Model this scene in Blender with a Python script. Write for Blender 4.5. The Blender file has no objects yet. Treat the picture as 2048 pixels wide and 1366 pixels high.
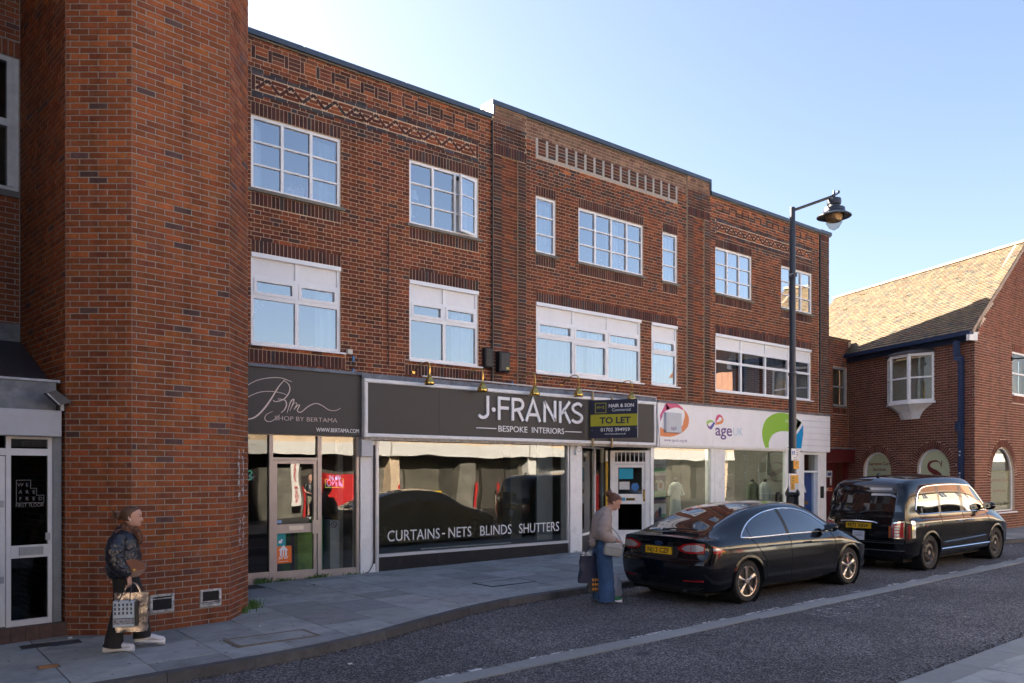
import bpy, math, random
import numpy as np
from mathutils import Vector, Matrix, noise as mnoise
R = random.Random(7)
RAD = math.radians
SC = bpy.context.scene
COL = SC.collection

# ------------------------------------------------------------------ camera, sky, sun, exposure
TH = RAD(38.95); CT = math.cos(TH); ST = math.sin(TH)
FPX = 1600.0; CPX = 1024.0; HPY = 942.6; HC = 2.10   # focal length and horizon in 2048-wide picture units, eye height
SLOPE = 0.009                                        # the street climbs gently along +X
cd = bpy.data.cameras.new('camera'); cam = bpy.data.objects.new('camera', cd); COL.objects.link(cam)
cam.location = (0, 0, HC); cam.rotation_euler = (RAD(90), 0, -TH)
cd.sensor_width = 36; cd.lens = FPX / 2048 * 36; cd.shift_y = (HPY - 683) / 2048
cd.clip_start = 0.05; cd.clip_end = 900
SC.camera = cam
SUN_EL = RAD(30.0); SUN_AZ = RAD(25.0)      # azimuth measured from +Y towards -X
W = bpy.data.worlds.new('World'); SC.world = W; W.use_nodes = True
wn = W.node_tree.nodes; wl = W.node_tree.links; wn.clear()
sky = wn.new('ShaderNodeTexSky'); sky.sky_type = 'NISHITA'; sky.sun_disc = False
sky.sun_elevation = SUN_EL; sky.sun_rotation = -SUN_AZ; sky.altitude = 10
sky.air_density = 1.0; sky.dust_density = 2.4; sky.ozone_density = 1.6
bg = wn.new('ShaderNodeBackground'); bg.inputs['Strength'].default_value = 0.05
wo = wn.new('ShaderNodeOutputWorld')
wb = wn.new('ShaderNodeMix'); wb.data_type = 'RGBA'; wb.blend_type = 'MULTIPLY'; wb.inputs[0].default_value = 1; wb.inputs[7].default_value = (.94, .875, .89, 1)   # white balance
wl.new(sky.outputs[0], wb.inputs[6]); wl.new(wb.outputs[2], bg.inputs['Color']); wl.new(bg.outputs[0], wo.inputs['Surface'])
sl = bpy.data.lights.new('sun', 'SUN'); sl.energy = 5.0; sl.angle = RAD(0.53); sl.color = (1.0, 0.91, 0.78)
so = bpy.data.objects.new('sun', sl); COL.objects.link(so)
sdir = Vector((-math.sin(SUN_AZ) * math.cos(SUN_EL), math.cos(SUN_AZ) * math.cos(SUN_EL), math.sin(SUN_EL)))
so.rotation_euler = sdir.to_track_quat('Z', 'Y').to_euler(); so.location = (-10, 30, 25)
vs = SC.view_settings
vs.view_transform = 'Standard'; vs.look = 'None'; vs.exposure = 2.98; vs.gamma = 1; vs.use_curve_mapping = False
SC.cycles.max_bounces = 8; SC.cycles.transparent_max_bounces = 12
SC.cycles.diffuse_bounces = 3; SC.cycles.glossy_bounces = 4
SC.cycles.caustics_reflective = False; SC.cycles.caustics_refractive = False
SC.cycles.sample_clamp_indirect = 6; SC.cycles.use_denoising = True

# ------------------------------------------------------------------ picture measurements turned into places
def ray(px):
    a = (px - CPX) / FPX
    return a * CT + ST, -a * ST + CT
def onY(px, py, Y):                 # point of a vertical plane Y = const
    dx, dy = ray(px); t = Y / dy
    return t * dx, HC - (py - HPY) / FPX * t
def onG(px, py, dz=0.0):            # point of the ground (dz above the road)
    dx, dy = ray(px); t = (HC - dz) / ((py - HPY) / FPX + SLOPE * dx)
    return t * dx, t * dy
def cv(lat, z):                     # sideways / forward distance to world X, Y
    return lat * CT + z * ST, -lat * ST + z * CT
def gz(x): return SLOPE * x         # road level
PAVE = 0.10
D = 13.6                            # the long facade stands at Y = D

# ------------------------------------------------------------------ materials
MATS = {}
def nodes_of(m):
    m.use_nodes = True
    return m.node_tree.nodes, m.node_tree.links
def mat(name, col, rough=0.6, metal=0.0, var=0.12, scale=6.0, bump=0.0, bscale=40.0, spec=0.5, coat=0.0, emit=None, estr=1.0, stain=0.0, stcol=(0.05, 0.045, 0.04), stscale=1.2, tint=False):
    if name in MATS: return MATS[name]
    m = bpy.data.materials.new(name); MATS[name] = m
    n, l = nodes_of(m); b = n['Principled BSDF']
    b.inputs['Roughness'].default_value = rough; b.inputs['Metallic'].default_value = metal
    b.inputs['Specular IOR Level'].default_value = spec
    b.inputs['Coat Weight'].default_value = coat; b.inputs['Coat Roughness'].default_value = 0.03
    geo = n.new('ShaderNodeNewGeometry')
    tc = n.new('ShaderNodeTexCoord')
    cur = None
    base = n.new('ShaderNodeRGB'); base.outputs[0].default_value = (*col, 1); cur = base.outputs[0]
    if tint:
        at = n.new('ShaderNodeAttribute'); at.attribute_name = 'tint'
        oi = n.new('ShaderNodeObjectInfo')
        mx = n.new('ShaderNodeMix'); mx.data_type = 'RGBA'; mx.blend_type = 'MULTIPLY'; mx.inputs[0].default_value = 1
        l.new(at.outputs['Color'], mx.inputs[6]); l.new(oi.outputs['Color'], mx.inputs[7])
        mx2 = n.new('ShaderNodeMix'); mx2.data_type = 'RGBA'; mx2.blend_type = 'MULTIPLY'; mx2.inputs[0].default_value = 1
        l.new(mx.outputs[2], mx2.inputs[6]); l.new(cur, mx2.inputs[7]); cur = mx2.outputs[2]
    if var > 0:
        nt = n.new('ShaderNodeTexNoise'); nt.inputs['Scale'].default_value = scale; nt.inputs['Detail'].default_value = 6; nt.inputs['Roughness'].default_value = 0.65
        l.new(geo.outputs['Position'], nt.inputs['Vector'])
        mr = n.new('ShaderNodeMapRange'); mr.inputs[1].default_value = 0.25; mr.inputs[2].default_value = 0.75
        mr.inputs[3].default_value = 1 - var * 1.6; mr.inputs[4].default_value = 1 + var * 1.6
        l.new(nt.outputs['Fac'], mr.inputs[0])
        mx = n.new('ShaderNodeMix'); mx.data_type = 'RGBA'; mx.blend_type = 'MULTIPLY'; mx.inputs[0].default_value = 1
        l.new(cur, mx.inputs[6]); l.new(mr.outputs[0], mx.inputs[7]); cur = mx.outputs[2]
        rr = n.new('ShaderNodeMapRange'); rr.inputs[3].default_value = max(0.0, rough - 0.08); rr.inputs[4].default_value = min(1, rough + 0.08)
        l.new(nt.outputs['Fac'], rr.inputs[0]); l.new(rr.outputs[0], b.inputs['Roughness'])
    if stain > 0:
        nt = n.new('ShaderNodeTexNoise'); nt.inputs['Scale'].default_value = stscale; nt.inputs['Detail'].default_value = 8; nt.inputs['Roughness'].default_value = 0.7
        l.new(geo.outputs['Position'], nt.inputs['Vector'])
        mr = n.new('ShaderNodeMapRange'); mr.inputs[1].default_value = 0.52; mr.inputs[2].default_value = 0.72; mr.inputs[3].default_value = 0; mr.inputs[4].default_value = stain
        l.new(nt.outputs['Fac'], mr.inputs[0])
        mx = n.new('ShaderNodeMix'); mx.data_type = 'RGBA'
        l.new(mr.outputs[0], mx.inputs[0]); l.new(cur, mx.inputs[6]); mx.inputs[7].default_value = (*stcol, 1); cur = mx.outputs[2]
    l.new(cur, b.inputs['Base Color'])
    if bump > 0:
        nb = n.new('ShaderNodeTexNoise'); nb.inputs['Scale'].default_value = bscale; nb.inputs['Detail'].default_value = 5
        l.new(geo.outputs['Position'], nb.inputs['Vector'])
        bp = n.new('ShaderNodeBump'); bp.inputs['Strength'].default_value = bump; bp.inputs['Distance'].default_value = 0.01
        l.new(nb.outputs['Fac'], bp.inputs['Height']); l.new(bp.outputs[0], b.inputs['Normal'])
    if emit is not None:
        b.inputs['Emission Color'].default_value = (*emit, 1); b.inputs['Emission Strength'].default_value = estr
    return m
def glass(name, refl=1.0, tint=(0.9, 0.93, 0.93), ior=1.75, wav=0.0, rough=0.0):
    if name in MATS: return MATS[name]
    m = bpy.data.materials.new(name); MATS[name] = m
    n, l = nodes_of(m); n.remove(n['Principled BSDF']); out = n['Material Output']
    tr = n.new('ShaderNodeBsdfTransparent'); tr.inputs[0].default_value = (*tint, 1)
    gl = n.new('ShaderNodeBsdfGlossy'); gl.inputs['Roughness'].default_value = rough
    fr = n.new('ShaderNodeFresnel'); fr.inputs[0].default_value = ior
    mu = n.new('ShaderNodeMath'); mu.operation = 'MULTIPLY'; mu.inputs[1].default_value = refl; mu.use_clamp = True
    gb = n.new('ShaderNodeNewGeometry'); inv = n.new('ShaderNodeMath'); inv.operation = 'SUBTRACT'; inv.inputs[0].default_value = 1; l.new(gb.outputs['Backfacing'], inv.inputs[1])
    m0 = n.new('ShaderNodeMath'); m0.operation = 'MULTIPLY'; l.new(fr.outputs[0], m0.inputs[0]); l.new(inv.outputs[0], m0.inputs[1])
    l.new(m0.outputs[0], mu.inputs[0])
    mx = n.new('ShaderNodeMixShader'); l.new(mu.outputs[0], mx.inputs[0]); l.new(tr.outputs[0], mx.inputs[1]); l.new(gl.outputs[0], mx.inputs[2])
    if wav > 0:
        geo = n.new('ShaderNodeNewGeometry')
        nb = n.new('ShaderNodeTexNoise'); nb.inputs['Scale'].default_value = 1.1; nb.inputs['Detail'].default_value = 1
        l.new(geo.outputs['Position'], nb.inputs['Vector'])
        bp = n.new('ShaderNodeBump'); bp.inputs['Strength'].default_value = 1.0; bp.inputs['Distance'].default_value = wav
        l.new(nb.outputs['Fac'], bp.inputs['Height']); l.new(bp.outputs[0], gl.inputs['Normal'])
    l.new(mx.outputs[0], out.inputs['Surface'])
    return m
def M_brick(name, dirt=0.25, salt=0.0):
    m = mat(name, (1, 1, 1), rough=0.85, var=0.16, scale=14.0, bump=0.35, bscale=120.0, spec=0.25, stain=dirt, stcol=(0.035, 0.028, 0.026), stscale=1.6, tint=True)
    n, l = nodes_of(m); b = n['Principled BSDF']; geo = n.new('ShaderNodeNewGeometry')
    for sc3, lo, hi, k0, k1 in (((5, 5, .45), .50, .72, 1.0, .68), ((.4, .4, .4), .3, .7, .84, 1.16)):   # rain streaks, then broad patches
        src = b.inputs['Base Color'].links[0].from_socket
        vm = n.new('ShaderNodeVectorMath'); vm.operation = 'MULTIPLY'; vm.inputs[1].default_value = sc3; l.new(geo.outputs['Position'], vm.inputs[0])
        nt = n.new('ShaderNodeTexNoise'); nt.inputs['Scale'].default_value = 1; nt.inputs['Detail'].default_value = 5; l.new(vm.outputs[0], nt.inputs['Vector'])
        mr = n.new('ShaderNodeMapRange'); mr.inputs[1].default_value = lo; mr.inputs[2].default_value = hi; mr.inputs[3].default_value = k0; mr.inputs[4].default_value = k1; l.new(nt.outputs['Fac'], mr.inputs[0])
        mx = n.new('ShaderNodeMix'); mx.data_type = 'RGBA'; mx.blend_type = 'MULTIPLY'; mx.inputs[0].default_value = 1; l.new(src, mx.inputs[6]); l.new(mr.outputs[0], mx.inputs[7]); l.new(mx.outputs[2], b.inputs['Base Color'])
    if salt > 0:
        src = b.inputs['Base Color'].links[0].from_socket
        nt = n.new('ShaderNodeTexNoise'); nt.inputs['Scale'].default_value = 2.7; nt.inputs['Detail'].default_value = 9; nt.inputs['Roughness'].default_value = 0.8
        l.new(geo.outputs['Position'], nt.inputs['Vector'])
        mr = n.new('ShaderNodeMapRange'); mr.inputs[1].default_value = 0.6; mr.inputs[2].default_value = 0.74; mr.inputs[4].default_value = salt
        l.new(nt.outputs['Fac'], mr.inputs[0])
        mx = n.new('ShaderNodeMix'); mx.data_type = 'RGBA'; l.new(mr.outputs[0], mx.inputs[0]); l.new(src, mx.inputs[6]); mx.inputs[7].default_value = (0.42, 0.36, 0.34, 1)
        l.new(mx.outputs[2], b.inputs['Base Color'])
    return m

# ------------------------------------------------------------------ mesh building
def smooth(pts, n=8):                # Catmull-Rom through 2D or 3D points
    out = []; P = [pts[0]] + list(pts) + [pts[-1]]
    for i in range(1, len(P) - 2):
        for k in range(n):
            t = k / n; a, b, c, d = P[i - 1], P[i], P[i + 1], P[i + 2]
            out.append(tuple(.5 * (2 * b[j] + (c[j] - a[j]) * t + (2 * a[j] - 5 * b[j] + 4 * c[j] - d[j]) * t * t + (3 * b[j] - a[j] - 3 * c[j] + d[j]) * t ** 3) for j in range(len(b))))
    out.append(tuple(pts[-1])); return out
class Frame:                        # a vertical plane: u along it, z up, d out of it towards the street
    def __init__(s, ox, oy, ux, uy):
        L = math.hypot(ux, uy); s.o = (ox, oy); s.u = (ux / L, uy / L); s.n = (uy / L, -ux / L)
        s.rot = math.atan2(s.u[1], s.u[0])
    def p(s, u, z, d=0.0):
        return (s.o[0] + s.u[0] * u + s.n[0] * d, s.o[1] + s.u[1] * u + s.n[1] * d, z)
class Flat:                         # plain world axes: u = X, d = -Y
    def p(s, u, z, d=0.0): return (u, -d, z)
FLAT = Flat()
def worg(o):
    v = Vector((0, 0, 0))
    while o is not None: v += o.location; o = o.parent
    return v
def setp(o, label=None, cat=None, group=None, kind=None):
    if label: o['label'] = label
    if cat: o['category'] = cat
    if group: o['group'] = group
    if kind: o['kind'] = kind
    return o
def empty(name, loc, label, cat, group=None, rz=0.0, rx=0.0, ry=0.0):
    o = bpy.data.objects.new(name, None); COL.objects.link(o); o.location = loc; o.rotation_euler = (rx, ry, rz); o.empty_display_size = 0.3
    return setp(o, label, cat, group)
class MB:
    def __init__(s): s.v = []; s.f = []; s.mi = []; s.cur = 0; s.sm = False
    def add(s, vs, fs):
        b = len(s.v); s.v += [tuple(p) for p in vs]
        for f in fs: s.f.append(tuple(i + b for i in f)); s.mi.append(s.cur)
        return s
    def hexa(s, p):                 # p: bottom 4, top 4
        return s.add(p, [(0, 3, 2, 1), (4, 5, 6, 7), (0, 1, 5, 4), (1, 2, 6, 5), (2, 3, 7, 6), (3, 0, 4, 7)])
    def box(s, fr, u0, u1, z0, z1, d0, d1):
        return s.hexa([fr.p(u0, z0, d1), fr.p(u1, z0, d1), fr.p(u1, z0, d0), fr.p(u0, z0, d0), fr.p(u0, z1, d1), fr.p(u1, z1, d1), fr.p(u1, z1, d0), fr.p(u0, z1, d0)])
    def bev(s, fr, u0, u1, z0, z1, d0, d1, b):   # box with the front edges chamfered
        P = fr.p
        v = [P(u0, z0, d0), P(u1, z0, d0), P(u1, z1, d0), P(u0, z1, d0), P(u0, z0, d1 - b), P(u1, z0, d1 - b), P(u1, z1, d1 - b), P(u0, z1, d1 - b),
             P(u0 + b, z0 + b, d1), P(u1 - b, z0 + b, d1), P(u1 - b, z1 - b, d1), P(u0 + b, z1 - b, d1)]
        f = [(0, 3, 2, 1), (8, 9, 10, 11)]
        for i in range(4):
            j = (i + 1) % 4; f += [(i, j, j + 4, i + 4), (i + 4, j + 4, j + 8, i + 8)]
        return s.add(v, f)
    def poly(s, pts, fr, d0, d1):   # a flat outline (u, z) given depth d0..d1
        n = len(pts); v = [fr.p(u, z, d1) for u, z in pts] + [fr.p(u, z, d0) for u, z in pts]
        f = [tuple(range(n)), tuple(range(2 * n - 1, n - 1, -1))]
        for i in range(n):
            j = (i + 1) % n; f.append((i, i + n, j + n, j))
        return s.add(v, f)
    def ribbon(s, pts, w, fr, d0, d1, closed=False):   # stroke of width w (number or list) along (u, z) points
        n = len(pts); L = []; Rr = []
        for i in range(n):
            a = pts[i - 1] if (i > 0 or closed) else pts[i]; b = pts[(i + 1) % n] if (i < n - 1 or closed) else pts[i]
            p = pts[i]; ww = (w[i] if isinstance(w, (list, tuple)) else w) / 2
            d1v = (p[0] - a[0], p[1] - a[1]); d2v = (b[0] - p[0], b[1] - p[1])
            l1 = math.hypot(*d1v) or 1; l2 = math.hypot(*d2v) or 1
            if d1v == (0, 0): d1v, l1 = d2v, l2
            if d2v == (0, 0): d2v, l2 = d1v, l1
            n1 = (-d1v[1] / l1, d1v[0] / l1); n2 = (-d2v[1] / l2, d2v[0] / l2)
            m = (n1[0] + n2[0], n1[1] + n2[1]); ml = math.hypot(*m) or 1; m = (m[0] / ml, m[1] / ml)
            k = max(0.45, m[0] * n1[0] + m[1] * n1[1]); L.append((p[0] + m[0] * ww / k, p[1] + m[1] * ww / k)); Rr.append((p[0] - m[0] * ww / k, p[1] - m[1] * ww / k))
        for i in range(n if closed else n - 1):
            j = (i + 1) % n; q = [Rr[i], Rr[j], L[j], L[i]]
            s.add([fr.p(u, z, d1) for u, z in q] + [fr.p(u, z, d0) for u, z in q], [(0, 1, 2, 3), (7, 6, 5, 4), (0, 4, 5, 1), (1, 5, 6, 2), (2, 6, 7, 3), (3, 7, 4, 0)])
        return s
    def tube(s, pts, r, seg=8, caps=True):
        pts = [Vector(p) for p in pts]; n = len(pts); rings = []; up = None
        for i in range(n):
            t = (pts[min(i + 1, n - 1)] - pts[max(i - 1, 0)]).normalized()
            if up is None:
                up = Vector((0, 0, 1)) if abs(t.z) < 0.9 else Vector((1, 0, 0))
            a = t.cross(up).normalized(); up = a.cross(t).normalized(); rr = r[i] if isinstance(r, (list, tuple)) else r
            rings.append([pts[i] + (a * math.cos(2 * math.pi * k / seg) + up * math.sin(2 * math.pi * k / seg)) * rr for k in range(seg)])
        return s.rings(rings, caps)
    def rings(s, rings, caps=True, closed=True):
        seg = len(rings[0]); v = [p for r in rings for p in r]; f = []
        for i in range(len(rings) - 1):
            for k in range(seg if closed else seg - 1):
                k2 = (k + 1) % seg; f.append((i * seg + k, i * seg + k2, (i + 1) * seg + k2, (i + 1) * seg + k))
        if caps: f.append(tuple(range(seg - 1, -1, -1))); f.append(tuple((len(rings) - 1) * seg + k for k in range(seg)))
        return s.add(v, f)
    def lathe(s, c, prof, seg=16, axis='z'):    # prof: (radius, height)
        rings = []
        for r, h in prof:
            ring = []
            for k in range(seg):
                a = 2 * math.pi * k / seg; x, y = max(r, 1e-4) * math.cos(a), max(r, 1e-4) * math.sin(a)
                ring.append((c[0] + x, c[1] + y, c[2] + h) if axis == 'z' else ((c[0] + x, c[1] + h, c[2] + y) if axis == 'y' else (c[0] + h, c[1] + x, c[2] + y)))
            rings.append(ring)
        return s.rings(rings)
    def ball(s, c, rx, ry, rz, seg=12, rows=8):
        rings = []
        for i in range(rows + 1):
            a = math.pi * i / rows - math.pi / 2
            rings.append([(c[0] + rx * max(math.cos(a), 1e-3) * math.cos(2 * math.pi * k / seg), c[1] + ry * max(math.cos(a), 1e-3) * math.sin(2 * math.pi * k / seg), c[2] + rz * math.sin(a)) for k in range(seg)])
        return s.rings(rings)
    def build(s, name, m, parent=None, label=None, cat=None, group=None, kind=None, smooth=False, local=False, ang=40):
        me = bpy.data.meshes.new(name)
        v = np.array(s.v, dtype=float).reshape(-1, 3)
        if parent is not None: o_ = np.array(worg(parent)) if not local else np.zeros(3)
        else: o_ = np.array([(v[:, 0].min() + v[:, 0].max()) / 2, (v[:, 1].min() + v[:, 1].max()) / 2, v[:, 2].min()]) if not local else np.zeros(3)
        me.from_pydata((v - o_).tolist(), [], s.f); me.update()
        ms = m if isinstance(m, (list, tuple)) else [m]
        for x in ms: me.materials.append(x)
        if len(ms) > 1: me.polygons.foreach_set('material_index', s.mi)
        if smooth:
            me.polygons.foreach_set('use_smooth', [True] * len(me.polygons)); me.set_sharp_from_angle(angle=RAD(ang))
        o = bpy.data.objects.new(name, me); COL.objects.link(o)
        if parent is not None: o.parent = parent
        else: o.location = o_
        return setp(o, label, cat, group, kind)
def obox(name, fr, u0, u1, z0, z1, d0, d1, m, parent=None, **k):
    return MB().box(fr, u0, u1, z0, z1, d0, d1).build(name, m, parent, **k)
def copy_tree(o, parent=None):
    c = o.copy(); COL.objects.link(c)
    if parent is not None: c.parent = parent
    for ch in list(o.children): copy_tree(ch, c)
    return c
def text_mesh(s, size, ext=0.002, off=0.0, shear=0.0, sx=1.0, spacing=1.0, align='CENTER'):
    c = bpy.data.curves.new('lettering', 'FONT'); c.body = s; c.size = size; c.extrude = ext; c.offset = off; c.shear = shear
    c.align_x = align; c.align_y = 'BOTTOM_BASELINE'; c.space_character = spacing; c.resolution_u = 3; c.space_line = 1.0
    o = bpy.data.objects.new('lettering', c); me = bpy.data.meshes.new_from_object(o)
    v = np.empty(len(me.vertices) * 3); me.vertices.foreach_get('co', v); v = v.reshape(-1, 3)
    v[:, 0] *= sx
    fs = [tuple(p.vertices) for p in me.polygons]
    bpy.data.meshes.remove(me); bpy.data.objects.remove(o); bpy.data.curves.remove(c)
    return v, fs
CAP = 0.682                          # cap height of the built-in face for size 1
def text(name, s, fr, u, z, cap, d, m, parent, ext=0.002, off=0.0, shear=0.0, sx=1.0, width=None, align='CENTER', spacing=1.0, mirror=False, **k):
    v, fs = text_mesh(s, cap / CAP, ext, off, shear, sx, spacing, align)
    if len(v) == 0: return None
    if width:
        w = v[:, 0].max() - v[:, 0].min(); kx = width / w; mid = (v[:, 0].max() + v[:, 0].min()) / 2
        v[:, 0] = (v[:, 0] - (mid if align == 'CENTER' else v[:, 0].min())) * kx
    if mirror: v[:, 0] *= -1; fs = [f[::-1] for f in fs]
    b = MB(); b.add([fr.p(u + a[0], z + a[1], d + a[2]) for a in v], fs)
    return b.build(name, m, parent, **k)
# ------------------------------------------------------------------ bricks
def subtract(a, b, holes):          # interval minus list of intervals
    out = [(a, b)]
    for h0, h1 in holes:
        nx = []
        for x0, x1 in out:
            if h1 <= x0 or h0 >= x1: nx.append((x0, x1)); continue
            if h0 - x0 > 0.02: nx.append((x0, h0))
            if x1 - h1 > 0.02: nx.append((h1, x1))
        out = nx
    return out
def lay(u0, u1, z0, z1, holes=(), bond='flemish', d=0.0, tint=None, zref=0.0, course=0.075, uref=0.0, mort=0.011, jit=0.003):
    """courses of bricks filling a rectangle around the holes (u0, u1, z0, z1)"""
    out = []; k0 = int(math.floor((z0 - zref) / course + 1e-6)); k1 = int(math.ceil((z1 - zref) / course - 1e-6))
    for k in range(k0, k1):
        za = max(z0, zref + k * course); zb = min(z1, zref + (k + 1) * course)
        if zb - za < 0.02: continue
        zm = (za + zb) / 2
        hs = [(h[0], h[1]) for h in holes if h[2] < zm < h[3]]
        if bond == 'flemish': seq = (0.225, 0.1125); per = 0.3375; off = (k % 2) * 0.16875
        elif bond == 'stretcher': seq = (0.225,); per = 0.225; off = (k % 2) * 0.1125
        elif bond == 'stack': seq = (u1 - u0,); per = u1 - u0; off = 0
        else: seq = (0.1125,); per = 0.1125; off = (k % 2) * 0.05625
        s0 = uref if bond != 'stack' else u0
        x = s0 + math.floor((u0 - s0) / per - 1) * per + off; i = 0; edges = []
        while x < u1 + 0.3:
            w = seq[i % len(seq)]; edges.append((x, x + w)); x += w; i += 1
        for a, b in subtract(u0, u1, hs):
            for e0, e1 in edges:
                c0, c1 = max(a, e0), min(b, e1)
                if c1 - c0 < 0.035: continue
                dd = d + R.uniform(-jit, jit)
                m = mort / 2
                out.append(((c0 + m, za + m), (c1 - m, za + m), (c1 - m, zb - m), (c0 + m, zb - m), dd, tint(R, (c0 + c1) / 2, zm)))
    return out
def upright(u0, u1, z0, z1, d, tint, n=None, mort=0.011):   # a row of bricks on end
    n = n or max(1, round((u1 - u0) / 0.075)); w = (u1 - u0) / n; m = mort / 2
    return [((u0 + i * w + m, z0 + m), (u0 + (i + 1) * w - m, z0 + m), (u0 + (i + 1) * w - m, z1 - m), (u0 + i * w + m, z1 - m), d + R.uniform(-.003, .003), tint(R, u0 + i * w, z0)) for i in range(n)]
def slant(a, b, w, d, t):           # one brick laid along a slanting line
    L = math.hypot(b[0] - a[0], b[1] - a[1]); nx, nz = -(b[1] - a[1]) / L * w / 2, (b[0] - a[0]) / L * w / 2
    return ((a[0] - nx, a[1] - nz), (b[0] - nx, b[1] - nz), (b[0] + nx, b[1] + nz), (a[0] + nx, a[1] + nz), d, t)
def put_bricks(items, parent, m, nind, back=0.02, bevel=0.0, seen=None):
    """items: (frame, brick). The nind that show largest become objects of their own; the rest one joined part."""
    def size(it):
        fr, b = it; c = fr.p((b[0][0] + b[2][0]) / 2, (b[0][1] + b[2][1]) / 2, 0)
        r = Vector((c[0], c[1], 0)); L = r.length; face = abs(r.x * fr.n[0] + r.y * fr.n[1]) / L
        if seen and not seen(c): return 0
        depth = r.x * ST + r.y * CT
        if depth < 1 or abs(r.x * CT - r.y * ST) / depth > 0.63 or c[2] > HC + depth * 0.585: return 0
        return abs(b[2][0] - b[0][0]) * abs(b[2][1] - b[0][1]) * face / (L * L)
    axis = lambda b: abs(b[0][1] - b[1][1]) < 1e-6 and abs(b[0][0] - b[3][0]) < 1e-6
    order = sorted(range(len(items)), key=lambda i: -size(items[i]) if axis(items[i][1]) else 0)
    solo = set(order[:nind]); cache = {}; po = worg(parent)
    def shape(w, h, dep, col):
        e = min(bevel, w / 4)
        v = [(0, 0, -dep), (w, 0, -dep), (w, h, -dep), (0, h, -dep)]
        if e > 0: v += [(0, 0, -e), (w, 0, -e), (w, h, -e), (0, h, -e), (e, e, 0), (w - e, e, 0), (w - e, h - e, 0), (e, h - e, 0)]
        else: v += [(0, 0, 0), (w, 0, 0), (w, h, 0), (0, h, 0)]
        return v
    F5 = [(4, 5, 6, 7), (0, 1, 5, 4), (1, 2, 6, 5), (2, 3, 7, 6), (3, 0, 4, 7)]
    F9 = F5[1:] + [(4, 5, 9, 8), (5, 6, 10, 9), (6, 7, 11, 10), (7, 4, 8, 11), (8, 9, 10, 11)]
    fs = F9 if bevel > 0 else F5
    for i in solo:
        fr, b = items[i]; w = round(b[2][0] - b[0][0], 3); h = round(b[2][1] - b[0][1], 3); key = (w, h)
        if key not in cache:
            me = bpy.data.meshes.new('brick'); vv = shape(w, h, back + 0.004, None)
            me.from_pydata([(x - w / 2, -dz, z - h / 2) for x, z, dz in vv], [], fs)
            at = me.color_attributes.new('tint', 'FLOAT_COLOR', 'POINT'); at.data.foreach_set('color', [1.0] * (4 * len(vv)))
            me.materials.append(m); cache[key] = me
        o = bpy.data.objects.new('brick', cache[key]); COL.objects.link(o); o.parent = parent
        c = fr.p((b[0][0] + b[2][0]) / 2, (b[0][1] + b[2][1]) / 2, b[4]); o.location = Vector(c) - po
        o.rotation_euler = (0, 0, fr.rot); o.color = (*b[5], 1)
    V = []; Fc = []; T = []
    for i, (fr, b) in enumerate(items):
        if i in solo: continue
        k = len(V); e = bevel
        V += [fr.p(u, z, -back) for u, z in b[:4]]
        if e > 0:
            cu = sum(p[0] for p in b[:4]) / 4; cz = sum(p[1] for p in b[:4]) / 4
            V += [fr.p(u, z, b[4] - e) for u, z in b[:4]]
            V += [fr.p(u + (e if u < cu else -e), z + (e if z < cz else -e), b[4]) for u, z in b[:4]]
        else: V += [fr.p(u, z, b[4]) for u, z in b[:4]]
        n = 12 if e > 0 else 8
        Fc += [tuple(q + k for q in f) for f in fs]; T += [(*b[5], 1.0)] * n
    if V:
        me = bpy.data.meshes.new('brick_field'); v = np.array(V) - np.array(po)
        me.from_pydata(v.tolist(), [], Fc)
        at = me.color_attributes.new('tint', 'FLOAT_COLOR', 'POINT'); at.data.foreach_set('color', np.array(T, dtype=np.float32).ravel())
        me.materials.append(m); o = bpy.data.objects.new('brick_field', me); COL.objects.link(o); o.parent = parent; o['kind'] = 'stuff'
def mortar(fr, u0, u1, z0, z1, holes, m, parent, d=-0.005, thick=0.25, name='wall'):
    us = sorted({u0, u1} | {x for h in holes for x in h[:2] if u0 < x < u1}); zs = sorted({z0, z1} | {x for h in holes for x in h[2:4] if z0 < x < z1})
    b = MB()
    for za, zb in zip(zs[:-1], zs[1:]):
        zm = (za + zb) / 2; run = None
        for ua, ub in zip(us[:-1], us[1:]):
            um = (ua + ub) / 2; solid = not any(h[0] < um < h[1] and h[2] < zm < h[3] for h in holes)
            if solid: run = (run[0], ub) if run else (ua, ub)
            if (not solid or ub == us[-1]) and run: b.box(fr, run[0], run[1], za, zb, d - thick, d); run = None
    return b.build(name, m, parent)
def mixc(a, b, t): return tuple(x + (y - x) * t for x, y in zip(a, b))
def pick(r, pal):
    x = r.random() * sum(p[0] for p in pal)
    for w, c in pal:
        x -= w
        if x <= 0: break
    k = r.uniform(0.8, 1.2)
    return tuple(max(0.01, v * k * r.uniform(0.94, 1.06)) for v in c)
# palettes are linear albedos
RED = [(5, (.20, .057, .027)), (4, (.155, .046, .025)), (2, (.115, .040, .026)), (1.2, (.26, .074, .029)), (0.6, (.08, .042, .038))]
DARK = [(5, (.090, .042, .033)), (3, (.068, .040, .036)), (1, (.062, .056, .060)), (1, (.14, .055, .038))]
ORANGE = [(4, (.31, .090, .036)), (3, (.21, .068, .038)), (2, (.12, .05, .036)), (1, (.38, .12, .045))]
PALE = [(4, (.21, .125, .088)), (3, (.17, .095, .068)), (2, (.25, .15, .10))]
SOLD = [(5, (.080, .034, .030)), (3, (.11, .042, .032)), (1, (.06, .045, .045))]
TOWER = [(6, (.255, .075, .026)), (5, (.225, .068, .026)), (2.5, (.19, .060, .030)), (2, (.285, .088, .027)), (0.3, (.10, .055, .05))]
RIGHT = [(6, (.185, .066, .042)), (3, (.16, .058, .039)), (1, (.205, .076, .048))]
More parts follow.
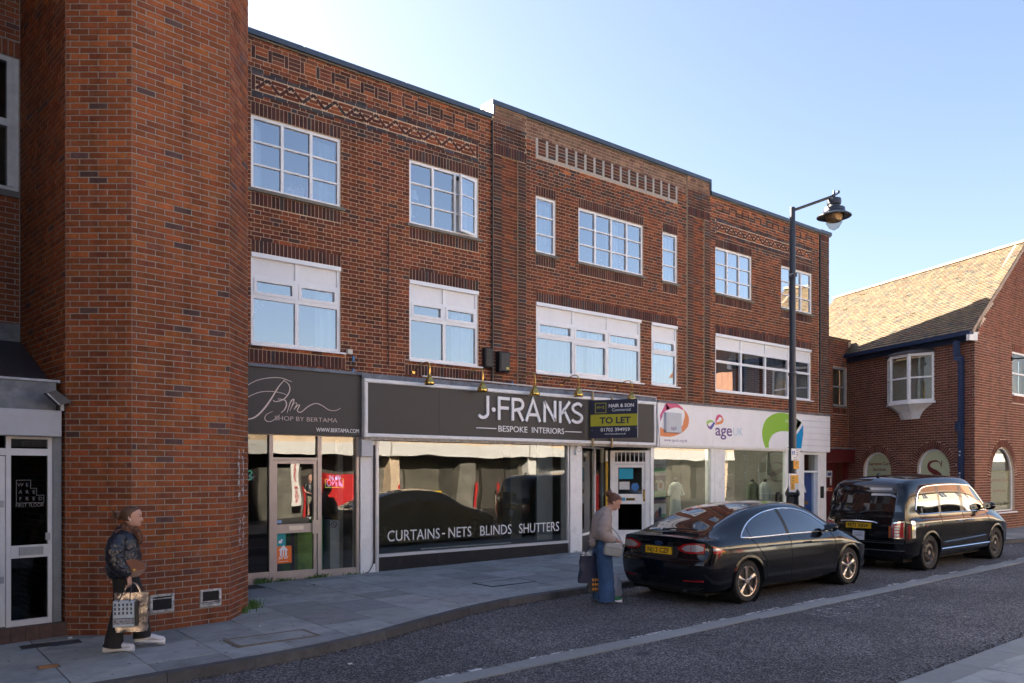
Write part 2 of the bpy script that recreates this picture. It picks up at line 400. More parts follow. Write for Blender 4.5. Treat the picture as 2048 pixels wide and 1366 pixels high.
# ------------------------------------------------------------------ ground, road, paving
def sloped(name, x0, x1, y0, y1, dz, m, **k):
    b = MB(); b.add([(x0, y0, gz(x0) + dz), (x1, y0, gz(x1) + dz), (x1, y1, gz(x1) + dz), (x0, y1, gz(x0) + dz)], [(0, 1, 2, 3)])
    return b.build(name, m, **k)
def M_asphalt():
    m = mat('asphalt', (.058, .057, .060), rough=0.8, var=0.10, scale=0.8, spec=0.35)
    n, l = nodes_of(m); b = n['Principled BSDF']; src = b.inputs['Base Color'].links[0].from_socket
    geo = n.new('ShaderNodeNewGeometry')
    vo = n.new('ShaderNodeTexVoronoi'); vo.inputs['Scale'].default_value = 70; l.new(geo.outputs['Position'], vo.inputs['Vector'])
    ramp = n.new('ShaderNodeValToRGB'); e = ramp.color_ramp.elements
    e[0].position = 0.0; e[0].color = (.42, .42, .44, 1); e[1].position = 0.93; e[1].color = (4.6, 4.4, 4.2, 1)
    x = ramp.color_ramp.elements.new(0.55); x.color = (.95, .95, .96, 1)
    sp = n.new('ShaderNodeSeparateColor'); l.new(vo.outputs['Color'], sp.inputs[0]); l.new(sp.outputs[0], ramp.inputs[0])
    mx = n.new('ShaderNodeMix'); mx.data_type = 'RGBA'; mx.blend_type = 'MULTIPLY'; mx.inputs[0].default_value = 1
    l.new(src, mx.inputs[6]); l.new(ramp.outputs[0], mx.inputs[7])
    # oil stains and worn patches
    nt = n.new('ShaderNodeTexNoise'); nt.inputs['Scale'].default_value = 0.55; nt.inputs['Detail'].default_value = 7; nt.inputs['Roughness'].default_value = 0.7
    l.new(geo.outputs['Position'], nt.inputs['Vector'])
    mr = n.new('ShaderNodeMapRange'); mr.inputs[1].default_value = 0.35; mr.inputs[2].default_value = 0.65; mr.inputs[3].default_value = 0.72; mr.inputs[4].default_value = 1.2
    l.new(nt.outputs['Fac'], mr.inputs[0])
    m3 = n.new('ShaderNodeMix'); m3.data_type = 'RGBA'; m3.blend_type = 'MULTIPLY'; m3.inputs[0].default_value = 1
    l.new(mx.outputs[2], m3.inputs[6]); l.new(mr.outputs[0], m3.inputs[7])
    n2 = n.new('ShaderNodeTexNoise'); n2.inputs['Scale'].default_value = 1.7; n2.inputs['Detail'].default_value = 4
    l.new(geo.outputs['Position'], n2.inputs['Vector'])
    r2 = n.new('ShaderNodeMapRange'); r2.inputs[1].default_value = 0.66; r2.inputs[2].default_value = 0.74; r2.inputs[4].default_value = 0.75
    l.new(n2.outputs['Fac'], r2.inputs[0])
    m4 = n.new('ShaderNodeMix'); m4.data_type = 'RGBA'; l.new(r2.outputs[0], m4.inputs[0]); l.new(m3.outputs[2], m4.inputs[6]); m4.inputs[7].default_value = (.018, .018, .02, 1)
    l.new(m4.outputs[2], b.inputs['Base Color'])
    bp = n.new('ShaderNodeBump'); bp.inputs['Strength'].default_value = 0.6; bp.inputs['Distance'].default_value = 0.006
    l.new(vo.outputs['Distance'], bp.inputs['Height']); l.new(bp.outputs[0], b.inputs['Normal'])
    return m
def M_worn(name, col, thr, scale=16):      # road paint worn through to the tarmac
    m = mat(name, col, rough=0.7, var=0.08)
    n, l = nodes_of(m); out = n['Material Output']; b = n['Principled BSDF']
    geo = n.new('ShaderNodeNewGeometry'); nt = n.new('ShaderNodeTexNoise'); nt.inputs['Scale'].default_value = scale; nt.inputs['Detail'].default_value = 6; nt.inputs['Roughness'].default_value = 0.75
    l.new(geo.outputs['Position'], nt.inputs['Vector'])
    mt = n.new('ShaderNodeMath'); mt.operation = 'GREATER_THAN'; mt.inputs[1].default_value = thr; l.new(nt.outputs['Fac'], mt.inputs[0])
    tr = n.new('ShaderNodeBsdfTransparent'); mx = n.new('ShaderNodeMixShader')
    l.new(mt.outputs[0], mx.inputs[0]); l.new(tr.outputs[0], mx.inputs[1]); l.new(b.outputs[0], mx.inputs[2]); l.new(mx.outputs[0], out.inputs['Surface'])
    return m
asph = M_asphalt()
m_slab = mat('paving concrete', (.30, .315, .31), rough=0.72, var=0.13, scale=5, bump=0.25, bscale=90, stain=0.5, stcol=(.07, .07, .072), stscale=2.2, tint=True, spec=0.35)
m_kerb = mat('kerb granite', (.085, .085, .088), rough=0.75, var=0.2, scale=9, bump=0.4, bscale=60, stain=0.6, stcol=(.03, .028, .027), stscale=3, tint=True)
m_strip = mat('channel granite', (.25, .265, .26), rough=0.7, var=0.1, scale=7, bump=0.2, bscale=120, stain=0.3, stcol=(.09, .09, .09), tint=True)
m_earth = mat('joint grit', (.045, .043, .040), rough=0.95, var=0.2, scale=20)
sloped('ground', -150, 200, -150, 200, -0.03, m_earth, kind='structure')
ROADY0, ROADY1 = 3.47, 9.55
sloped('road', -40, 70, ROADY0 - .05, 12.0, 0.0, asph, kind='structure')
road = bpy.data.objects['road']
# far-side pavement outline: kerb line as it runs past the parking bay
KERB = [(-30, 7.9), (-2, 8.05), (1.0, 8.15), (3.0, 8.22), (3.9, 8.32), (4.9, 8.56), (5.8, 8.90), (6.6, 9.18), (7.4, 9.38), (8.3, 9.47), (10.5, 9.5), (21.6, 9.5), (22.4, 9.0), (23.0, 8.2), (23.9, 7.9), (60, 7.9)]
def yk(x):
    for (a, ya), (b, yb) in zip(KERB[:-1], KERB[1:]):
        if a <= x <= b: return ya + (yb - ya) * (x - a) / (b - a)
    return 7.9
def prism_part(name, pts, z0, z1, m, parent, tintc, po, local_slope=True):
    n = len(pts); v = [(x - po[0], y - po[1], gz(x) + z1 - po[2]) for x, y in pts] + [(x - po[0], y - po[1], gz(x) + z0 - po[2]) for x, y in pts]
    f = [tuple(range(n))] + [(i, i + n, (i + 1) % n + n, (i + 1) % n) for i in range(n)]
    f = [f[0]] + [(q[0], q[1], q[2], q[3]) for q in f[1:]]
    me = bpy.data.meshes.new(name); me.from_pydata(v, [], f); me.materials.append(m)
    at = me.color_attributes.new('tint', 'FLOAT_COLOR', 'POINT'); at.data.foreach_set('color', [1.0] * (4 * len(v)))
    o = bpy.data.objects.new(name, me); COL.objects.link(o); o.parent = parent; o.color = (*tintc, 1); return o
# pavement bed
b = MB()
xs = [-30] + [x / 2 for x in range(-4, 52)] + [60]
for x0, x1 in zip(xs[:-1], xs[1:]):
    b.add([(x0, yk(x0) + .1, gz(x0) + PAVE - .012), (x1, yk(x1) + .1, gz(x1) + PAVE - .012), (x1, 19.5, gz(x1) + PAVE - .012), (x0, 19.5, gz(x0) + PAVE - .012)], [(0, 1, 2, 3)])
pave = b.build('pavement', m_earth, kind='structure')
po = worg(pave)
slabs = []
x = -3.0; wi = 0
while x < 31:
    w = 0.75 if x < 20 else 0.9
    y = 13.56 + R.uniform(0, .6) if x > 5.0 else 13.0 + R.uniform(0, .5)
    ymin = min(yk(x), yk(x + w))
    while y > ymin + .12:
        L = 0.9 if wi % 3 else 0.6
        y0 = y - L
        a, c = yk(x) + .15, yk(x + w) + .15
        q0, q1 = max(y0, a), max(y0, c)
        if y - q0 > .05 or y - q1 > .05: slabs.append((x, x + w, q0, q1, y))
        y = y0
    x += w; wi += 1
slabs.sort(key=lambda s: (s[0] ** 2 + s[2] ** 2))
inview = [s for s in slabs if abs(((s[0] + s[1]) / 2 * CT - s[2] * ST) / max(.1, (s[0] + s[1]) / 2 * ST + s[2] * CT)) < 0.72]
rest = [s for s in slabs if s not in inview]
far = inview[298:] + rest
for s in inview[:298]:
    j = .007; t = R.uniform(.74, 1.16); tc = (t * R.uniform(.97, 1.03), t, t * R.uniform(.97, 1.04)); h = PAVE + R.uniform(-.002, .002)
    prism_part('paving_slab', [(s[0] + j, s[2] + j), (s[1] - j, s[3] + j), (s[1] - j, max(s[4], s[3] + .02) - j), (s[0] + j, max(s[4], s[2] + .02) - j)], PAVE - .05, h, m_slab, pave, tc, po)
b = MB()
for s in far:
    j = .005; q = [(s[0] + j, s[2] + j), (s[1] - j, s[3] + j), (s[1] - j, s[4] - j), (s[0] + j, s[4] - j)]
    b.add([(x_, y_, gz(x_) + PAVE) for x_, y_ in q] + [(x_, y_, gz(x_) + PAVE - .04) for x_, y_ in q], [(0, 1, 2, 3), (0, 4, 5, 1), (1, 5, 6, 2), (2, 6, 7, 3), (3, 7, 4, 0)])
m_slab2 = mat('paving concrete far', (.30, .315, .31), rough=0.72, var=0.13, scale=5, bump=0.25, bscale=90, stain=0.5, stcol=(.07, .07, .072), stscale=2.2, spec=0.35)
if far: b.build('slab_field', m_slab2, pave, kind='stuff')
# kerb stones along the line
x = -4.0
while x < 30:
    L = 0.9
    # walk along the polyline so stones keep their length on the slant
    sl_ = (yk(x + .3) - yk(x)) / .3; x1 = x + L / math.hypot(1, sl_)
    j = .004; t = R.uniform(.75, 1.15)
    n = 4; top = []; bot = []
    for i in range(n + 1):
        xx = x + j + (x1 - x - 2 * j) * i / n; top.append((xx, yk(xx) + .0)); bot.append((xx, yk(xx) + .148))
    prism_part('kerb_stone', top + bot[::-1], -.06, PAVE + R.uniform(-.003, .003), m_kerb, pave, (t, t, t), po)
    x = x1
# pale stone strip between the bay and the carriageway
ro = worg(road); x = -2.0; i = 0
while x < 34:
    L = R.choice((0.9, 1.2, 1.0, 1.1)); t = R.uniform(.85, 1.12); dz = R.uniform(.006, .014); sk = R.uniform(-.012, .012)
    y0, y1 = 6.36 + sk, 6.62 + sk
    prism_part('channel_slab', [(x + .006, y0), (x + L - .006, y0 + R.uniform(-.008, .008)), (x + L - .006, y1), (x + .006, y1)], -.05, dz, m_strip, road, (t, t, t), ro)
    x += L; i += 1
# worn paint: dashes on the bay line and two crumbled words beside the strip
m_paint = M_worn('worn road paint', (.55, .55, .55), 0.50, 14)
m_paint2 = M_worn('ghost road paint', (.42, .42, .42), 0.55, 22)
b = MB(); x = 3.0
while x < 26:
    L = R.uniform(.3, .9)
    b.add([(x, 6.635, gz(x) + .004), (x + L, 6.635, gz(x + L) + .004), (x + L, 6.705, gz(x + L) + .004), (x, 6.70, gz(x) + .004)], [(0, 1, 2, 3)]); x += L + R.uniform(.25, .9)
b.build('bay_line', m_paint, road, kind='structure')
class RoadFrame:                          # letters lying on the road, read along +X
    def __init__(s, x, y, k): s.x, s.y, s.k = x, y, k
    def p(s, u, z, d=0.0): return (s.x + u, s.y + z * s.k, gz(s.x + u) + .003 + d)
text('road_lettering', 'LOADING', RoadFrame(11.6, 5.78, 1), 0, 0, .46, .001, m_paint2, road, ext=0, width=2.6)
text('road_lettering', 'ONLY', RoadFrame(15.4, 5.85, 1), 0, 0, .42, .001, m_paint2, road, ext=0, width=1.9)
# near pavement at the camera's feet
b = MB()
b.add([(-30, -3.6, gz(-30) + PAVE - .012), (60, -3.6, gz(60) + PAVE - .012), (60, 3.4, gz(60) + PAVE - .012), (-30, 3.4, gz(-30) + PAVE - .012)], [(0, 1, 2, 3)])
npave = b.build('near_pavement', m_earth, kind='structure'); npo = worg(npave)
x = 4.0
while x < 18:
    prism_part('kerb_stone', [(x + .004, 3.17), (x + .896, 3.17), (x + .896, 3.47), (x + .004, 3.47)], -.05, PAVE + R.uniform(-.003, .003), m_strip, npave, (R.uniform(.8, 1.05),) * 3, npo); x += .9
for i in range(20):
    ya = 3.165
    for k in range(5):
        L = .6 if (k == 0 and i % 2) else .9; x0 = 4 + i * .75; t = R.uniform(.85, 1.15)
        prism_part('paving_slab', [(x0 + .005, ya - L + .01), (x0 + .745, ya - L + .01), (x0 + .745, ya), (x0 + .005, ya)], PAVE - .05, PAVE + R.uniform(-.002, .002), m_slab, npave, (t, t, t), npo); ya -= L
# crumbled edge of the tarmac along the near kerb
b = MB()
for i in range(900):
    x = R.uniform(5, 14); y = 3.49 + abs(R.gauss(0, .13)); s = R.uniform(.006, .017)
    b.ball((x, y, gz(x) + s * .3), s, s * R.uniform(.7, 1.2), s * .8, 5, 3)
m_grit = mat('loose grit', (.075, .072, .070), rough=0.9, var=0.4, scale=30)
b.build('gravel', m_grit, label='loose dark grit along the crumbled tarmac edge', cat='gravel', kind='stuff')
# covers, boxes and marks set in the far pavement
m_iron = mat('cast iron', (.06, .062, .066), rough=0.55, metal=0.6, var=0.25, scale=30, bump=0.6, bscale=70)
def cover(name, x, y, w, h, rim, m_in, m_rim, label, cat, ang=0.0):
    e = empty(name, (x, y, gz(x) + PAVE), label, cat, rz=ang)
    b = MB()
    for (a0, a1, c0, c1) in ((-w / 2, w / 2, -h / 2, -h / 2 + rim), (-w / 2, w / 2, h / 2 - rim, h / 2), (-w / 2, -w / 2 + rim, -h / 2 + rim, h / 2 - rim), (w / 2 - rim, w / 2, -h / 2 + rim, h / 2 - rim)):
        b.box(FLAT, a0, a1, -.01, .008, -c1, -c0)
    b.build('rim', m_rim, e, local=True)
    MB().box(FLAT, -w / 2 + rim + .002, w / 2 - rim - .002, -.01, .006, -h / 2 + rim + .002, h / 2 - rim - .002).build('lid', m_in, e, local=True)
    return e
m_brown = mat('rusty rim', (.16, .13, .10), rough=0.8, var=0.3, scale=20)
m_orange = mat('orange plate', (.42, .17, .05), rough=0.7, var=0.3, scale=20, stain=.4)
cover('manhole_cover', *onG(545, 1276, PAVE), 1.0, .5, .045, m_slab2, m_brown, 'wide slab-filled inspection cover with rusty rim in pavement', 'manhole cover')
cover('water_cover', *onG(74, 1292, PAVE), .32, .2, .025, m_iron, m_iron, 'dark iron valve cover near the door step', 'valve cover')
cover('water_cover', *onG(130, 1286, PAVE), .32, .2, .025, mat('bluish iron', (.05, .07, .11), rough=.5, metal=.5, var=.3, scale=30), m_iron, 'bluish iron valve cover beside the brick tower foot', 'valve cover')
cover('service_plate', *onG(97, 1334, PAVE), .2, .16, .012, m_orange, m_brown, 'small orange plate set in a paving slab', 'service plate')
cover('manhole_cover', *onG(1010, 1165, PAVE), 1.0, .55, .03, m_slab2, m_iron, 'square slab-filled cover in pavement before the window', 'manhole cover')

# gum spots and scuffs on the paving, grit in the gutter, cracks in the tarmac
b = MB()
for i in range(420):
    x = R.uniform(.5, 16); y = R.uniform(yk(x) + .2, 13.3); r = R.uniform(.008, .022); b.add([(x + r * math.cos(a), y + r * math.sin(a), gz(x) + PAVE + .0035) for a in (0, 1.05, 2.1, 3.14, 4.19, 5.24)], [tuple(range(6))])
b.build('gum_spot', mat('trodden gum', (.075, .078, .08), rough=.9, var=.4, scale=30), pave, kind='stuff')
b = MB()
for i in range(1500):
    x = R.uniform(1, 24); y = yk(x) - abs(R.gauss(0, .05)) - .004; s = R.uniform(.004, .011); b.hexa([(x - s, y - s, gz(x)), (x + s, y - s, gz(x)), (x + s, y + s, gz(x)), (x - s, y + s, gz(x)), (x - s * .5, y - s * .6, gz(x) + s), (x + s * .6, y - s * .4, gz(x) + s), (x + s * .4, y + s * .5, gz(x) + s), (x - s * .6, y + s * .5, gz(x) + s)])
b.build('gutter_grit', mat('gutter dirt', (.06, .05, .04), rough=.95, var=.5, scale=30), road, kind='stuff')
m_crk = mat('tar crack', (.012, .012, .013), rough=.8, var=0)
def crack(pts, w=.012):
    b = MB(); P = [onG(*p) for p in pts]; P = smooth([(x + R.gauss(0, .01), y + R.gauss(0, .01)) for x, y in P], 6)
    for (x0, y0), (x1, y1) in zip(P[:-1], P[1:]):
        L = math.hypot(x1 - x0, y1 - y0) or 1; nx, ny = -(y1 - y0) / L * w * R.uniform(.4, 1), (x1 - x0) / L * w * R.uniform(.4, 1)
        b.add([(x0 - nx, y0 - ny, gz(x0) + .003), (x1 - nx, y1 - ny, gz(x1) + .003), (x1 + nx, y1 + ny, gz(x1) + .003), (x0 + nx, y0 + ny, gz(x0) + .003)], [(0, 1, 2, 3)])
    b.build('road_crack', m_crk, road)
crack([(1580, 1330), (1600, 1335), (1630, 1345), (1670, 1352), (1710, 1362)]); crack([(1760, 1300), (1790, 1306), (1830, 1318)], .008); crack([(820, 1262), (880, 1255), (930, 1256)], .008)
# ------------------------------------------------------------------ brick stair tower and the dark doorway at the end of the street
Z0 = 9.68
TP = [(-6.83, 11.11), (-5.403, 9.68), (-4.598, 9.68), (-3.7235, 10.5545), (-3.7235, 11.302), (-4.598, 12.1765)]   # sideways, forward
TW = [cv(*p) for p in TP]
def wall_frame(a, b):                # seen from the street, left to right
    return Frame(a[0], a[1], b[0] - a[0], b[1] - a[1]), math.hypot(b[0] - a[0], b[1] - a[1])
m_tbrick = M_brick('tower brick', 0.22, 0.35); m_tmort = mat('tower mortar', (.27, .245, .215), rough=0.95, var=0.2, scale=25)
tower = empty('brick_tower', (TW[2][0], TW[2][1], gz(2) + PAVE), 'tall canted red brick stair tower with two air vents at its foot', 'tower')
b = MB(); base = [(p[0], p[1]) for p in TW] + [cv(-5.6, 13.6), cv(-8.2, 12.6)]
b.add([(x, y, 0.0) for x, y in base] + [(x, y, 10.6) for x, y in base], [tuple(range(8, 16))] + [(i, (i + 1) % 8, (i + 1) % 8 + 8, i + 8) for i in range(8)])
cx_, cy_ = sum(p[0] for p in base) / 8, sum(p[1] for p in base) / 8
core = MB(); core.add([((x - cx_) * .996 + cx_, (y - cy_) * .996 + cy_, z) for x, y, z in b.v], b.f); core.build('mortar_core', m_tmort, tower)
def tt(r, u, z):
    c = pick(r, TOWER)
    if z < 1.0: c = mixc(c, (.13, .045, .03), .35)
    return c
items = []
V1 = (onY(300, 1200, 0), )
fr_main = None
for i in range(5):
    fr, L = wall_frame(TW[i], TW[i + 1])
    holes = []
    if i == 2: fr_main = fr
    # brick returns round each angle: corners staggered by half a brick
    holes = [(.21, .505, .354, .577), (.837, 1.117, .354, .574)] if i == 2 else []
    zt = 10.6
    items += [(fr, q) for q in lay(0.0, L, gz(2) + PAVE - .03, zt, holes, 'stretcher', 0.0, tt, zref=.11, uref=(.1125 if i % 2 else 0.0) + .056, mort=.012)]
put_bricks(items, tower, m_tbrick, 296, bevel=0.004, back=0.03)
# two battered air vents at the foot of the street face
m_vent = mat('flaking white paint', (.42, .42, .42), rough=.7, var=.5, scale=18, stain=.9, stcol=(.03, .03, .03), stscale=14)
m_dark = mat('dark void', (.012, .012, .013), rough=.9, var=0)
for (u0, u1, lift, n) in ((.21, .505, 0, 1), (.837, 1.117, .0, 2)):
    z0, z1 = .354, .576
    e = MB()
    for a in ((u0, u1, z0, z0 + .028), (u0, u1, z1 - .028, z1), (u0, u0 + .03, z0 + .028, z1 - .028), (u1 - .03, u1, z0 + .028, z1 - .028)):
        e.box(fr_main, *a, -.03, .014)
    v = e.build('air_vent', m_vent, tower)
    if n == 1: v['label'] = 'vent with an open slot below its one bar'
    else: v['label'] = 'vent with an open slot above crumpled bars'
    obox('vent_back', fr_main, u0 + .03, u1 - .03, z0 + .028, z1 - .028, -.006, .0015, m_dark, v)
    for k in range(n if n == 1 else 2):
        zz = z1 - .06 if n == 1 else z0 + .035 + k * .022
        MB().box(fr_main, u0 + .03, u1 - .03, zz, zz + .012, .002, .010).build('vent_bar', m_vent, v)
# peeling white posters / paint flakes on the right-hand return
fr_r, L_r = wall_frame(TW[3], TW[4])
m_flake = M_worn('torn white paper', (.50, .50, .50), 0.535, 16)
b = MB()
for (px, ya, yb) in ((476, 898, 975), (484, 898, 990), (477, 985, 1000), (478, 1035, 1090), (485, 1030, 1095)):
    t = -3.7235 / ((px - CPX) / FPX); u = t - 10.5545
    za = HC - (yb - HPY) / FPX * t; zb = HC - (ya - HPY) / FPX * t
    b.box(fr_r, u - .018, u + .055, za, zb, .004, .0065)
setp(b.build('torn_poster', m_flake), 'torn strips of white paper on the tower edge', 'poster')
# --- the recessed building behind
lw, lb = cv(-6.83 - 4 * .7071, 11.11 - 4 * .7071), cv(-6.83, 11.11)
frl, Ll = wall_frame(lw, lb)         # u = 4 at the tower
lbld = empty('left_building', (lb[0], lb[1], gz(1) + PAVE), 'dark recessed brick building with white upper window beside the tower', 'building')
def ul(px, fr=frl):                  # picture column to u on a 45 degree plane
    a = (px - CPX) / FPX
    # solve point o + s*(.7071,.7071) in (lat, fwd)
    la, fo = fr.lat
    s = (la - a * fo) / (a * .70711 - .70711); return s, fo + s * .70711
frl.lat = (-6.83 - 4 * .70711, 11.11 - 4 * .70711)
def lz_(px, py, fr): s, f = ul(px, fr); return HC - (py - HPY) / FPX * f
wu1 = ul(38)[0]; wz0 = lz_(38, 385, frl); wz1 = lz_(38, 118, frl)
wg = [cv(*p) for p in ((-6.75, 9.0), (-5.3, 6.2), (-12, 3.5), (-14, 8))]; wm = MB(); wm.add([(x, y, 0) for x, y in wg] + [(x, y, 15.5) for x, y in wg], [(4, 5, 6, 7)] + [(i, (i + 1) % 4, (i + 1) % 4 + 4, i + 4) for i in range(4)]); wm.build('unseen_shade_wing', mat('shade wing brick', (.16, .06, .04), rough=.9), lbld)  # unseen wing added left of frame, darkens the doorway and tower flank
bb = MB(); bp = [cv(*p) for p in ((-6.9, 11.3), (-14.0, 4.2), (-22, 12.2), (-12.0, 16.5), (-8.2, 14.0))]; bb.add([(x, y, 0) for x, y in bp] + [(x, y, 15.5) for x, y in bp], [(5, 6, 7, 8, 9)] + [(i, (i + 1) % 5, (i + 1) % 5 + 5, i + 5) for i in range(1, 5)])
bb.build('unseen_sun_block', m_tmort, lbld)  # unseen mass added to keep sun off the tower's canted left face
holes = [(wu1 - 2.2, wu1, wz0, wz1), (0.0, 3.3, 0.0, 3.2)]
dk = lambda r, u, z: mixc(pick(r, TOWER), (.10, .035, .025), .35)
mortar(frl, 0.0, 4.0, 0.0, 15.5, holes, m_tmort, lbld)
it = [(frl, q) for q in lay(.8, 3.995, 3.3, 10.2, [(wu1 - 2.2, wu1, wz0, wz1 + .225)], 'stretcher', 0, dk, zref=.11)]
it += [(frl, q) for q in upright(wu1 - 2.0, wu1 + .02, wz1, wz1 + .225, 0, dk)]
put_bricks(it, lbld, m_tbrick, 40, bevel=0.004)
m_upvc = mat('white plastic frame', (.84, .85, .86), rough=.35, var=.03, scale=4, stain=.15, stcol=(.5, .5, .5))
m_oldwhite = mat('weathered white frame', (.52, .55, .58), rough=.5, var=.1, scale=8, stain=.5, stcol=(.3, .31, .32), stscale=5)
m_glass = glass('window glass', 1.0, ior=1.6, wav=.002)
m_room = mat('dim room wall', (.16, .15, .14), rough=.9, var=.05)
w = MB()
zm = lz_(38, 250, frl)
w.box(frl, wu1 - .07, wu1, wz0, wz1, -.12, -.02); w.box(frl, wu1 - 2.2, wu1 - .07, wz1 - .07, wz1, -.12, -.02); w.box(frl, wu1 - 2.2, wu1 - .07, wz0, wz0 + .06, -.12, -.02); w.box(frl, wu1 - 2.2, wu1 - .07, zm - .05, zm + .05, -.12, -.02)
w.box(frl, wu1 - .14, wu1 - .07, wz0 + .06, zm - .05, -.1, -.005); w.box(frl, wu1 - .14, wu1 - .07, zm + .05, wz1 - .07, -.1, -.025)
win = w.build('window', m_oldwhite, lbld)
for za, zb in ((wz0 + .06, zm - .05), (zm + .05, wz1 - .07)):
    obox('pane', frl, wu1 - 2.2, wu1 - .14, za, zb, -.085, -.08, m_glass, win)
MB().box(frl, wu1 - 2.25, wu1 + .0, wz0 - .09, wz0 - .002, -.1, .03).build('sill', mat('dark sill', (.12, .12, .12), rough=.8), win)
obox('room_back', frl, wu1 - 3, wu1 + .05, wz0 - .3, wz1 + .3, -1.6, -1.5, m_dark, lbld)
# door plane further forward
fo = (-5.45 - 3 * .70711, 9.75 - 3 * .70711)
frd = Frame(*cv(*fo), cv(-5.45, 9.75)[0] - cv(*fo)[0], cv(-5.45, 9.75)[1] - cv(*fo)[1]); frd.lat = fo
Ud = lambda px: ul(px, frd)[0]
Zd = lambda px, py: lz_(px, py, frd)
m_steel = mat('dull grey metal', (.30, .33, .37), rough=.45, metal=.5, var=.1, scale=5, stain=.3, stcol=(.2, .2, .2))
m_lead = mat('lead sheet', (.115, .13, .15), rough=.6, metal=.3, var=.3, scale=3.5, stain=.7, stcol=(.26, .29, .32), stscale=2.5)
m_alu = mat('white aluminium', (.56, .59, .63), rough=.4, var=.05, stain=.2, stcol=(.4, .4, .4))
# fascia and lead work over the door
fz0, fz1 = Zd(66, 873), Zd(66, 820)
MB().bev(frd, -1.0, 2.93, fz0, fz1, .0, .13, .008).build('fascia_board', mat('grey fascia', (.36, .39, .44), rough=.45, var=.04, stain=.2, stcol=(.28, .3, .33)), lbld)
obox('lead_upstand', frd, -1, 2.9, fz1 + .002, Zd(60, 762), -.3, .02, m_lead, lbld)
obox('lead_cap', frd, -1, 2.94, Zd(60, 762) + .002, Zd(60, 757), -.32, .04, mat('pale lead', (.3, .33, .37), rough=.5, metal=.3, var=.3, scale=6), lbld)
b = MB(); zt_ = lz_(20, 682, frl)
la, lbp = frd.p(-1, Zd(60, 757), -.3), frd.p(2.93, Zd(60, 757), -.3); lc, ld = frl.p(4.0, zt_, .01), frl.p(0, zt_, .01)
b.add([la, lbp, lc, ld], [(0, 1, 2, 3)]); b.add([(p[0], p[1], p[2] - .05) for p in (la, lbp, lc, ld)], [(3, 2, 1, 0)]); b.build('porch_roof', mat('dark slate', (.035, .035, .04), rough=.5, var=.4, scale=7, bump=.5, bscale=12), lbld)
obox('lead_flashing', frl, 0, 3.99, zt_ - .03, zt_ + .24, 0.004, .02, m_lead, lbld)
# floodlight on the ledge
fx, fy, fzz = frd.p(Ud(103), Zd(103, 800), .16)
fl = empty('floodlight', (fx, fy, fzz - .1), 'battered black floodlight on the grey ledge by the tower', 'floodlight')
b = MB(); b.hexa([frd.p(Ud(103) + x, Zd(103, 800) + z, .16 + y) for x, z, y in ((-.13, .06, .1), (.02, -.08, .1), (.02, -.08, -.02), (-.13, .06, -.02), (-.02, .1, .1), (.15, -.03, .1), (.15, -.03, -.02), (-.02, .1, -.02))])
b.build('housing', mat('scuffed black', (.05, .05, .055), rough=.5, var=.3), fl)
b = MB(); b.hexa([frd.p(Ud(103) + x, Zd(103, 800) + z, .16 + y) for x, z, y in ((-.12, .05, .104), (.01, -.075, .104), (.01, -.075, .11), (-.12, .05, .11), (-.11, .06, .104), (.02, -.068, .104), (.02, -.068, .11), (-.11, .06, .11))])
b.build('lens', m_steel, fl)
obox('bracket', frd, Ud(103) + .06, Ud(103) + .1, fz1, Zd(103, 800) - .02, .02, .14, m_steel, fl)
# door screen
zb = gz(1) + PAVE + .17; ztop = fz0 - .002
obox('door_step', frd, -1, 3.0, 0.0, zb, -.6, .10, mat('step tile', (.055, .04, .036), rough=.7, var=.25, scale=16), lbld)
b = MB(); 
for k in range(18):
    b.bev(frd, .3 + k * .15 + .004, .45 + k * .15 - .004, gz(1) + PAVE - .02, zb - .006, .10, .108, .002)
b.build('riser_tile', mat('riser tile', (.075, .042, .036), rough=.6, var=.25, scale=12), lbld)
uA, uB, uC, uD = Ud(12), Ud(22), Ud(105), Ud(122)
scr = MB(); zt1 = Zd(60, 911); zt2 = Zd(60, 904)
scr.box(frd, uA, uB, zb, ztop, -.06, .0); scr.box(frd, uC - .05, uC, zb, ztop, -.06, .0); scr.box(frd, uB, uC - .05, zt1 - .0, zt2 + .04, -.06, .0)
scr.box(frd, uB, uC - .05, zb, zb + .07, -.06, .0); mz0, mz1 = Zd(60, 1115), Zd(60, 1090); scr.box(frd, uB, uC - .05, mz0, mz1, -.06, .004); scr.box(frd, uB, uC - .05, ztop - .03, ztop, -.06, 0)
scr.box(frd, -.8, uA, zt1, zt2 + .04, -.06, .0)
door = scr.build('door_screen', m_alu, lbld)
m_dglass = glass('door glass', .9, tint=(.55, .57, .58), ior=1.55)
for za, zc in ((zb + .07, mz0), (mz1, zt1), (zt2 + .04, ztop - .03)): obox('pane', frd, uB, uC - .05, za, zc, -.034, -.028, m_dglass, door)
obox('letter_plate', frd, Ud(38), Ud(86), mz0 + .03, mz1 - .02, .004, .02, m_steel, door)
obox('lock', frd, Ud(90), Ud(99), Zd(95, 1080), Zd(95, 1065), .0, .03, m_steel, door)
leaf = obox('door_leaf', frd, -.8, uA - .004, zb + .01, zt1 - .01, -.055, -.01, m_alu, lbld)
h = MB(); h.tube([frd.p(uA - .1, Zd(5, 1105), .02), frd.p(uA - .1, Zd(5, 1028), .02)], .016, 8); h.build('pull_handle', m_steel, leaf)
for yy in (1008, 1160): obox('lock', frd, uA - .12, uA - .02, Zd(8, yy) - .04, Zd(8, yy) + .04, -.01, .0, m_steel, leaf)
obox('door_post', frd, uC + .002, uD, zb - .1, ztop, -.3, .02, mat('dark grey post', (.16, .18, .2), rough=.5, var=.1), lbld)
obox('hall_wall', frd, -1, 3.2, 0, 3.2, -2.0, -1.9, mat('dark hall', (.06, .055, .05), rough=.8, var=.2, scale=2), lbld)
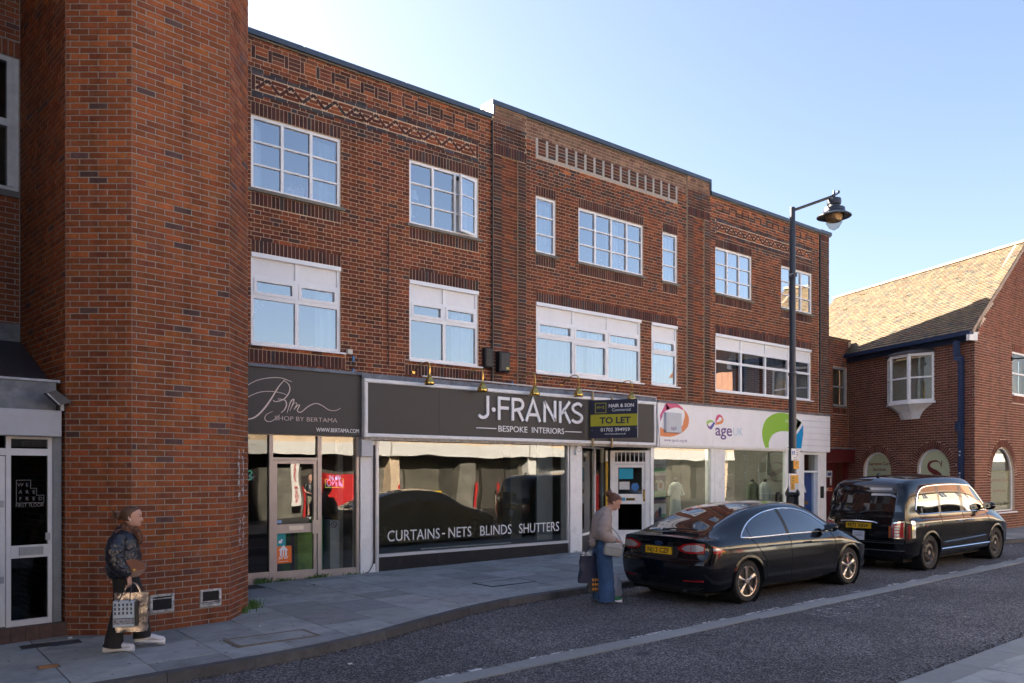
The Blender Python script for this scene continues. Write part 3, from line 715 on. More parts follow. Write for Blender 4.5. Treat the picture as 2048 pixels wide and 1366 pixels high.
hb = obox('hall_mat', frd, .4, 2.8, zb - .02, zb + .003, -1.8, -.1, m_dark, lbld)
# vinyl lettering on the glass
m_vin = mat('white vinyl', (.62, .64, .66), rough=.5, var=0); m_vind = mat('faint vinyl', (.13, .135, .14), rough=.5, var=0)
zl = [Zd(60, 973), Zd(60, 987.5), Zd(60, 1001)]
for row, s in enumerate(('WE', 'ARE', 'FRED')):
    for i, chx in enumerate(s): text('lettering', chx, frd, Ud(42) + i * (Ud(56) - Ud(42.5)), zl[row], .042, -.026, m_vind, door, ext=.0005)
text('lettering', 'FIRST FLOOR', frd, (Ud(33) + Ud(89)) / 2, Zd(60, 1014), .042, -.026, m_vind, door, ext=.0005, width=Ud(89) - Ud(33))
b = MB(); du = Ud(56) - Ud(42.5); u0 = Ud(34); z_ = [zl[0] + .075, zl[0] - .022, zl[1] - .02, zl[2] - .028]
b.ribbon([(u0, z_[3]), (u0, z_[0]), (u0 + du * 2.1, z_[0]), (u0 + du * 2.1, z_[1]), (u0 + du * 3.0, z_[1]), (u0 + du * 3.0, z_[2]), (u0 + du * 4.1, z_[2]), (u0 + du * 4.1, z_[3])], .006, frd, -.026, -.025, closed=True); b.build('logo_outline', m_vind, door)
# ------------------------------------------------------------------ the long three-storey brick building
FM = Frame(0, D, 1, 0)               # u = X
def F(px, py, d=0.0): return onY(px, py, D - d)
main = empty('brick_building', (14, D, gz(14) + PAVE), 'long three-storey brick building with white windows over four shopfronts', 'building')
m_brk = M_brick('facade brick', 0.22); m_mort = mat('facade mortar', (.58, .42, .285), rough=.95, var=.2, scale=20, stain=.3, stcol=(.25, .19, .14), stscale=2)
ZR = 8.29 - 0.075 * 120
UP = [(5.19, 6.89, 3), (8.38, 10.08, 3), (11.68, 12.285, 1), (13.0, 15.25, 4), (15.985, 16.58, 1), (18.19, 19.89, 3), (21.39, 23.09, 3)]
LO = [(5.19, 6.89, 2), (8.38, 10.08, 2), (11.69, 15.16, 3), (15.56, 16.57, 1), (18.19, 23.04, 4)]
UZ0, UZ1, LZ0, LZ1 = 7.01, 8.29, 4.31, 5.90
ZS = 3.9                             # brickwork starts above the shop signs
op_up = [(a, b, UZ0, UZ1) for a, b, n in UP]; op_lo = [(a, b, LZ0, LZ1) for a, b, n in LO]
ops = op_up + op_lo
SOLD_H = .225
feat = list(ops)
items = []
add = lambda bl: items.extend((FM, q) for q in bl)
sold = lambda r, u, z: pick(r, SOLD)
drk = lambda r, u, z: pick(r, DARK)
org = lambda r, u, z: pick(r, ORANGE)
pal = lambda r, u, z: pick(r, PALE)
def maintint(r, u, z):
    c = pick(r, RED)
    if z > 9.15: c = pick(r, ORANGE) if r.random() < .75 else pick(r, RED)
    elif z > 8.45: c = pick(r, DARK) if r.random() < .68 else pick(r, RED)
    return c
def ctint(r, u, z):
    if z > 9.5: return pick(r, PALE)
    if z > 9.0: return pick(r, ORANGE if r.random() < .3 else (RED if r.random() < .5 else DARK))
    if z > 8.5: return pick(r, RED if r.random() < .6 else DARK)
    return pick(r, RED)
# window heads and sills on end
for a, b, z in [(w[0], w[1], UZ1) for w in UP] + [(w[0], w[1], LZ1) for w in LO[:2]] + [(11.69, 16.57, LZ1)] + [(18.19, 23.04, LZ1)]:
    add(upright(a, b, z, z + SOLD_H, 0, sold)); feat.append((a, b, z, z + SOLD_H))
feat.append((15.16, 15.56, LZ1 - .0, LZ1))
for a, b, n in UP:
    add(upright(a, b, 6.725, 6.95, 0, sold)); feat.append((a - .06, b + .06, 6.95, UZ0)); feat.append((a, b, 6.725, 6.95))
for a, b, n in LO[:2]:
    add(lay(a - .1, b + .1, LZ0 - .085, LZ0 - .01, (), 'stretcher', 0, org, zref=LZ0 - .085)); add(upright(a - .1, b + .1, LZ0 - .31, LZ0 - .085, 0, sold)); feat.append((a - .1, b + .1, LZ0 - .31, LZ0))
# decorated parapets
def parapet(u0, u1):
    zt = 9.635
    n = int((u1 - u0) / .30); w = (u1 - u0) / n
    za, zb = 9.27, 9.49
    for i in range(n + 1):
        x = u0 + i * w
        add(upright(x - .036, x + .036, za, zb, .0, sold, n=1))
        if i < n: add(lay(x + .036, x + w - .036, za, zb, (), 'stack', 0, lambda r, u, z: pick(r, ORANGE if r.random() < .55 else DARK), zref=za, course=(zb - za) / 3))
    feat.append((u0 - .036, u1 + .036, za, zb))
    # zigzag band
    z0, z1 = 8.715, 8.985; nz = 11; pw = (u1 - u0 - .09) / nz; x0 = u0 + .045
    add(upright(u0 - .036, u0 + .036, z0, z1, 0, sold, n=1)); add(upright(u1 - .036, u1 + .036, z0, z1, 0, sold, n=1))
    clear = []
    for i in range(nz):
        a, t, c = (x0 + i * pw, z0 + .035), (x0 + (i + .5) * pw, z1 - .035), (x0 + (i + 1) * pw, z0 + .035)
        for p, q in ((a, t), (c, t)):
            m1 = (p[0] + (q[0] - p[0]) * .02, p[1] + (q[1] - p[1]) * .02); m2 = (p[0] + (q[0] - p[0]) * .70, p[1] + (q[1] - p[1]) * .70)
            m3 = (p[0] + (q[0] - p[0]) * .75, p[1] + (q[1] - p[1]) * .75); m4 = (p[0] + (q[0] - p[0]) * 1.0, p[1] + (q[1] - p[1]) * 1.0)
            items.append((FM, slant(m1, m2, .054, .003, pick(R, SOLD)))); items.append((FM, slant(m3, m4, .054, .003, pick(R, DARK))))
        # infill between the limbs, small cut courses stepping inwards
        for lo in (True, False):
            for k in range(3):
                zz = (z0 + .012 + k * .068) if lo else (z1 - .012 - (k + 1) * .068)
                zc = zz + .03; f = (zc - z0 - .035) / (z1 - z0 - .07); f = min(1, max(0, f))
                half = (1 - f) * pw / 2 - .052 if lo else f * pw / 2 - .052
                cx = x0 + (i + .5) * pw if lo else x0 + (i + 1) * pw
                if half > .03 and (lo or i < nz - 1):
                    add([((cx - half, zz + .004), (cx + half, zz + .004), (cx + half, zz + .062), (cx - half, zz + .062), -.001, pick(R, ORANGE if R.random() < .3 else RED))])
    for k in range(3):                # cut bricks in the two end triangles
        zz = z1 - .012 - (k + 1) * .068; half = min(1, max(0, (zz + .03 - z0 - .035) / (z1 - z0 - .07))) * pw / 2 - .05
        if half > .03:
            for a_, c_ in ((x0 - .004, x0 + half), (u1 - .045 - half, u1 - .041)): add([((a_, zz + .004), (c_, zz + .004), (c_, zz + .062), (a_, zz + .062), -.001, pick(R, RED))])
    feat.append((u0 - .036, u1 + .036, z0, z1))
    blue = lambda r, u, z: pick(r, [(2, (.06, .06, .07)), (2, (.09, .085, .09)), (3, (.07, .04, .036))])
    add(lay(u0 - .036, u1 + .036, z1, z1 + .075, (), 'stretcher', 0, blue, zref=z1)); add(lay(u0 - .036, u1 + .036, z0 - .075, z0, (), 'stretcher', 0, blue, zref=z0 - .075))
    feat.append((u0 - .036, u1 + .036, z0 - .075, z1 + .075))
parapet(5.23, 10.05); parapet(18.23, 23.05)
# pale-jointed panel band over the middle bay
m_pale = mat('pale limewash', (.42, .40, .36), rough=.9, var=.15, scale=20, stain=.4, stcol=(.2, .18, .16))
bz0, bz1 = 9.19, 9.575; n = 16; ua, ub = 11.68, 16.575; w = (ub - ua - .07) / n
for i in range(n):
    x = ua + .07 + i * w
    add(lay(x, x + w - .07, bz0 + .01, bz1, (), 'stack', 0, drk, zref=bz0 + .01, course=(bz1 - bz0 - .01) / 5))
for i in range(n + 1):
    obox('pale_upright', FM, ua + i * w, ua + i * w + .066, bz0 + .0, bz1, -.02, .004, m_pale, main)
for i in range(24):
    L = (ub - ua) / 24; obox('pale_block', FM, ua + i * L + .003, ua + (i + 1) * L - .003, bz0 - .05, bz0 - .003, -.02, .005, m_pale, main)
feat.append((ua, ub, bz0 - .055, bz1))
# the two shallow piers with their recessed panels
PIERS = [(10.44, 11.36), (16.94, 17.885)]
for p0, p1 in PIERS:
    s = .235; zt = 8.90
    feat.append((p0, p1, ZS, 10.0))
    stripd = lambda r, u, z: pick(r, DARK)
    add(lay(p0, p0 + s, ZS, zt, (), 'stack', .055, stripd, zref=ZR)); add(lay(p1 - s, p1, ZS, zt, (), 'stack', .055, stripd, zref=ZR))
    add(lay(p0 + s, p1 - s, ZS, zt, (), 'stretcher', .02, lambda r, u, z: pick(r, RED), zref=ZR, uref=p0 + s))
    add(upright(p0 + s * .25, p1 - s * .25, zt, zt + .24, .055, sold)); add([((p0 + .006, zt + .0), (p0 + s * .25 - .006, zt + .0), (p0 + s * .25 - .006, zt + .22), (p0 + .006, zt + .22), .055, pick(R, DARK)), ((p1 - s * .25 + .006, zt), (p1 - .006, zt), (p1 - .006, zt + .22), (p1 - s * .25 + .006, zt + .22), .055, pick(R, DARK))])
    add(lay(p0, p1, zt + .24, 9.93, (), 'stretcher', .055, lambda r, u, z: pick(r, PALE if z > 9.62 else DARK), zref=zt + .24, uref=p0))
    for a, b, dd in ((p0, p0 + s, .046), (p1 - s, p1, .046), (p0 + s, p1 - s, .011)): obox('pier_core', FM, a + .001, b - .001, ZS, zt, -.009, dd, m_mort, main)
    obox('pier_core', FM, p0 + .001, p1 - .001, zt, 9.94, -.009, .046, m_mort, main)
# field brickwork
add(lay(4.0, 10.44, ZS, 9.635, feat, 'flemish', 0, maintint, zref=ZR, uref=5.19))
add(lay(11.36, 16.94, ZS, 9.93, feat, 'flemish', 0, ctint, zref=ZR, uref=11.69))
add(lay(17.885, 23.5, ZS, 9.635, feat, 'flemish', 0, maintint, zref=ZR, uref=18.19))
# end pier
add(lay(23.56, 24.06, ZS, 9.42, (), 'flemish', .03, drk, zref=ZR, uref=23.56)); add(upright(23.56, 24.06, 9.42, 9.63, .03, sold))
obox('pier_core', FM, 23.55, 24.059, ZS, 9.63, -.009, .021, m_mort, main)
holes = [(a, b, z0, z1) for a, b, z0, z1 in ops]
mortar(FM, 4.0, 10.44, 3.6, 9.636, holes, m_mort, main); mortar(FM, 10.44, 17.885, 3.6, 9.935, holes, m_mort, main); mortar(FM, 17.885, 24.055, 3.6, 9.636, holes, m_mort, main)
put_bricks(items, main, m_brk, 296)
print('facade bricks', len(items))
# body: end walls, back, flat roof, floors, copings
shell = MB()
m_shell = mat('rear render', (.22, .16, .12), rough=.9, var=.15)
shell.box(FLAT, 4.0, 4.2, 0, 9.6, -21.0, -(D + .26)); shell.box(FLAT, 23.8, 24.058, 0, 9.72, -21.0, -(D + .3)); shell.box(FLAT, 4.2, 23.8, 0, 9.6, -21.0, -20.8)
shell.build('end_wall', m_shell, main)
obox('flat_roof', FLAT, 4.2, 23.8, 9.2, 9.35, -20.8, -(D + .26), m_shell, main)
m_inw = mat('room plaster', (.42, .40, .37), rough=.9, var=.05); m_inf = mat('room floor', (.14, .11, .09), rough=.8, var=.1)
for z in (3.62, 6.45): obox('floor_slab', FLAT, 4.2, 23.8, z, z + .2, -20.8, -(D + .26), m_inf, main)
for z in (6.44, 9.19): obox('ceiling', FLAT, 4.2, 23.8, z - .02, z - .003, -18.0, -(D + .26), m_inw, main)
obox('rear_partition', FLAT, 4.2, 23.8, 3.83, 9.16, -17.4, -17.3, m_inw, main)
for x in (7.6, 10.9, 17.4): obox('partition', FLAT, x, x + .1, 3.83, 9.16, -17.3, -(D + .26), m_inw, main)
m_cop = mat('slate blue coping', (.055, .075, .105), rough=.45, metal=.2, var=.06, scale=3)
m_stone = mat('old concrete', (.20, .18, .15), rough=.9, var=.25, scale=10, stain=.6, stcol=(.07, .07, .05))
def coping(u0, u1, z0, z1):
    b = MB(); n = max(1, round((u1 - u0) / 2.4)); L = (u1 - u0) / n
    for i in range(n):
        a, c = u0 + i * L, u0 + (i + 1) * L
        b.box(FM, a + .002, c - .002, z0, z1, -.36, .075)
    b.build('coping', m_cop, main)
    obox('coping_bed', FM, u0, u1, z0 - .03, z0 - .001, -.3, .03, m_stone, main)
coping(4.0, 10.40, 9.64, 9.735); coping(10.40, 17.93, 9.945, 10.045); coping(17.93, 23.50, 9.64, 9.735); coping(23.50, 24.16, 9.655, 9.76)
MB().box(FM, 10.41, 10.46, 9.73, 9.95, -.36, .08).build('coping_return', m_cop, main); MB().box(FM, 17.87, 17.925, 9.73, 9.95, -.36, .08).build('coping_return', m_cop, main)
obox('parapet_return', FLAT, 10.46, 10.62, 9.35, 9.94, -15.8, -(D + .38), mat('cream render', (.55, .50, .40), rough=.9, var=.1), main)
# --- windows
m_pan = mat('white panel', (.82, .82, .82), rough=.4, var=.03, stain=.25, stcol=(.5, .48, .45), stscale=3)
m_pane = glass('upper glazing', 8.0, ior=1.55, wav=.003, tint=(.8, .86, .9))
WF = {}
def upper_window(a, b, n):
    w = MB(); fw = .055; mw = .055; f0, f1 = -.10, -.03
    ev = lambda *q: w.box(FM, *q)
    ev(a, b, UZ1 - fw, UZ1, f0, f1); ev(a, b, UZ0, UZ0 + fw, f0, f1); ev(a, a + fw, UZ0 + fw, UZ1 - fw, f0, f1); ev(b - fw, b, UZ0 + fw, UZ1 - fw, f0, f1)
    cw = (b - a - 2 * fw - (n - 1) * mw) / n; cells = []
    for i in range(n):
        x = a + fw + i * (cw + mw)
        if i: ev(x - mw, x, UZ0 + fw, UZ1 - fw, f0, f1)
        ch = (UZ1 - UZ0 - 2 * fw - 2 * .03) / 3
        for k in range(3):
            z = UZ0 + fw + k * (ch + .03); cells.append((x, x + cw, z, z + ch, i))
            if k: ev(x, x + cw, z - .03, z, f0 + .01, f1 - .006)
    o = w.build('window', m_upvc, main)
    if (a, n) == (8.38, 3): cells = [c for c in cells if c[4] != 2]
    for c in cells: obox('pane', FM, c[0], c[1], c[2], c[3], -.07, -.064, m_pane, o)
    MB().box(FM, a - .07, b + .07, 6.952, UZ0 - .003, -.1, .055).build('sill', m_stone, o)
    return o, cw, fw, mw
for a, b, n in UP: WF[(a, 'u')] = upper_window(a, b, n)
# the casement that stands open (hinged on its right)
o, cw, fw, mw = WF[(8.38, 'u')]
hx, hy = 10.08 - fw, D + .035; an = RAD(14); x0 = hx
fo_ = Frame(hx - cw * math.cos(an), hy - cw * math.sin(an), math.cos(an), math.sin(an))
w = MB()
for q in ((0, cw, UZ0 + .05, UZ0 + .1), (0, cw, UZ1 - .1, UZ1 - .05), (0, .045, UZ0 + .1, UZ1 - .1), (cw - .045, cw, UZ0 + .1, UZ1 - .1)): w.box(fo_, *q, -.03, .02)
ch = (UZ1 - UZ0 - .2 - .05) / 3
for k in (1, 2): w.box(fo_, .045, cw - .045, UZ0 + .1 + k * (ch + .025) - .025, UZ0 + .1 + k * (ch + .025), -.02, .012)
sash = w.build('sash', m_upvc, o, label='side sash standing open to the street')
for k in range(3): obox('pane', fo_, .045, cw - .045, UZ0 + .1 + k * (ch + .025), UZ0 + .1 + k * (ch + .025) + ch, -.008, -.002, m_pane, o)
def lower_window(a, b, n, style):
    w = MB(); f0, f1 = -.10, -.03; ev = lambda *q: w.box(FM, *q)
    zt = 5.52                        # underside of the white panels
    ev(a, b, LZ1 - .075, LZ1, f0, .02); ev(a, b, LZ0, LZ0 + .06, f0, f1); ev(a, a + .06, LZ0 + .06, LZ1 - .075, f0, f1); ev(b - .06, b, LZ0 + .06, LZ1 - .075, f0, f1)
    mw = .07; cw = (b - a - .12 - (n - 1) * mw) / n; o = None; panes = []; pans = []
    zm0, zm1 = 5.11, 5.18
    ev(a + .06, b - .06, zt - .05, zt, f0, f1); ev(a + .06, b - .06, zm0, zm1, f0, f1)
    for i in range(n):
        x = a + .06 + i * (cw + mw)
        if i: ev(x - mw, x, LZ0 + .06, LZ1 - .075, f0, f1 + .001)
        pans.append((x, x + cw, zt, LZ1 - .075))
        top_in = .055 if style != 'thin' else 0; bot_in = .05 if style == 'mid' and i == 1 else 0
        for z0, z1, g in ((zm1, zt - .05, top_in), (LZ0 + .06, zm0, bot_in)):
            if g:
                ev(x, x + cw, z0, z0 + g, f0 + .005, f1 + .012); ev(x, x + cw, z1 - g, z1, f0 + .005, f1 + .012); ev(x, x + g, z0 + g, z1 - g, f0 + .005, f1 + .012); ev(x + cw - g, x + cw, z0 + g, z1 - g, f0 + .005, f1 + .012)
            panes.append((x + g, x + cw - g, z0 + g, z1 - g))
    o = w.build('window', m_upvc, main)
    for c in panes: obox('pane', FM, *c, -.07, -.064, m_pane, o)
    for c in pans: obox('blank_panel', FM, *c, -.075, -.055, m_pan, o)
    MB().box(FM, a - .02, b + .08, LZ0 - .03, LZ0 - .002, -.1, .06).build('sill', m_upvc, o)
    return o
for (a, b, n), st in zip(LO, ('sash', 'sash', 'mid', 'sash', 'thin')): lower_window(a, b, n, st)
# --- curtains and things standing in the windows
def curtain(u0, u1, z0, z1, m, label, d=-.15, fold=.03, per=.14, group='curtains in the flats'):
    b = MB(); n = max(8, int((u1 - u0) / .018)); top = []; bot = []; ph = R.uniform(0, 6)
    V = []
    for i in range(n + 1):
        t = i / n; u = u0 + (u1 - u0) * t; q = math.sin(u / per * 6.283 + ph) * fold + math.sin(u / per * 2.4 + ph * 2) * fold * .6
        V.append((u, q))
    vs_ = [FM.p(u, z0, d + q) for u, q in V] + [FM.p(u, z1, d + q * .6) for u, q in V]
    b.add(vs_, [(i, i + 1, i + n + 2, i + n + 1) for i in range(n)])
    return setp(b.build('curtain', m, smooth=True), label, 'curtain', group)
def cloth(name, col, trans=.35):
    m = mat(name, col, rough=.9, var=.05, scale=6)
    n, l = nodes_of(m); b = n['Principled BSDF']; out = n['Material Output']
    t = n.new('ShaderNodeBsdfTranslucent'); t.inputs[0].default_value = (*col, 1); mx = n.new('ShaderNodeMixShader'); mx.inputs[0].default_value = trans
    l.new(b.outputs[0], mx.inputs[1]); l.new(t.outputs[0], mx.inputs[2]); l.new(mx.outputs[0], out.inputs['Surface']); return m
m_net = cloth('net curtain', (.80, .80, .80)); m_cur = cloth('pale curtain', (.62, .64, .68))
curtain(6.36, 6.84, UZ0, UZ1 - .1, m_cur, 'pale curtain drawn to one side behind top window nearest the tower')
curtain(5.24, 5.42, UZ0, UZ1 - .1, m_cur, 'narrow pale curtain at the tower edge of the top window')
curtain(9.62, 10.0, UZ0, UZ1 - .1, m_cur, 'pale curtain behind the open casement window')
curtain(11.72, 12.25, UZ0, UZ1 - .1, m_cur, 'curtain filling narrow upper window left of the wide four-light window')
curtain(14.1, 14.5, UZ0, UZ1 - .1, m_cur, 'pale curtain hanging in the third light of the wide upper window')
curtain(16.1, 16.5, UZ0, UZ1 - .1, m_cur, 'curtain in narrow upper window beside the right brick pier')
curtain(6.45, 6.84, LZ0, LZ1 - .4, m_cur, 'curtain at the side of the large first-floor window above the script sign')
curtain(9.5, 9.98, LZ0, LZ1 - .4, m_cur, 'curtain in first-floor window beside the black meter box')
curtain(11.75, 13.28, LZ0, LZ1 - .38, m_net, 'white net curtain across left half of the wide first-floor window')
curtain(13.42, 15.12, LZ0, LZ1 - .38, m_net, 'white net curtain across right half of the wide first-floor window')
curtain(15.6, 16.55, LZ0, LZ1 - .38, m_net, 'net curtain in small first-floor window above the letting board')
curtain(18.25, 19.35, LZ0, LZ1 - .38, m_net, 'net curtain in first light of the long first-floor window')
curtain(19.75, 20.5, LZ0, LZ1 - .38, m_net, 'net curtain gathered in second light of the long first-floor window')
curtain(20.62, 21.7, LZ0, LZ1 - .42, m_net, 'net curtain with pegged heading in third light of long first-floor window')
curtain(22.1, 22.95, LZ0, LZ1 - .42, m_net, 'net curtain behind lamp post in the long first-floor window')
# lamp, books, red vase, flowers on the sills
m_shade = mat('lampshade', (.6, .6, .62), rough=.8, var=.05); m_red = mat('red glaze', (.5, .04, .03), rough=.4, var=.1); m_book = mat('book spines', (.5, .38, .36), rough=.8, var=.5, scale=30); m_white = mat('white china', (.7, .7, .7), rough=.4, var=.03)
t = empty('table_lamp', (6.62, D + .3, 7.02), 'table lamp with pale drum shade in the top window nearest the tower', 'lamp')
MB().lathe((0, 0, .33), [(.16, 0), (.11, .2)], 14).build('lamp_shade', m_shade, t, local=True, smooth=True)
MB().lathe((0, 0, 0), [(.08, 0), (.08, .02), (.018, .04), (.015, .34)], 10).build('stem', m_white, t, local=True, smooth=True)
t2 = copy_tree(t); t2.location = (8.62, D + .32, 7.25); t2['label'] = 'table lamp beside the left jamb of the window with open casement'
setp(MB().lathe((6.36, D + .26, 7.02), [(.05, 0), (.09, .12), (.06, .3), (.04, .4), (.055, .44)], 12).build('vase', m_red, smooth=True), 'red vase standing behind curtain of the top window', 'vase')
for i in range(9):
    hgt = R.uniform(.22, .36); x = 5.93 + i * .04
    o = obox('book', FM, x, x + .034, 7.03, 7.03 + hgt, -.42, -.26, m_book); setp(o, ('first', 'second', 'third', 'fourth', 'fifth', 'sixth', 'seventh', 'eighth', 'last')[i] + ' pinkish book from the left on the top window sill', 'book', 'books on the window sill')
def flowers(x, z, label):
    e = empty('flower_vase', (x, D + .28, z), label, 'vase of flowers')
    MB().lathe((0, 0, 0), [(.05, 0), (.06, .1), (.035, .2)], 10).build('vase', m_white, e, local=True, smooth=True)
    b = MB()
    for k in range(14): b.ball((R.gauss(0, .08), R.gauss(0, .05), R.uniform(.2, .42)), .03, .03, .03, 6, 4)
    b.build('flower', mat('pale blossom', (.6, .5, .55), rough=.8, var=.4, scale=30), e, local=True, kind='stuff')
flowers(5.3, 4.65, 'pale flowers in a vase at left of window over script sign'); flowers(13.85, 7.04, 'flowers on sill in the wide four-light upper window'); flowers(14.75, 7.04, 'second bunch of flowers by the end jamb of the wide four-light window')
flowers(11.9, 7.04, 'flowers low in narrow upper window next to left pier'); flowers(16.2, 7.04, 'flowers low in narrow upper window next to right pier')
# things fixed to the wall
m_blk = mat('black plastic', (.012, .013, .015), rough=.45, var=.1)
a = F(989, 755); bx = F(1003, 708)
e = empty('utility_box', (10.55, D, 4.28), 'smooth black wall box with yellow sticker over the shop sign', 'box')
MB().bev(FM, 10.50, 10.78, 4.22, 4.66, .04, .22, .03).build('cover', m_blk, e)
MB().box(FM, 10.66, 10.74, 4.28, 4.33, .221, .223).build('sticker', mat('yellow sticker', (.6, .5, .12), rough=.6, var=.1), e)
b = MB(); b.bev(FM, 10.18, 10.38, 4.30, 4.72, 0, .13, .02)
for k in range(6): b.box(FM, 10.185, 10.375, 4.34 + k * .06, 4.365 + k * .06, .13, .15)
setp(b.build('junction_box', m_blk), 'ribbed black junction box left of the wall cable', 'junction box')
b = MB(); b.tube([FM.p(10.425, 9.6, .03), FM.p(10.43, 6.5, .03), FM.p(10.42, 4.0, .03)], .018, 6); b.build('wall_cable', m_blk, main)
b = MB(); b.tube([FM.p(23.53, 9.6, .02), FM.p(23.53, 3.95, .02)], .03, 6); b.build('wall_pipe', m_blk, main)
for p in ([(7.9, 6.9), (7.88, 5.2), (7.9, 4.1)], [(10.68, 4.22), (10.72, 4.08), (10.80, 3.95)], [(17.9, 3.98), (18.05, 3.88), (18.3, 3.9)], [(23.3, 3.9), (23.5, 3.86), (23.8, 3.95)]):
    MB().tube([FM.p(u, z, .015) for u, z in p], .008, 5).build('wall_cable', m_blk, main)
e = empty('cable_box', (7.07, D, 4.32), 'small cream cable box with blue connectors beside window', 'cable box')
obox('case', FM, 7.0, 7.1, 4.29, 4.38, 0, .07, mat('cream plastic', (.6, .58, .5), rough=.5), e)
b = MB(); b.tube([FM.p(7.1, 4.3, .04), FM.p(7.14, 4.2, .05), FM.p(7.12, 3.95, .05)], .008, 5); b.build('lead', m_blk, e)
for z in (4.16, 3.92): MB().box(FM, 7.105, 7.14, z, z + .1, .03, .07).build('connector', mat('blue plastic', (.05, .22, .5), rough=.4), e)
setp(MB().tube([FM.p(10.95, 4.05, .07), FM.p(10.95, 3.92, .07)], .018, 6).build('connector', mat('blue plastic', (.05, .22, .5))), 'blue connector hanging by the right end of black box', 'connector')
# ------------------------------------------------------------------ shop signs
m_black = mat('charcoal sign panel', (.040, .037, .035), rough=.55, var=.06, scale=3)
m_blush = mat('blush lettering', (.72, .60, .56), rough=.5, var=0)
m_wlet = mat('white lettering', (.82, .83, .85), rough=.45, var=.02)
m_wsign = mat('white sign face', (.83, .83, .85), rough=.4, var=.03, scale=2, stain=.15, stcol=(.5, .5, .52))
m_wpaint = mat('white painted timber', (.80, .80, .79), rough=.5, var=.05, scale=6, stain=.35, stcol=(.42, .40, .37), stscale=4)
m_ledge = mat('blue grey flashing', (.13, .155, .19), rough=.6, var=.35, scale=5, stain=.6, stcol=(.25, .25, .25), stscale=4)
# -- script sign by the tower
DS = .10; bu1 = F(725.2, 800, DS)[0]; bz0 = F(600, 869.5, DS)[1]; bz1 = F(600, 741, DS)[1]
s1 = empty('shop_sign', (6, D, bz0), 'charcoal fascia with flowing pale script over the glass-doored shop', 'shop sign', 'shop signs')
obox('panel', FM, 4.3, bu1, bz0, bz1, 0, DS, m_black, s1)
sc = lambda zx, zy: F(490 + zx * .37335, 680 + zy * .37335, DS)          # picture spot to sign spot
def script(pts, w0, w1, name='script_stroke'):
    p = smooth([sc(*q) for q in pts], 10); n = len(p)
    ws = [w0 + (w1 - w0) * math.sin(math.pi * i / (n - 1)) for i in range(n)]
    MB().ribbon(p, ws, FM, DS - .002, DS + .006).build(name, m_blush, s1)
script([(-60, 330), (0, 255), (60, 218), (130, 203), (190, 203), (235, 218), (250, 224)], .006, .011)
script([(-70, 395), (-20, 330), (60, 285), (130, 275), (200, 285), (228, 300)], .006, .010)
script([(-40, 425), (10, 425), (55, 412), (100, 370), (140, 315), (180, 250), (212, 214)], .006, .028)
script([(205, 215), (235, 240), (238, 275), (210, 315), (165, 330), (150, 322)], .008, .018)
script([(175, 315), (212, 322), (222, 345), (212, 372), (192, 390)], .008, .020)
script([(148, 382), (112, 402), (108, 428), (135, 437), (168, 418), (185, 400)], .006, .011)
script([(225, 390), (245, 330), (262, 322), (240, 380)], .006, .02)
script([(240, 380), (262, 340), (278, 342), (262, 372), (280, 352), (292, 350), (280, 378), (300, 386), (340, 355), (378, 340), (410, 350), (450, 375), (485, 378), (512, 365)], .006, .014)
u, z = sc(331, 424)
text('lettering', 'SHOP BY BERTAMA', FM, u, sc(331, 426)[1] - .035, .078, DS + .003, m_blush, s1, ext=.003, width=sc(497, 420)[0] - sc(164, 420)[0], off=-.002)
text('lettering', 'WWW.BERTAMA.COM', FM, sc(498, 490)[0], sc(498, 495)[1], .072, DS + .003, m_wlet, s1, ext=.002, width=sc(612, 490)[0] - sc(384, 490)[0])
MB().box(FM, 4.3, bu1 + .02, bz1 + .002, bz1 + .06, 0, DS + .05).build('flashing', m_ledge, s1)
# -- black sign with raised white letters
DJ = .22; ju0, ju1 = F(729.5, 800, DJ)[0], F(1313, 850, DJ)[0]; jz0 = F(730.8, 874, DJ)[1]; jz1 = F(729, 756, DJ)[1]
s2 = empty('shop_sign', (11.5, D, jz0), 'long black fascia in white frame with raised white capitals', 'shop sign', 'shop signs')
fr_ = MB(); fw = .075
for q in ((ju0, ju1, jz1 - fw, jz1), (ju0, ju1, jz0, jz0 + fw), (ju0, ju0 + fw, jz0 + fw, jz1 - fw), (ju1 - fw, ju1, jz0 + fw, jz1 - fw)): fr_.bev(FM, *q, 0, DJ, .015)
fr_.build('frame', m_wpaint, s2)
npan = 5
for i in range(npan):
    L = (ju1 - ju0 - 2 * fw) / npan; obox('panel', FM, ju0 + fw + i * L + .002, ju0 + fw + (i + 1) * L - .002, jz0 + fw, jz1 - fw, 0, DJ - .03, m_black, s2)
MB().box(FM, ju0 - .03, ju1 + .02, jz1 + .002, jz1 + .10, 0, DJ - .05).build('flashing', m_ledge, s2)
MB().box(FM, ju0, ju1, jz0 - .05, jz0 - .002, 0, DJ - .04).build('under_rail', mat('stained timber', (.40, .36, .30), rough=.8, var=.3, scale=14, stain=.6, stcol=(.12, .1, .08), stscale=5), s2)
dl = DJ - .03
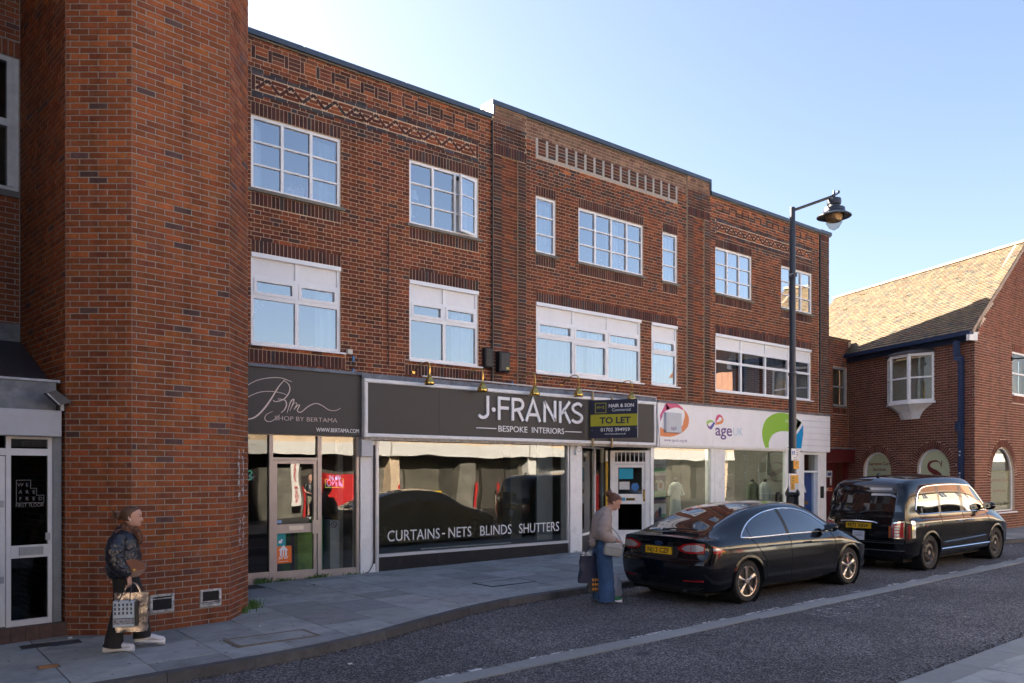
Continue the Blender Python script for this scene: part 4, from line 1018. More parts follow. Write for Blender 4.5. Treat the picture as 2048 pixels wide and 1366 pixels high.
def letter(ch, u0, u1, z0, z1, t):
    h = z1 - z0; w = u1 - u0; a = t / 2; L = u0 + a; Rr = u1 - a; B = z0 + a; T = z1 - a
    arc = lambda cx, cz, rx, rz, a0, a1, n=12: [(cx + rx * math.cos(RAD(a0 + (a1 - a0) * i / n)), cz + rz * math.sin(RAD(a0 + (a1 - a0) * i / n))) for i in range(n + 1)]
    if ch == 'J': P = [[(Rr, z1)] + arc(Rr - w * .42, B + h * .2, w * .42, h * .2, 0, -150)]
    elif ch == 'F': P = [[(L, z0), (L, z1)], [(L + a, T), (u1, T)], [(L + a, z0 + h * .52), (u1 - w * .08, z0 + h * .52)]]
    elif ch == 'R': P = [[(L, z0), (L, z1)], [(L + a, T)] + arc(Rr - h * .24, z0 + h * .72, h * .24, h * .28 - a, 90, -90) + [(L + a, z0 + h * .44)], [(L + w * .45, z0 + h * .44), (Rr, z0)]]
    elif ch == 'A': P = [[(L, z0), ((u0 + u1) / 2, z1 - a * .3), (Rr, z0)], [(L + w * .18, z0 + h * .30), (Rr - w * .18, z0 + h * .30)]]
    elif ch == 'N': P = [[(L, z0), (L, z1 - a)], [(L, z1 - a), (Rr, z0 + a)], [(Rr, z0 + a), (Rr, z1)]]
    elif ch == 'K': P = [[(L, z0), (L, z1)], [(L + a, z0 + h * .42), (Rr, z1)], [(L + w * .32, z0 + h * .60), (Rr + a * .3, z0)]]
    elif ch == 'S':
        P = [smooth([(Rr - w * .02, z1 - h * .17), (Rr - w * .2, T - h * .01), ((u0 + u1) / 2, T), (L + w * .1, T - h * .1), (L + w * .05, z0 + h * .68), (L + w * .2, z0 + h * .56), ((u0 + u1) / 2 + w * .08, z0 + h * .48), (Rr - w * .05, z0 + h * .38), (Rr, z0 + h * .25), (Rr - w * .14, B + h * .05), ((u0 + u1) / 2 - w * .03, B), (L + w * .1, B + h * .05), (L, z0 + h * .18)], 5)]
    b = MB()
    for p in P: b.ribbon(p, t, FM, dl + .005, dl + .035)
    return b.build('letter', m_wlet, s2)
zx6 = lambda x: 900 + x * .40264; zy6 = lambda y: 700 + y * .40264
def zJ(px, py): return F(px, py, dl)
lz0, lz1 = zJ(zx6(163), zy6(343))[1], zJ(zx6(188), zy6(228))[1]
for ch, a, b_ in (('J', 133, 190), ('F', 234, 292), ('R', 302, 364), ('A', 368, 448), ('N', 460, 523), ('K', 538, 596), ('S', 598, 656)):
    u0 = zJ(zx6(a), 800)[0]; u1 = zJ(zx6(b_), 800)[0]; letter(ch, u0, u1, lz0, lz1, .066)
MB().lathe((zJ(zx6(213), 800)[0], D - dl - .035, lz0 + (lz1 - lz0) * .42), [(.001, 0), (.048, 0), (.048, .03), (.001, .03)], 16, 'y').build('letter_dot', m_wlet, s2)
z2 = zJ(zx6(400), zy6(411))[1]
text('lettering', 'BESPOKE', FM, (zJ(zx6(240), 800)[0] + zJ(zx6(384), 800)[0]) / 2, z2, .125, dl + .004, m_wlet, s2, ext=.004, width=zJ(zx6(384), 800)[0] - zJ(zx6(240), 800)[0])
text('lettering', 'INTERIORS', FM, (zJ(zx6(406), 800)[0] + zJ(zx6(566), 800)[0]) / 2, z2, .125, dl + .004, m_wlet, s2, ext=.004, width=zJ(zx6(566), 800)[0] - zJ(zx6(406), 800)[0])
for a, b_ in ((130, 230), (570, 653)): obox('letter_rule', FM, zJ(zx6(a), 800)[0], zJ(zx6(b_), 800)[0], z2 + .05, z2 + .068, dl, dl + .006, m_wlet, s2)
# swan-neck brass lamps along its top edge, fed by a white conduit
m_brass = mat('polished brass', (.62, .42, .12), rough=.16, metal=1, var=.06, scale=12)
m_cond = mat('white conduit', (.66, .66, .64), rough=.5, var=.1, stain=.3, stcol=(.3, .3, .3), stscale=6)
names = ['brass swan-neck lamp nearest the script sign', 'brass swan-neck lamp above the first capital of the black sign', 'brass swan-neck lamp above the middle capitals of the black sign', 'brass swan-neck lamp above the last capitals of the black sign', 'brass swan-neck lamp behind the letting board']
proto = None
for (px, py), lab in zip(((859, 762), (965, 776), (1069.5, 783.5), (1157, 786), (1263, 795)), names):
    uu, zz = F(px, py, .42)
    if proto is None:
        proto = empty('sign_lamp', (uu, D - .42, zz), lab, 'lamp', 'brass lamps along the black sign')
        MB().tube(smooth([(-.12, .42, .20), (-.10, .30, .27), (-.06, .14, .36), (-.02, .02, .36), (0, -.015, .26), (0, 0, .10)], 6), .011, 7).build('swan_neck', m_brass, proto, local=True, smooth=True)
        MB().lathe((0, 0, 0), [(.012, .13), (.03, .12), (.045, .085), (.04, .07), (.062, .055), (.066, .03), (.098, -.01), (.104, -.05), (.092, -.075), (.07, -.07), (.05, -.02)], 18).build('shade', m_brass, proto, local=True, smooth=True)
        MB().lathe((-.12, .405, .20), [(.001, -.02), (.035, -.02), (.035, .015), (.001, .015)], 12, 'y').build('rose', m_brass, proto, local=True)
    else: q = copy_tree(proto); q.scale = (1.1,) * 3; q.location = (uu, D - .42, zz); q['label'] = lab
cpts = [F(px, py, .12) for px, py in ((845, 752), (900, 757), (960, 762), (1040, 770), (1100, 776), (1170, 780), (1240, 787), (1312, 795))]
b = MB(); b.tube([FM.p(u, z, .12) for u, z in cpts] + [FM.p(cpts[-1][0] + .01, 2.72, .24)], .016, 6)
setp(b.build('conduit', m_cond, smooth=True), 'white conduit running along the wall above the black sign', 'conduit')
# -- the white charity sign
DA = .12; au0 = F(1315.5, 850, DA)[0]; au1 = F(1605, 860, DA)[0]; au2 = F(1660.7, 870, DA)[0]; az0 = F(1316, 889.5, DA)[1]; az1 = F(1315, 804.5, DA)[1]
s3 = empty('shop_sign', (20, D, az0), 'white fascia with coloured ribbon shapes over the charity shop', 'shop sign', 'shop signs')
L = (au1 - au0) / 3
cut = [au0, F(1425.5, 850, DA)[0], F(1521, 850, DA)[0], au1]
for a, b_ in zip(cut[:-1], cut[1:]): obox('panel', FM, a + .002, b_ - .002, az0, az1, 0, DA, m_wsign, s3)
n = 6
for i in range(n): obox('board', FM, au1 + .003, au2, az0 - .07 + i * (az1 - az0 + .07) / n + .004, az0 - .07 + (i + 1) * (az1 - az0 + .07) / n - .003, 0, DA - .01, m_wsign, s3)
MB().box(FM, au0, au2, az1 + .002, az1 + .05, 0, DA + .03).build('flashing', m_ledge, s3)
MB().box(FM, au0, au1, az0 - .045, az0 - .002, 0, DA - .02).build('under_rail', m_wpaint, s3)
zA = lambda zx, zy: F(1280 + zx * .21966, 780 + zy * .21966, DA)
pink = mat('pink vinyl', (.62, .06, .20), rough=.4, var=0); oran = mat('orange vinyl', (.72, .22, .07), rough=.4, var=0); purp = mat('purple vinyl', (.16, .06, .28), rough=.4, var=0); gree = mat('green vinyl', (.27, .52, .05), rough=.4, var=0); blue = mat('blue vinyl', (.0, .28, .62), rough=.4, var=0); dblu = mat('deep blue vinyl', (.03, .06, .42), rough=.4, var=0); lblu = mat('pale blue vinyl', (.38, .58, .74), rough=.4, var=0); dgre = mat('dark green vinyl', (.12, .28, .04), rough=.4, var=0); aub = mat('plum lettering', (.13, .07, .26), rough=.4, var=0)
def patch(pts, m, n=8, name='logo', raw=None):
    q = raw if raw else [zA(*p) for p in smooth(pts, n)]
    MB().poly(q[::-1] if sum((q[i][0] * q[(i + 1) % len(q)][1] - q[(i + 1) % len(q)][0] * q[i][1]) for i in range(len(q))) < 0 else q, FM, DA - .002, DA + .003).build(name, m, s3)
def band(outer, inner, m, n=6):      # a curved band between two edges with the same count
    a = [zA(*p) for p in smooth(outer, n)]; c = [zA(*p) for p in smooth(inner, n)]; b = MB()
    for i in range(len(a) - 1):
        q = [a[i], a[i + 1], c[i + 1], c[i]]
        b.add([FM.p(u, z, DA + .003) for u, z in q], [(0, 1, 2, 3)])
    b.build('logo', m, s3)
band([(182, 225), (200, 190), (235, 120)], [(182, 275), (215, 205), (275, 172)], pink); band([(235, 120), (330, 122), (388, 165)], [(240, 180), (330, 160), (392, 185)], pink)
band([(388, 165), (430, 215), (445, 275), (430, 340), (370, 395), (280, 425), (182, 418)], [(400, 190), (408, 230), (395, 285), (380, 330), (320, 360), (240, 368), (182, 335)], oran)
band([(182, 282), (195, 240)], [(184, 285), (215, 215)], purp)
ax = empty('info_box', (*F(1341, 862, DA), 0), 'grey leaflet box with charity lettering on the white sign', 'box')
ax.location = (zA(290, 300)[0], D - DA, zA(290, 390)[1])
o = MB(); o.bev(FM, zA(220, 300)[0], zA(362, 300)[0], zA(290, 390)[1], zA(290, 208)[1], DA + .003, DA + .07, .01); o.build('case', mat('pale grey case', (.48, .52, .58), rough=.4, var=.03), ax)
text('lettering', 'age', FM, zA(288, 300)[0], zA(288, 362)[1], .10, DA + .071, aub, ax, ext=.001, width=zA(312, 0 + 300)[0] - zA(262, 300)[0]); text('lettering', 'UK', FM, zA(330, 300)[0], zA(330, 362)[1], .075, DA + .071, lblu, ax, ext=.001)
text('lettering', 'www.ageuk.org.uk', FM, zA(326, 470)[0], zA(326, 470)[1], .075, DA + .002, aub, s3, ext=.001, width=zA(431, 470)[0] - zA(222, 470)[0], off=-.001)
# central word and knot
text('lettering', 'age', FM, zA(762, 420)[0], zA(762, 416)[1], .31, DA + .003, aub, s3, ext=.002, off=.006, width=zA(838, 400)[0] - zA(687, 400)[0])
text('lettering', 'UK', FM, zA(892, 420)[0], zA(892, 416)[1], .23, DA + .003, lblu, s3, ext=.002, off=-.006, width=zA(935, 400)[0] - zA(850, 400)[0])
band([(685, 285), (695, 240), (722, 222), (748, 240)], [(690, 300), (712, 262), (728, 245), (745, 260)], pink)
band([(748, 240), (760, 270), (745, 305), (685, 318)], [(745, 260), (740, 275), (725, 285), (690, 296)], oran)
band([(668, 285), (640, 272), (610, 285), (606, 310)], [(668, 297), (645, 292), (625, 300), (618, 318)], gree)
band([(606, 310), (620, 345), (648, 362)], [(618, 318), (630, 332), (645, 325)], purp); band([(648, 362), (672, 325), (685, 300)], [(645, 325), (660, 305), (672, 290)], dblu)
# the big green and blue loop at the end
band([(1140, 525), (1115, 440), (1115, 350), (1150, 265), (1230, 215), (1320, 212), (1400, 245), (1472, 295)], [(1172, 525), (1175, 470), (1205, 410), (1260, 380), (1310, 375), (1350, 378), (1385, 385), (1410, 400)], gree, 7)
band([(1472, 295), (1440, 350)], [(1400, 245), (1385, 385)], dgre)
patch([(1484, 318), (1484, 400), (1465, 530), (1395, 533), (1410, 430)], blue, raw=[zA(*p) for p in ((1484, 318), (1486, 400), (1468, 532), (1400, 530), (1415, 425))])
patch([], dblu, raw=[zA(*p) for p in ((1342, 527), (1378, 490), (1402, 470), (1402, 530))])
text('lettering', 'Chelmsford', FM, zA(1376, 290)[0], zA(1376, 298)[1], .085, DA + .006, m_wlet, s3, ext=.001, width=zA(1428, 290)[0] - zA(1325, 290)[0])
# -- letting board
p0 = (lambda px, z: cv((px - CPX) / FPX * z, z))(1181, 18.6); p1 = (lambda px, z: cv((px - CPX) / FPX * z, z))(1275, 18.15)
fb = Frame(p0[0], p0[1], p1[0] - p0[0], p1[1] - p0[1]); Lb = math.hypot(p1[0] - p0[0], p1[1] - p0[1])
def bz(py, u): z = 18.6 + (18.15 - 18.6) * u / Lb; return HC - (py - HPY) / FPX * z
zt0, zb0, zt1_, zb1 = bz(804, 0), bz(880, 0), bz(794, Lb), bz(872, Lb)
bzm0 = (zb0 + zb1) / 2; bzt = (zt0 + zt1_) / 2
tb = empty('letting_board', ((p0[0] + p1[0]) / 2, (p0[1] + p1[1]) / 2, bzm0), 'navy and lime letting board projecting from the black sign', 'letting board')
m_navy = mat('navy board', (.012, .016, .045), rough=.5, var=.08, scale=5); m_lime = mat('lime band', (.42, .40, .02), rough=.5, var=.05)
Hb = bzt - bzm0; zq = lambda t: bzm0 + Hb * t          # t up the board
obox('board', fb, 0, Lb, bzm0, bzt, -.012, .0, m_navy, tb); obox('board_edge', fb, Lb + .001, Lb + .006, bzm0, bzt, -.012, .002, m_wlet, tb)
obox('band', fb, .001, Lb - .001, zq(.315), zq(.62), .0, .0015, m_lime, tb)
text('lettering', 'TO LET', fb, Lb * .53, zq(.385), Hb * .155, .003, m_navy, tb, ext=.001, off=.006, width=Lb * .66)
text('lettering', 'HAIR & SON', fb, Lb * .66, zq(.80), Hb * .085, .001, m_wlet, tb, ext=.001, off=.003, width=Lb * .53)
text('lettering', 'Commercial', fb, Lb * .66, zq(.695), Hb * .075, .001, m_wlet, tb, ext=.001, width=Lb * .39)
text('lettering', '01702 394959', fb, Lb * .53, zq(.175), Hb * .09, .001, m_wlet, tb, ext=.001, off=.001, width=Lb * .62)
text('lettering', 'www.hairandson.co.uk', fb, Lb * .53, zq(.09), Hb * .045, .001, m_wlet, tb, ext=.001, width=Lb * .45)
text('lettering', 'H+S', fb, Lb * .22, zq(.765), Hb * .085, .001, m_lime, tb, ext=.001, width=Lb * .16)
b = MB(); b.ribbon([(Lb * .105, zq(.665)), (Lb * .335, zq(.665)), (Lb * .335, zq(.915)), (Lb * .105, zq(.915))], .012, fb, 0, .002, closed=True); b.build('emblem', m_lime, tb)
for uu, vv in ((.03, .2), (.03, .55), (.97, .25), (.95, .93)): MB().box(fb, Lb * uu, Lb * uu + .012, zq(vv), zq(vv) + .012, 0, .004).build('screw', m_cond, tb)
m_tim = mat('raw timber batten', (.42, .31, .17), rough=.8, var=.2, scale=12)
for px in (1184.5, 1223): 
    uu = F(px, 800, .25)[0]; obox('batten', FM, uu, uu + .045, jz0 - .08, jz1 + (.12 if px < 1200 else .02), DJ + .002, DJ + .04, m_tim, tb)

# ------------------------------------------------------------------ shopfronts
zpv = lambda x: gz(x) + PAVE - .012
m_alum = mat('bronzed aluminium', (.42, .37, .34), rough=.4, metal=.35, var=.06, scale=4, stain=.25, stcol=(.25, .2, .17))
m_shopg = glass('shop glass', 1.15, ior=2.0, wav=.003, tint=(.80, .82, .80))
m_shopd = glass('dark shop glass', 1.0, ior=1.7, wav=.002, tint=(.45, .46, .46))
g_top = 2.78
# shared shell of the ground floor: floor, ceiling, dividing and back walls
gf = empty('shop_interior', (12, D + 3, .2), 'dim row of shop interiors behind the street windows', 'interior')
m_sh = mat('shop wall', (.25, .24, .21), rough=.9, var=.08, scale=2); m_fl = mat('shop floor', (.10, .09, .08), rough=.6, var=.15)
b = MB(); b.add([(4.2, D + .05, gz(4.2) + .13), (23.8, D + .05, gz(23.8) + .13), (23.8, 20, gz(23.8) + .13), (4.2, 20, gz(4.2) + .13)], [(0, 1, 2, 3)]); b.build('shop_floor', m_fl, gf)
obox('ceiling', FLAT, 4.2, 23.8, 3.4, 3.6, -20, -(D + .26), mat('shop ceiling', (.42, .42, .40), rough=.9, var=.05), gf)
obox('back_wall', FLAT, 4.2, 23.8, 0, 3.4, -18.1, -18.0, m_sh, gf)
for x in (7.35, 15.55): obox('partition', FLAT, x, x + .12, 0, 3.4, -18, -(D + .02), m_sh, gf)
obox('partition', FLAT, 22.1, 22.2, 0, 3.4, -18, -(D + .3), m_sh, gf)
# piers between the shops
def pier(px0, px1, ztop, label=None, d=.03):
    u0, u1 = F(px0, 1000)[0], F(px1, 1000)[0]; o = MB().bev(FM, u0, u1, zpv(u0), ztop, -.3, d, .006).build('pilaster', m_wpaint, main); return u0, u1
pier(719.5, 750, g_top + .02); pier(1139, 1161.5, g_top); pier(1428, 1445.5, g_top); pier(1634.5, 1651, g_top)
# 1: glass-doored shop
sf = empty('shopfront', (6.2, D, zpv(6)), 'bronzed metal shopfront with glazed door under the script sign', 'shopfront')
U = lambda px: F(px, 1000)[0]
Zf = lambda px, py: F(px, py)[1]
fr = MB(); zb_ = lambda px: zpv(U(px))
dz = 2.74
for a, c in ((537.5, 545), (634, 642), (711.5, 716.5)): fr.box(FM, U(a), U(c), zb_(a), dz, -.08, .03)
fr.box(FM, 4.3, U(716.5), dz + .001, 2.80, -.08, .03)
fr.box(FM, U(545), U(634), 2.30, 2.345, -.08, .025)
fr.box(FM, 4.3, U(537.5), zb_(510), zb_(510) + .20, -.08, .02); fr.box(FM, U(642), U(711.5), zb_(680), zb_(680) + .14, -.08, .02)
frame1 = fr.build('frame', m_alum, sf)
obox('pane', FM, 4.4, U(537.5), zb_(510) + .20, dz, -.03, -.024, m_shopd, sf); obox('pane', FM, U(545), U(634), 2.345, dz, -.03, -.024, m_shopg, sf); obox('pane', FM, U(642), U(711.5), zb_(680) + .14, dz, -.03, -.024, m_shopg, sf)
dr = MB(); d0, d1 = U(546), U(633); zbd = zb_(590) + .02; ztd = 2.295; mr0, mr1 = Zf(590, 1065.5), Zf(590, 1048)
dr.box(FM, d0, d0 + .07, zbd, ztd, -.05, .012); dr.box(FM, d1 - .06, d1, zbd, ztd, -.05, .012); dr.box(FM, d0 + .07, d1 - .06, zbd, zbd + .16, -.05, .012); dr.box(FM, d0 + .07, d1 - .06, ztd - .06, ztd, -.05, .012); dr.box(FM, d0 + .07, d1 - .06, mr0, mr1, -.05, .014)
door1 = dr.build('door', m_alum, sf)
obox('pane', FM, d0 + .07, d1 - .06, zbd + .16, mr0, -.03, -.024, m_shopg, door1); obox('pane', FM, d0 + .07, d1 - .06, mr1, ztd - .06, -.03, -.024, m_shopg, door1)
obox('letter_plate', FM, U(577), U(606), mr0 + .05, mr1 - .03, .014, .024, mat('pale metal', (.62, .58, .55), rough=.3, metal=.5, var=.03), door1)
obox('lock_case', FM, d1 - .10, d1 + .0, mr0 - .03, mr1 + .06, .015, .05, m_alum, door1)
st = lambda nm, m, a, b_, ya, yb, par, d=-.02: obox(nm, FM, U(a), U(b_), Zf(a, yb), Zf(a, ya), d, d + .002, m, par)
m_teal = mat('teal sticker', (.0, .30, .32), rough=.5, var=0); m_just = mat('orange sticker', (.80, .17, .01), rough=.5, var=0)
t1 = st('sticker', m_teal, 550.5, 572, 1067.5, 1095, door1); t2 = st('sticker', m_just, 551.5, 584, 1093.5, 1128, door1, -.017)
text('lettering', 'JUST EAT', FM, U(567.5), Zf(567, 1118), .045, -.0145, m_wlet, door1, ext=.0005, shear=.2, width=U(577.5) - U(557.5), off=.002)
obox('print_line', FM, U(558), U(577), Zf(567, 1123.5), Zf(567, 1122.7), -.0148, -.0142, m_wlet, door1)
hx = U(567.5); hz = Zf(567, 1112)
hs = [(hx - .09, hz + .10), (hx, hz + .19), (hx + .09, hz + .10), (hx + .065, hz + .10), (hx + .065, hz), (hx + .025, hz), (hx + .025, hz + .09), (hx - .025, hz + .09), (hx - .025, hz), (hx - .065, hz), (hx - .065, hz + .10)]
b = MB(); b.add([FM.p(x, z, -.0142) for x, z in ((hx - .09, hz + .10), (hx + .09, hz + .10), (hx, hz + .19))], [(0, 1, 2)])
for x0_, x1_ in ((-.065, -.03), (-.012, .012), (.03, .065)): b.box(FM, hx + x0_, hx + x1_, hz, hz + .1, -.0146, -.0142)
b.build('house_mark', m_wlet, door1)
b = MB(); b.poly([(U(558), Zf(558, 1087)), (U(564), Zf(560, 1087)), (U(566), Zf(560, 1080)), (U(563), Zf(560, 1078)), (U(561.5), Zf(560, 1082)), (U(558.5), Zf(560, 1081))], FM, -.018, -.0165); b.build('sticker_mark', m_wlet, door1)
st('sticker', mat('pale blue sticker', (.25, .42, .62), rough=.5, var=.3, scale=60), 551, 564, 1041, 1047, door1)
# neon lettering hung inside the side window
def neon(nm, col, s=2.2): return mat(nm, col, rough=.4, var=0, emit=col, estr=s)
no = empty('neon_sign', (U(673), D + .09, Zf(673, 974)), 'small neon open sign hanging on a thread in the shop side window', 'neon sign')
m_nb, m_np, m_ny = neon('neon blue', (.20, .50, .72), .22), neon('neon pink', (.55, .34, .55), .16), neon('neon yellow', (.45, .42, .10), .14)
text('lettering', 'WE ARE', FM, U(674), Zf(674, 960), .085, -.09, m_nb, no, ext=.004, off=-.008, width=U(687) - U(663.5)); text('lettering', 'OPEN', FM, U(674), Zf(674, 973), .13, -.09, m_np, no, ext=.003, off=-.017, width=U(690) - U(658))
b = MB(); q = [(U(661), Zf(661, 958.5)), (U(655.5), Zf(656, 958.5)), (U(655.5), Zf(656, 975)), (U(692), Zf(692, 975)), (U(692), Zf(692, 957.5)), (U(688), Zf(688, 957.5))]
b.tube([FM.p(x, z, -.1) for x, z in q], .009, 5); b.build('tube', m_ny, no)
b = MB(); b.tube([FM.p(U(661), Zf(661, 955), -.09), FM.p(U(673), Zf(673, 932), -.09), FM.p(U(687), Zf(687, 955), -.09)], .0025, 4); b.build('thread', m_cond, no)
n2 = empty('neon_sign', (U(503), D + .2, Zf(503, 955)), 'corner of a green and pink neon sign in the dark shop pane', 'neon sign')
b = MB(); b.tube([FM.p(u, z, -.12) for u, z in smooth([(U(499), Zf(500, 946)), (U(505), Zf(505, 941)), (U(509), Zf(509, 946)), (U(504), Zf(504, 951)), (U(509), Zf(509, 956)), (U(503), Zf(503, 960)), (U(498), Zf(500, 955))], 5)], .009, 5); b.build('tube', neon('neon green', (.12, .45, .33), .3), n2)
text('lettering', 'YO', FM, U(504.5), Zf(504, 962.5), .11, -.12, m_np, n2, ext=.004, off=-.01, mirror=True)
# goods inside
m_lg = mat('lime display', (.25, .50, .03), rough=.5, var=.35, scale=5); m_gg = mat('green display', (.02, .30, .05), rough=.5, var=.2)
setp(obox('display_stand', FM, U(614) , U(614) + .34, .2, 1.05, -.55, -.4, m_lg), 'lime and yellow display stand beside the glazed door', 'display stand')
setp(obox('display_stand', FM, U(640) + .06, U(640) + .30, .2, 1.25, -.6, -.5, m_gg), 'green display stand behind the shop side window', 'display stand')
setp(obox('display_stand', FM, U(597), U(597) + .16, .2, 1.0, -.8, -.7, m_gg), 'narrow green stand behind the lower door pane', 'display stand')
wb = empty('white_cabinet', (U(688), D + .5, .2), 'tall white cabinet with a no-smoking sticker in the side window', 'cabinet')
obox('case', FM, U(677.5), U(696), .2, Zf(680, 1043), -.75, -.35, mat('white laminate', (.58, .60, .63), rough=.4, var=.02), wb)
b = MB(); cx, cz, r = U(685), Zf(685, 1051), .055
b.ribbon([(cx + r * math.cos(k * .349), cz + r * math.sin(k * .349)) for k in range(18)], .014, FM, -.35, -.346, closed=True); b.ribbon([(cx - r * .7, cz + r * .7), (cx + r * .7, cz - r * .7)], .012, FM, -.35, -.3455); b.build('no_smoking_sticker', mat('dull red mark', (.25, .05, .05), rough=.5, var=0), wb)
obox('inner_curtain', FM, U(700), U(711), .2, 2.7, -.6, -.5, mat('beige drape', (.45, .40, .33), rough=.9, var=.1), gf)
# pier box and pipe
u0, u1 = F(722, 890, .12)[0], F(745, 890, .12)[0]
setp(MB().bev(FM, u0, u1, Zf(733, 913), Zf(733, 879), .03, .15, .006).build('meter_cover', mat('pale grey box', (.50, .52, .55), rough=.5, var=.06)), 'pale grey box at the head of the white pier', 'box')
b = MB(); b.tube([FM.p(U(746), 2.6, .05), FM.p(U(746), zpv(7.5) + .18, .05)], .02, 6); b.build('drain_pipe', mat('brown pipe', (.05, .03, .025), rough=.6, var=.2), main)
MB().tube([FM.p(*p) for p in smooth([(U(745), .42, .055), (U(742), .30, .05), (U(735), .19, .05), (U(728), .17, .04)], 5)], .008, 5).build('pipe_cable', m_blk, main)
# 2: the big empty window
sw = empty('shopfront', (10, D, zpv(10)), 'big bare shop window above a black stall riser', 'shopfront')
wu0, wu1 = U(756), U(1133.5); gz0 = .50; gz1 = 2.745
fr = MB(); fr.box(FM, U(750.5), wu0, zpv(7.6), 2.78, -.08, .035); fr.box(FM, wu1, wu1 + .03, gz0 - .06, 2.78, -.08, .035); fr.box(FM, wu0, wu1, gz0 - .055, gz0, -.08, .04); fr.box(FM, wu0, wu1, gz1, 2.78, -.08, .03)
fr.build('frame', mat('silver trim', (.55, .57, .60), rough=.4, metal=.3, var=.05, stain=.2, stcol=(.3, .3, .3)), sw)
um = U(961); obox('pane', FM, wu0, um - .003, gz0, gz1, -.03, -.022, m_shopg, sw); obox('pane', FM, um + .003, wu1, gz0, gz1, -.03, -.022, m_shopg, sw)
MB().box(FM, wu0, wu1 + .03, zpv(7.6) - .05, gz0 - .057, -.2, .012).build('stall_riser', mat('black gloss board', (.014, .015, .018), rough=.35, var=.2, scale=4, stain=.3, stcol=(.10, .06, .04), stscale=5), sw)
obox('window_bed', FM, wu0, wu1, gz0 - .05, gz0 - .005, -1.2, -.081, mat('grey window bed', (.16, .16, .16), rough=.8, var=.1), sw)
for wd, a, c, yy in (('CURTAINS', 180, 702, 1104), ('NETS', 790, 1018, 1080), ('BLINDS', 1107, 1420, 1060), ('SHUTTERS', 1495, 1895, 1028)):
    k = 410 / 2048; pa, pc = 740 + a * k, 740 + c * k
    text('lettering', wd, FM, (U(pa) + U(pc)) / 2, .735, .205, -.019, m_vin, sw, ext=.0008, width=U(pc) - U(pa))
text('lettering', '-', FM, U(888), .76, .2, -.019, m_vin, sw, ext=.0008)
k = 410 / 2048; a, c = F(740 + 485 * k, 870 + 1165 * k, -.3), F(740 + 1378 * k, 870 + 1103 * k, -.3)
setp(MB().tube([FM.p(a[0], gz0 + .02, -.22), FM.p(c[0], gz0 + .02, -.2)], .014, 6).build('curtain_pole', m_white), 'white curtain pole lying on the shop window bed', 'curtain pole')
obox('column', FLAT, 12.0, 12.35, .1, 3.4, -15.2, -14.9, m_sh, gf); obox('side_drape', FM, U(1100), U(1131), .5, 2.74, -.5, -.45, mat('grey drape', (.30, .33, .36), rough=.9, var=.05), gf)
al = empty('alarm_box', (U(1152), D - .05, Zf(1152, 910)), 'white alarm box with round emblem at the head of the pier', 'alarm box')
b = MB(); au, az = U(1152), Zf(1152, 910); b.poly([(au - .09, az), (au + .09, az), (au + .08, az + .12), (au + .045, az + .22), (au - .045, az + .22), (au - .08, az + .12)], FM, .031, .10); b.build('case', m_wpaint, al)
b = MB(); b.ribbon([(au + .045 * math.cos(k_ * .4189), az + .12 + .045 * math.sin(k_ * .4189)) for k_ in range(15)], .012, FM, .1, .103, closed=True); b.build('emblem', mat('grey emblem', (.25, .26, .28), var=0), al)
# 3: the recessed lobby
lob = empty('lobby', (14.2, D, zpv(14)), 'recessed white entrance lobby with two doors under the letting board', 'entrance')
c0 = (U(1162), D + .02); c1 = (14.7, 14.5)        # glazed return running in
fl_ = Frame(c0[0], c0[1], c1[0] - c0[0], c1[1] - c0[1]); Ll_ = math.hypot(c1[0] - c0[0], c1[1] - c0[1])
fr = MB(); zl = zpv(14)
for q in ((0, .04, zl, 2.72), (Ll_ * .60, Ll_ * .60 + .05, zl + .3, 2.72), (Ll_ - .05, Ll_, zl, 2.72), (.04, Ll_ - .05, zl + .36, zl + .41), (.04, Ll_ - .05, 2.66, 2.72)): fr.box(fl_, *q, -.05, .03)
lf = fr.build('return_frame', m_wpaint, lob)
obox('pane', fl_, .04, Ll_ * .6, zl + .41, 2.66, -.01, -.004, m_shopg, lf); obox('pane', fl_, Ll_ * .6 + .05, Ll_ - .05, zl + .41, 2.66, -.01, -.004, m_shopg, lf)
MB().box(fl_, .0, Ll_, zl - .05, zl + .358, -.05, .012).build('plinth', mat('dark plinth', (.04, .04, .045), rough=.5, var=.1), lob)
b = MB(); b.tube([(c1[0] + .03, c1[1] + .02, zl), (c1[0] + .03, c1[1] + .02, 2.72)], .045, 10); b.build('corner_post', mat('bright post', (.62, .56, .45), rough=.25, metal=.6, var=.05), lob, smooth=True)
pL, pR = (lambda px, z: cv((px - CPX) / FPX * z, z))(1223, 20.25), (lambda px, z: cv((px - CPX) / FPX * z, z))(1300, 20.30)
fd = Frame(pL[0], pL[1], pR[0] - pL[0], pR[1] - pL[1]); Ld = math.hypot(pR[0] - pL[0], pR[1] - pL[1])
Ul = lambda px: (px - 1223) / (1300 - 1223) * Ld
Zl = lambda py: HC - (py - HPY) / FPX * 20.28
fr = MB()
zbt = zpv(15)
for q in ((-.03, Ul(1230), zbt, Zl(901)), (Ul(1290), Ul(1299), zbt, Zl(901)), (Ul(1230), Ul(1290), Zl(905), Zl(901)), (Ul(1230), Ul(1290), Zl(928), Zl(923.5))): fr.box(fd, *q, -.08, .02)
fr.box(fd, Ul(1230), Ul(1290), zbt, Zl(1079), -.08, .05)
ff = fr.build('door_frame', m_wpaint, lob)
obox('pane', fd, Ul(1230), Ul(1290), Zl(923.5), Zl(905), -.05, -.044, m_shopg, ff)
gbs = (Ul(1290) - Ul(1230)) / 7
for i in range(7): obox('glazing_bar', fd, Ul(1230) + (i + .5) * gbs, Ul(1230) + (i + .5) * gbs + .018, Zl(923.5), Zl(905), -.044, -.03, m_wpaint, ff)
dr = MB()
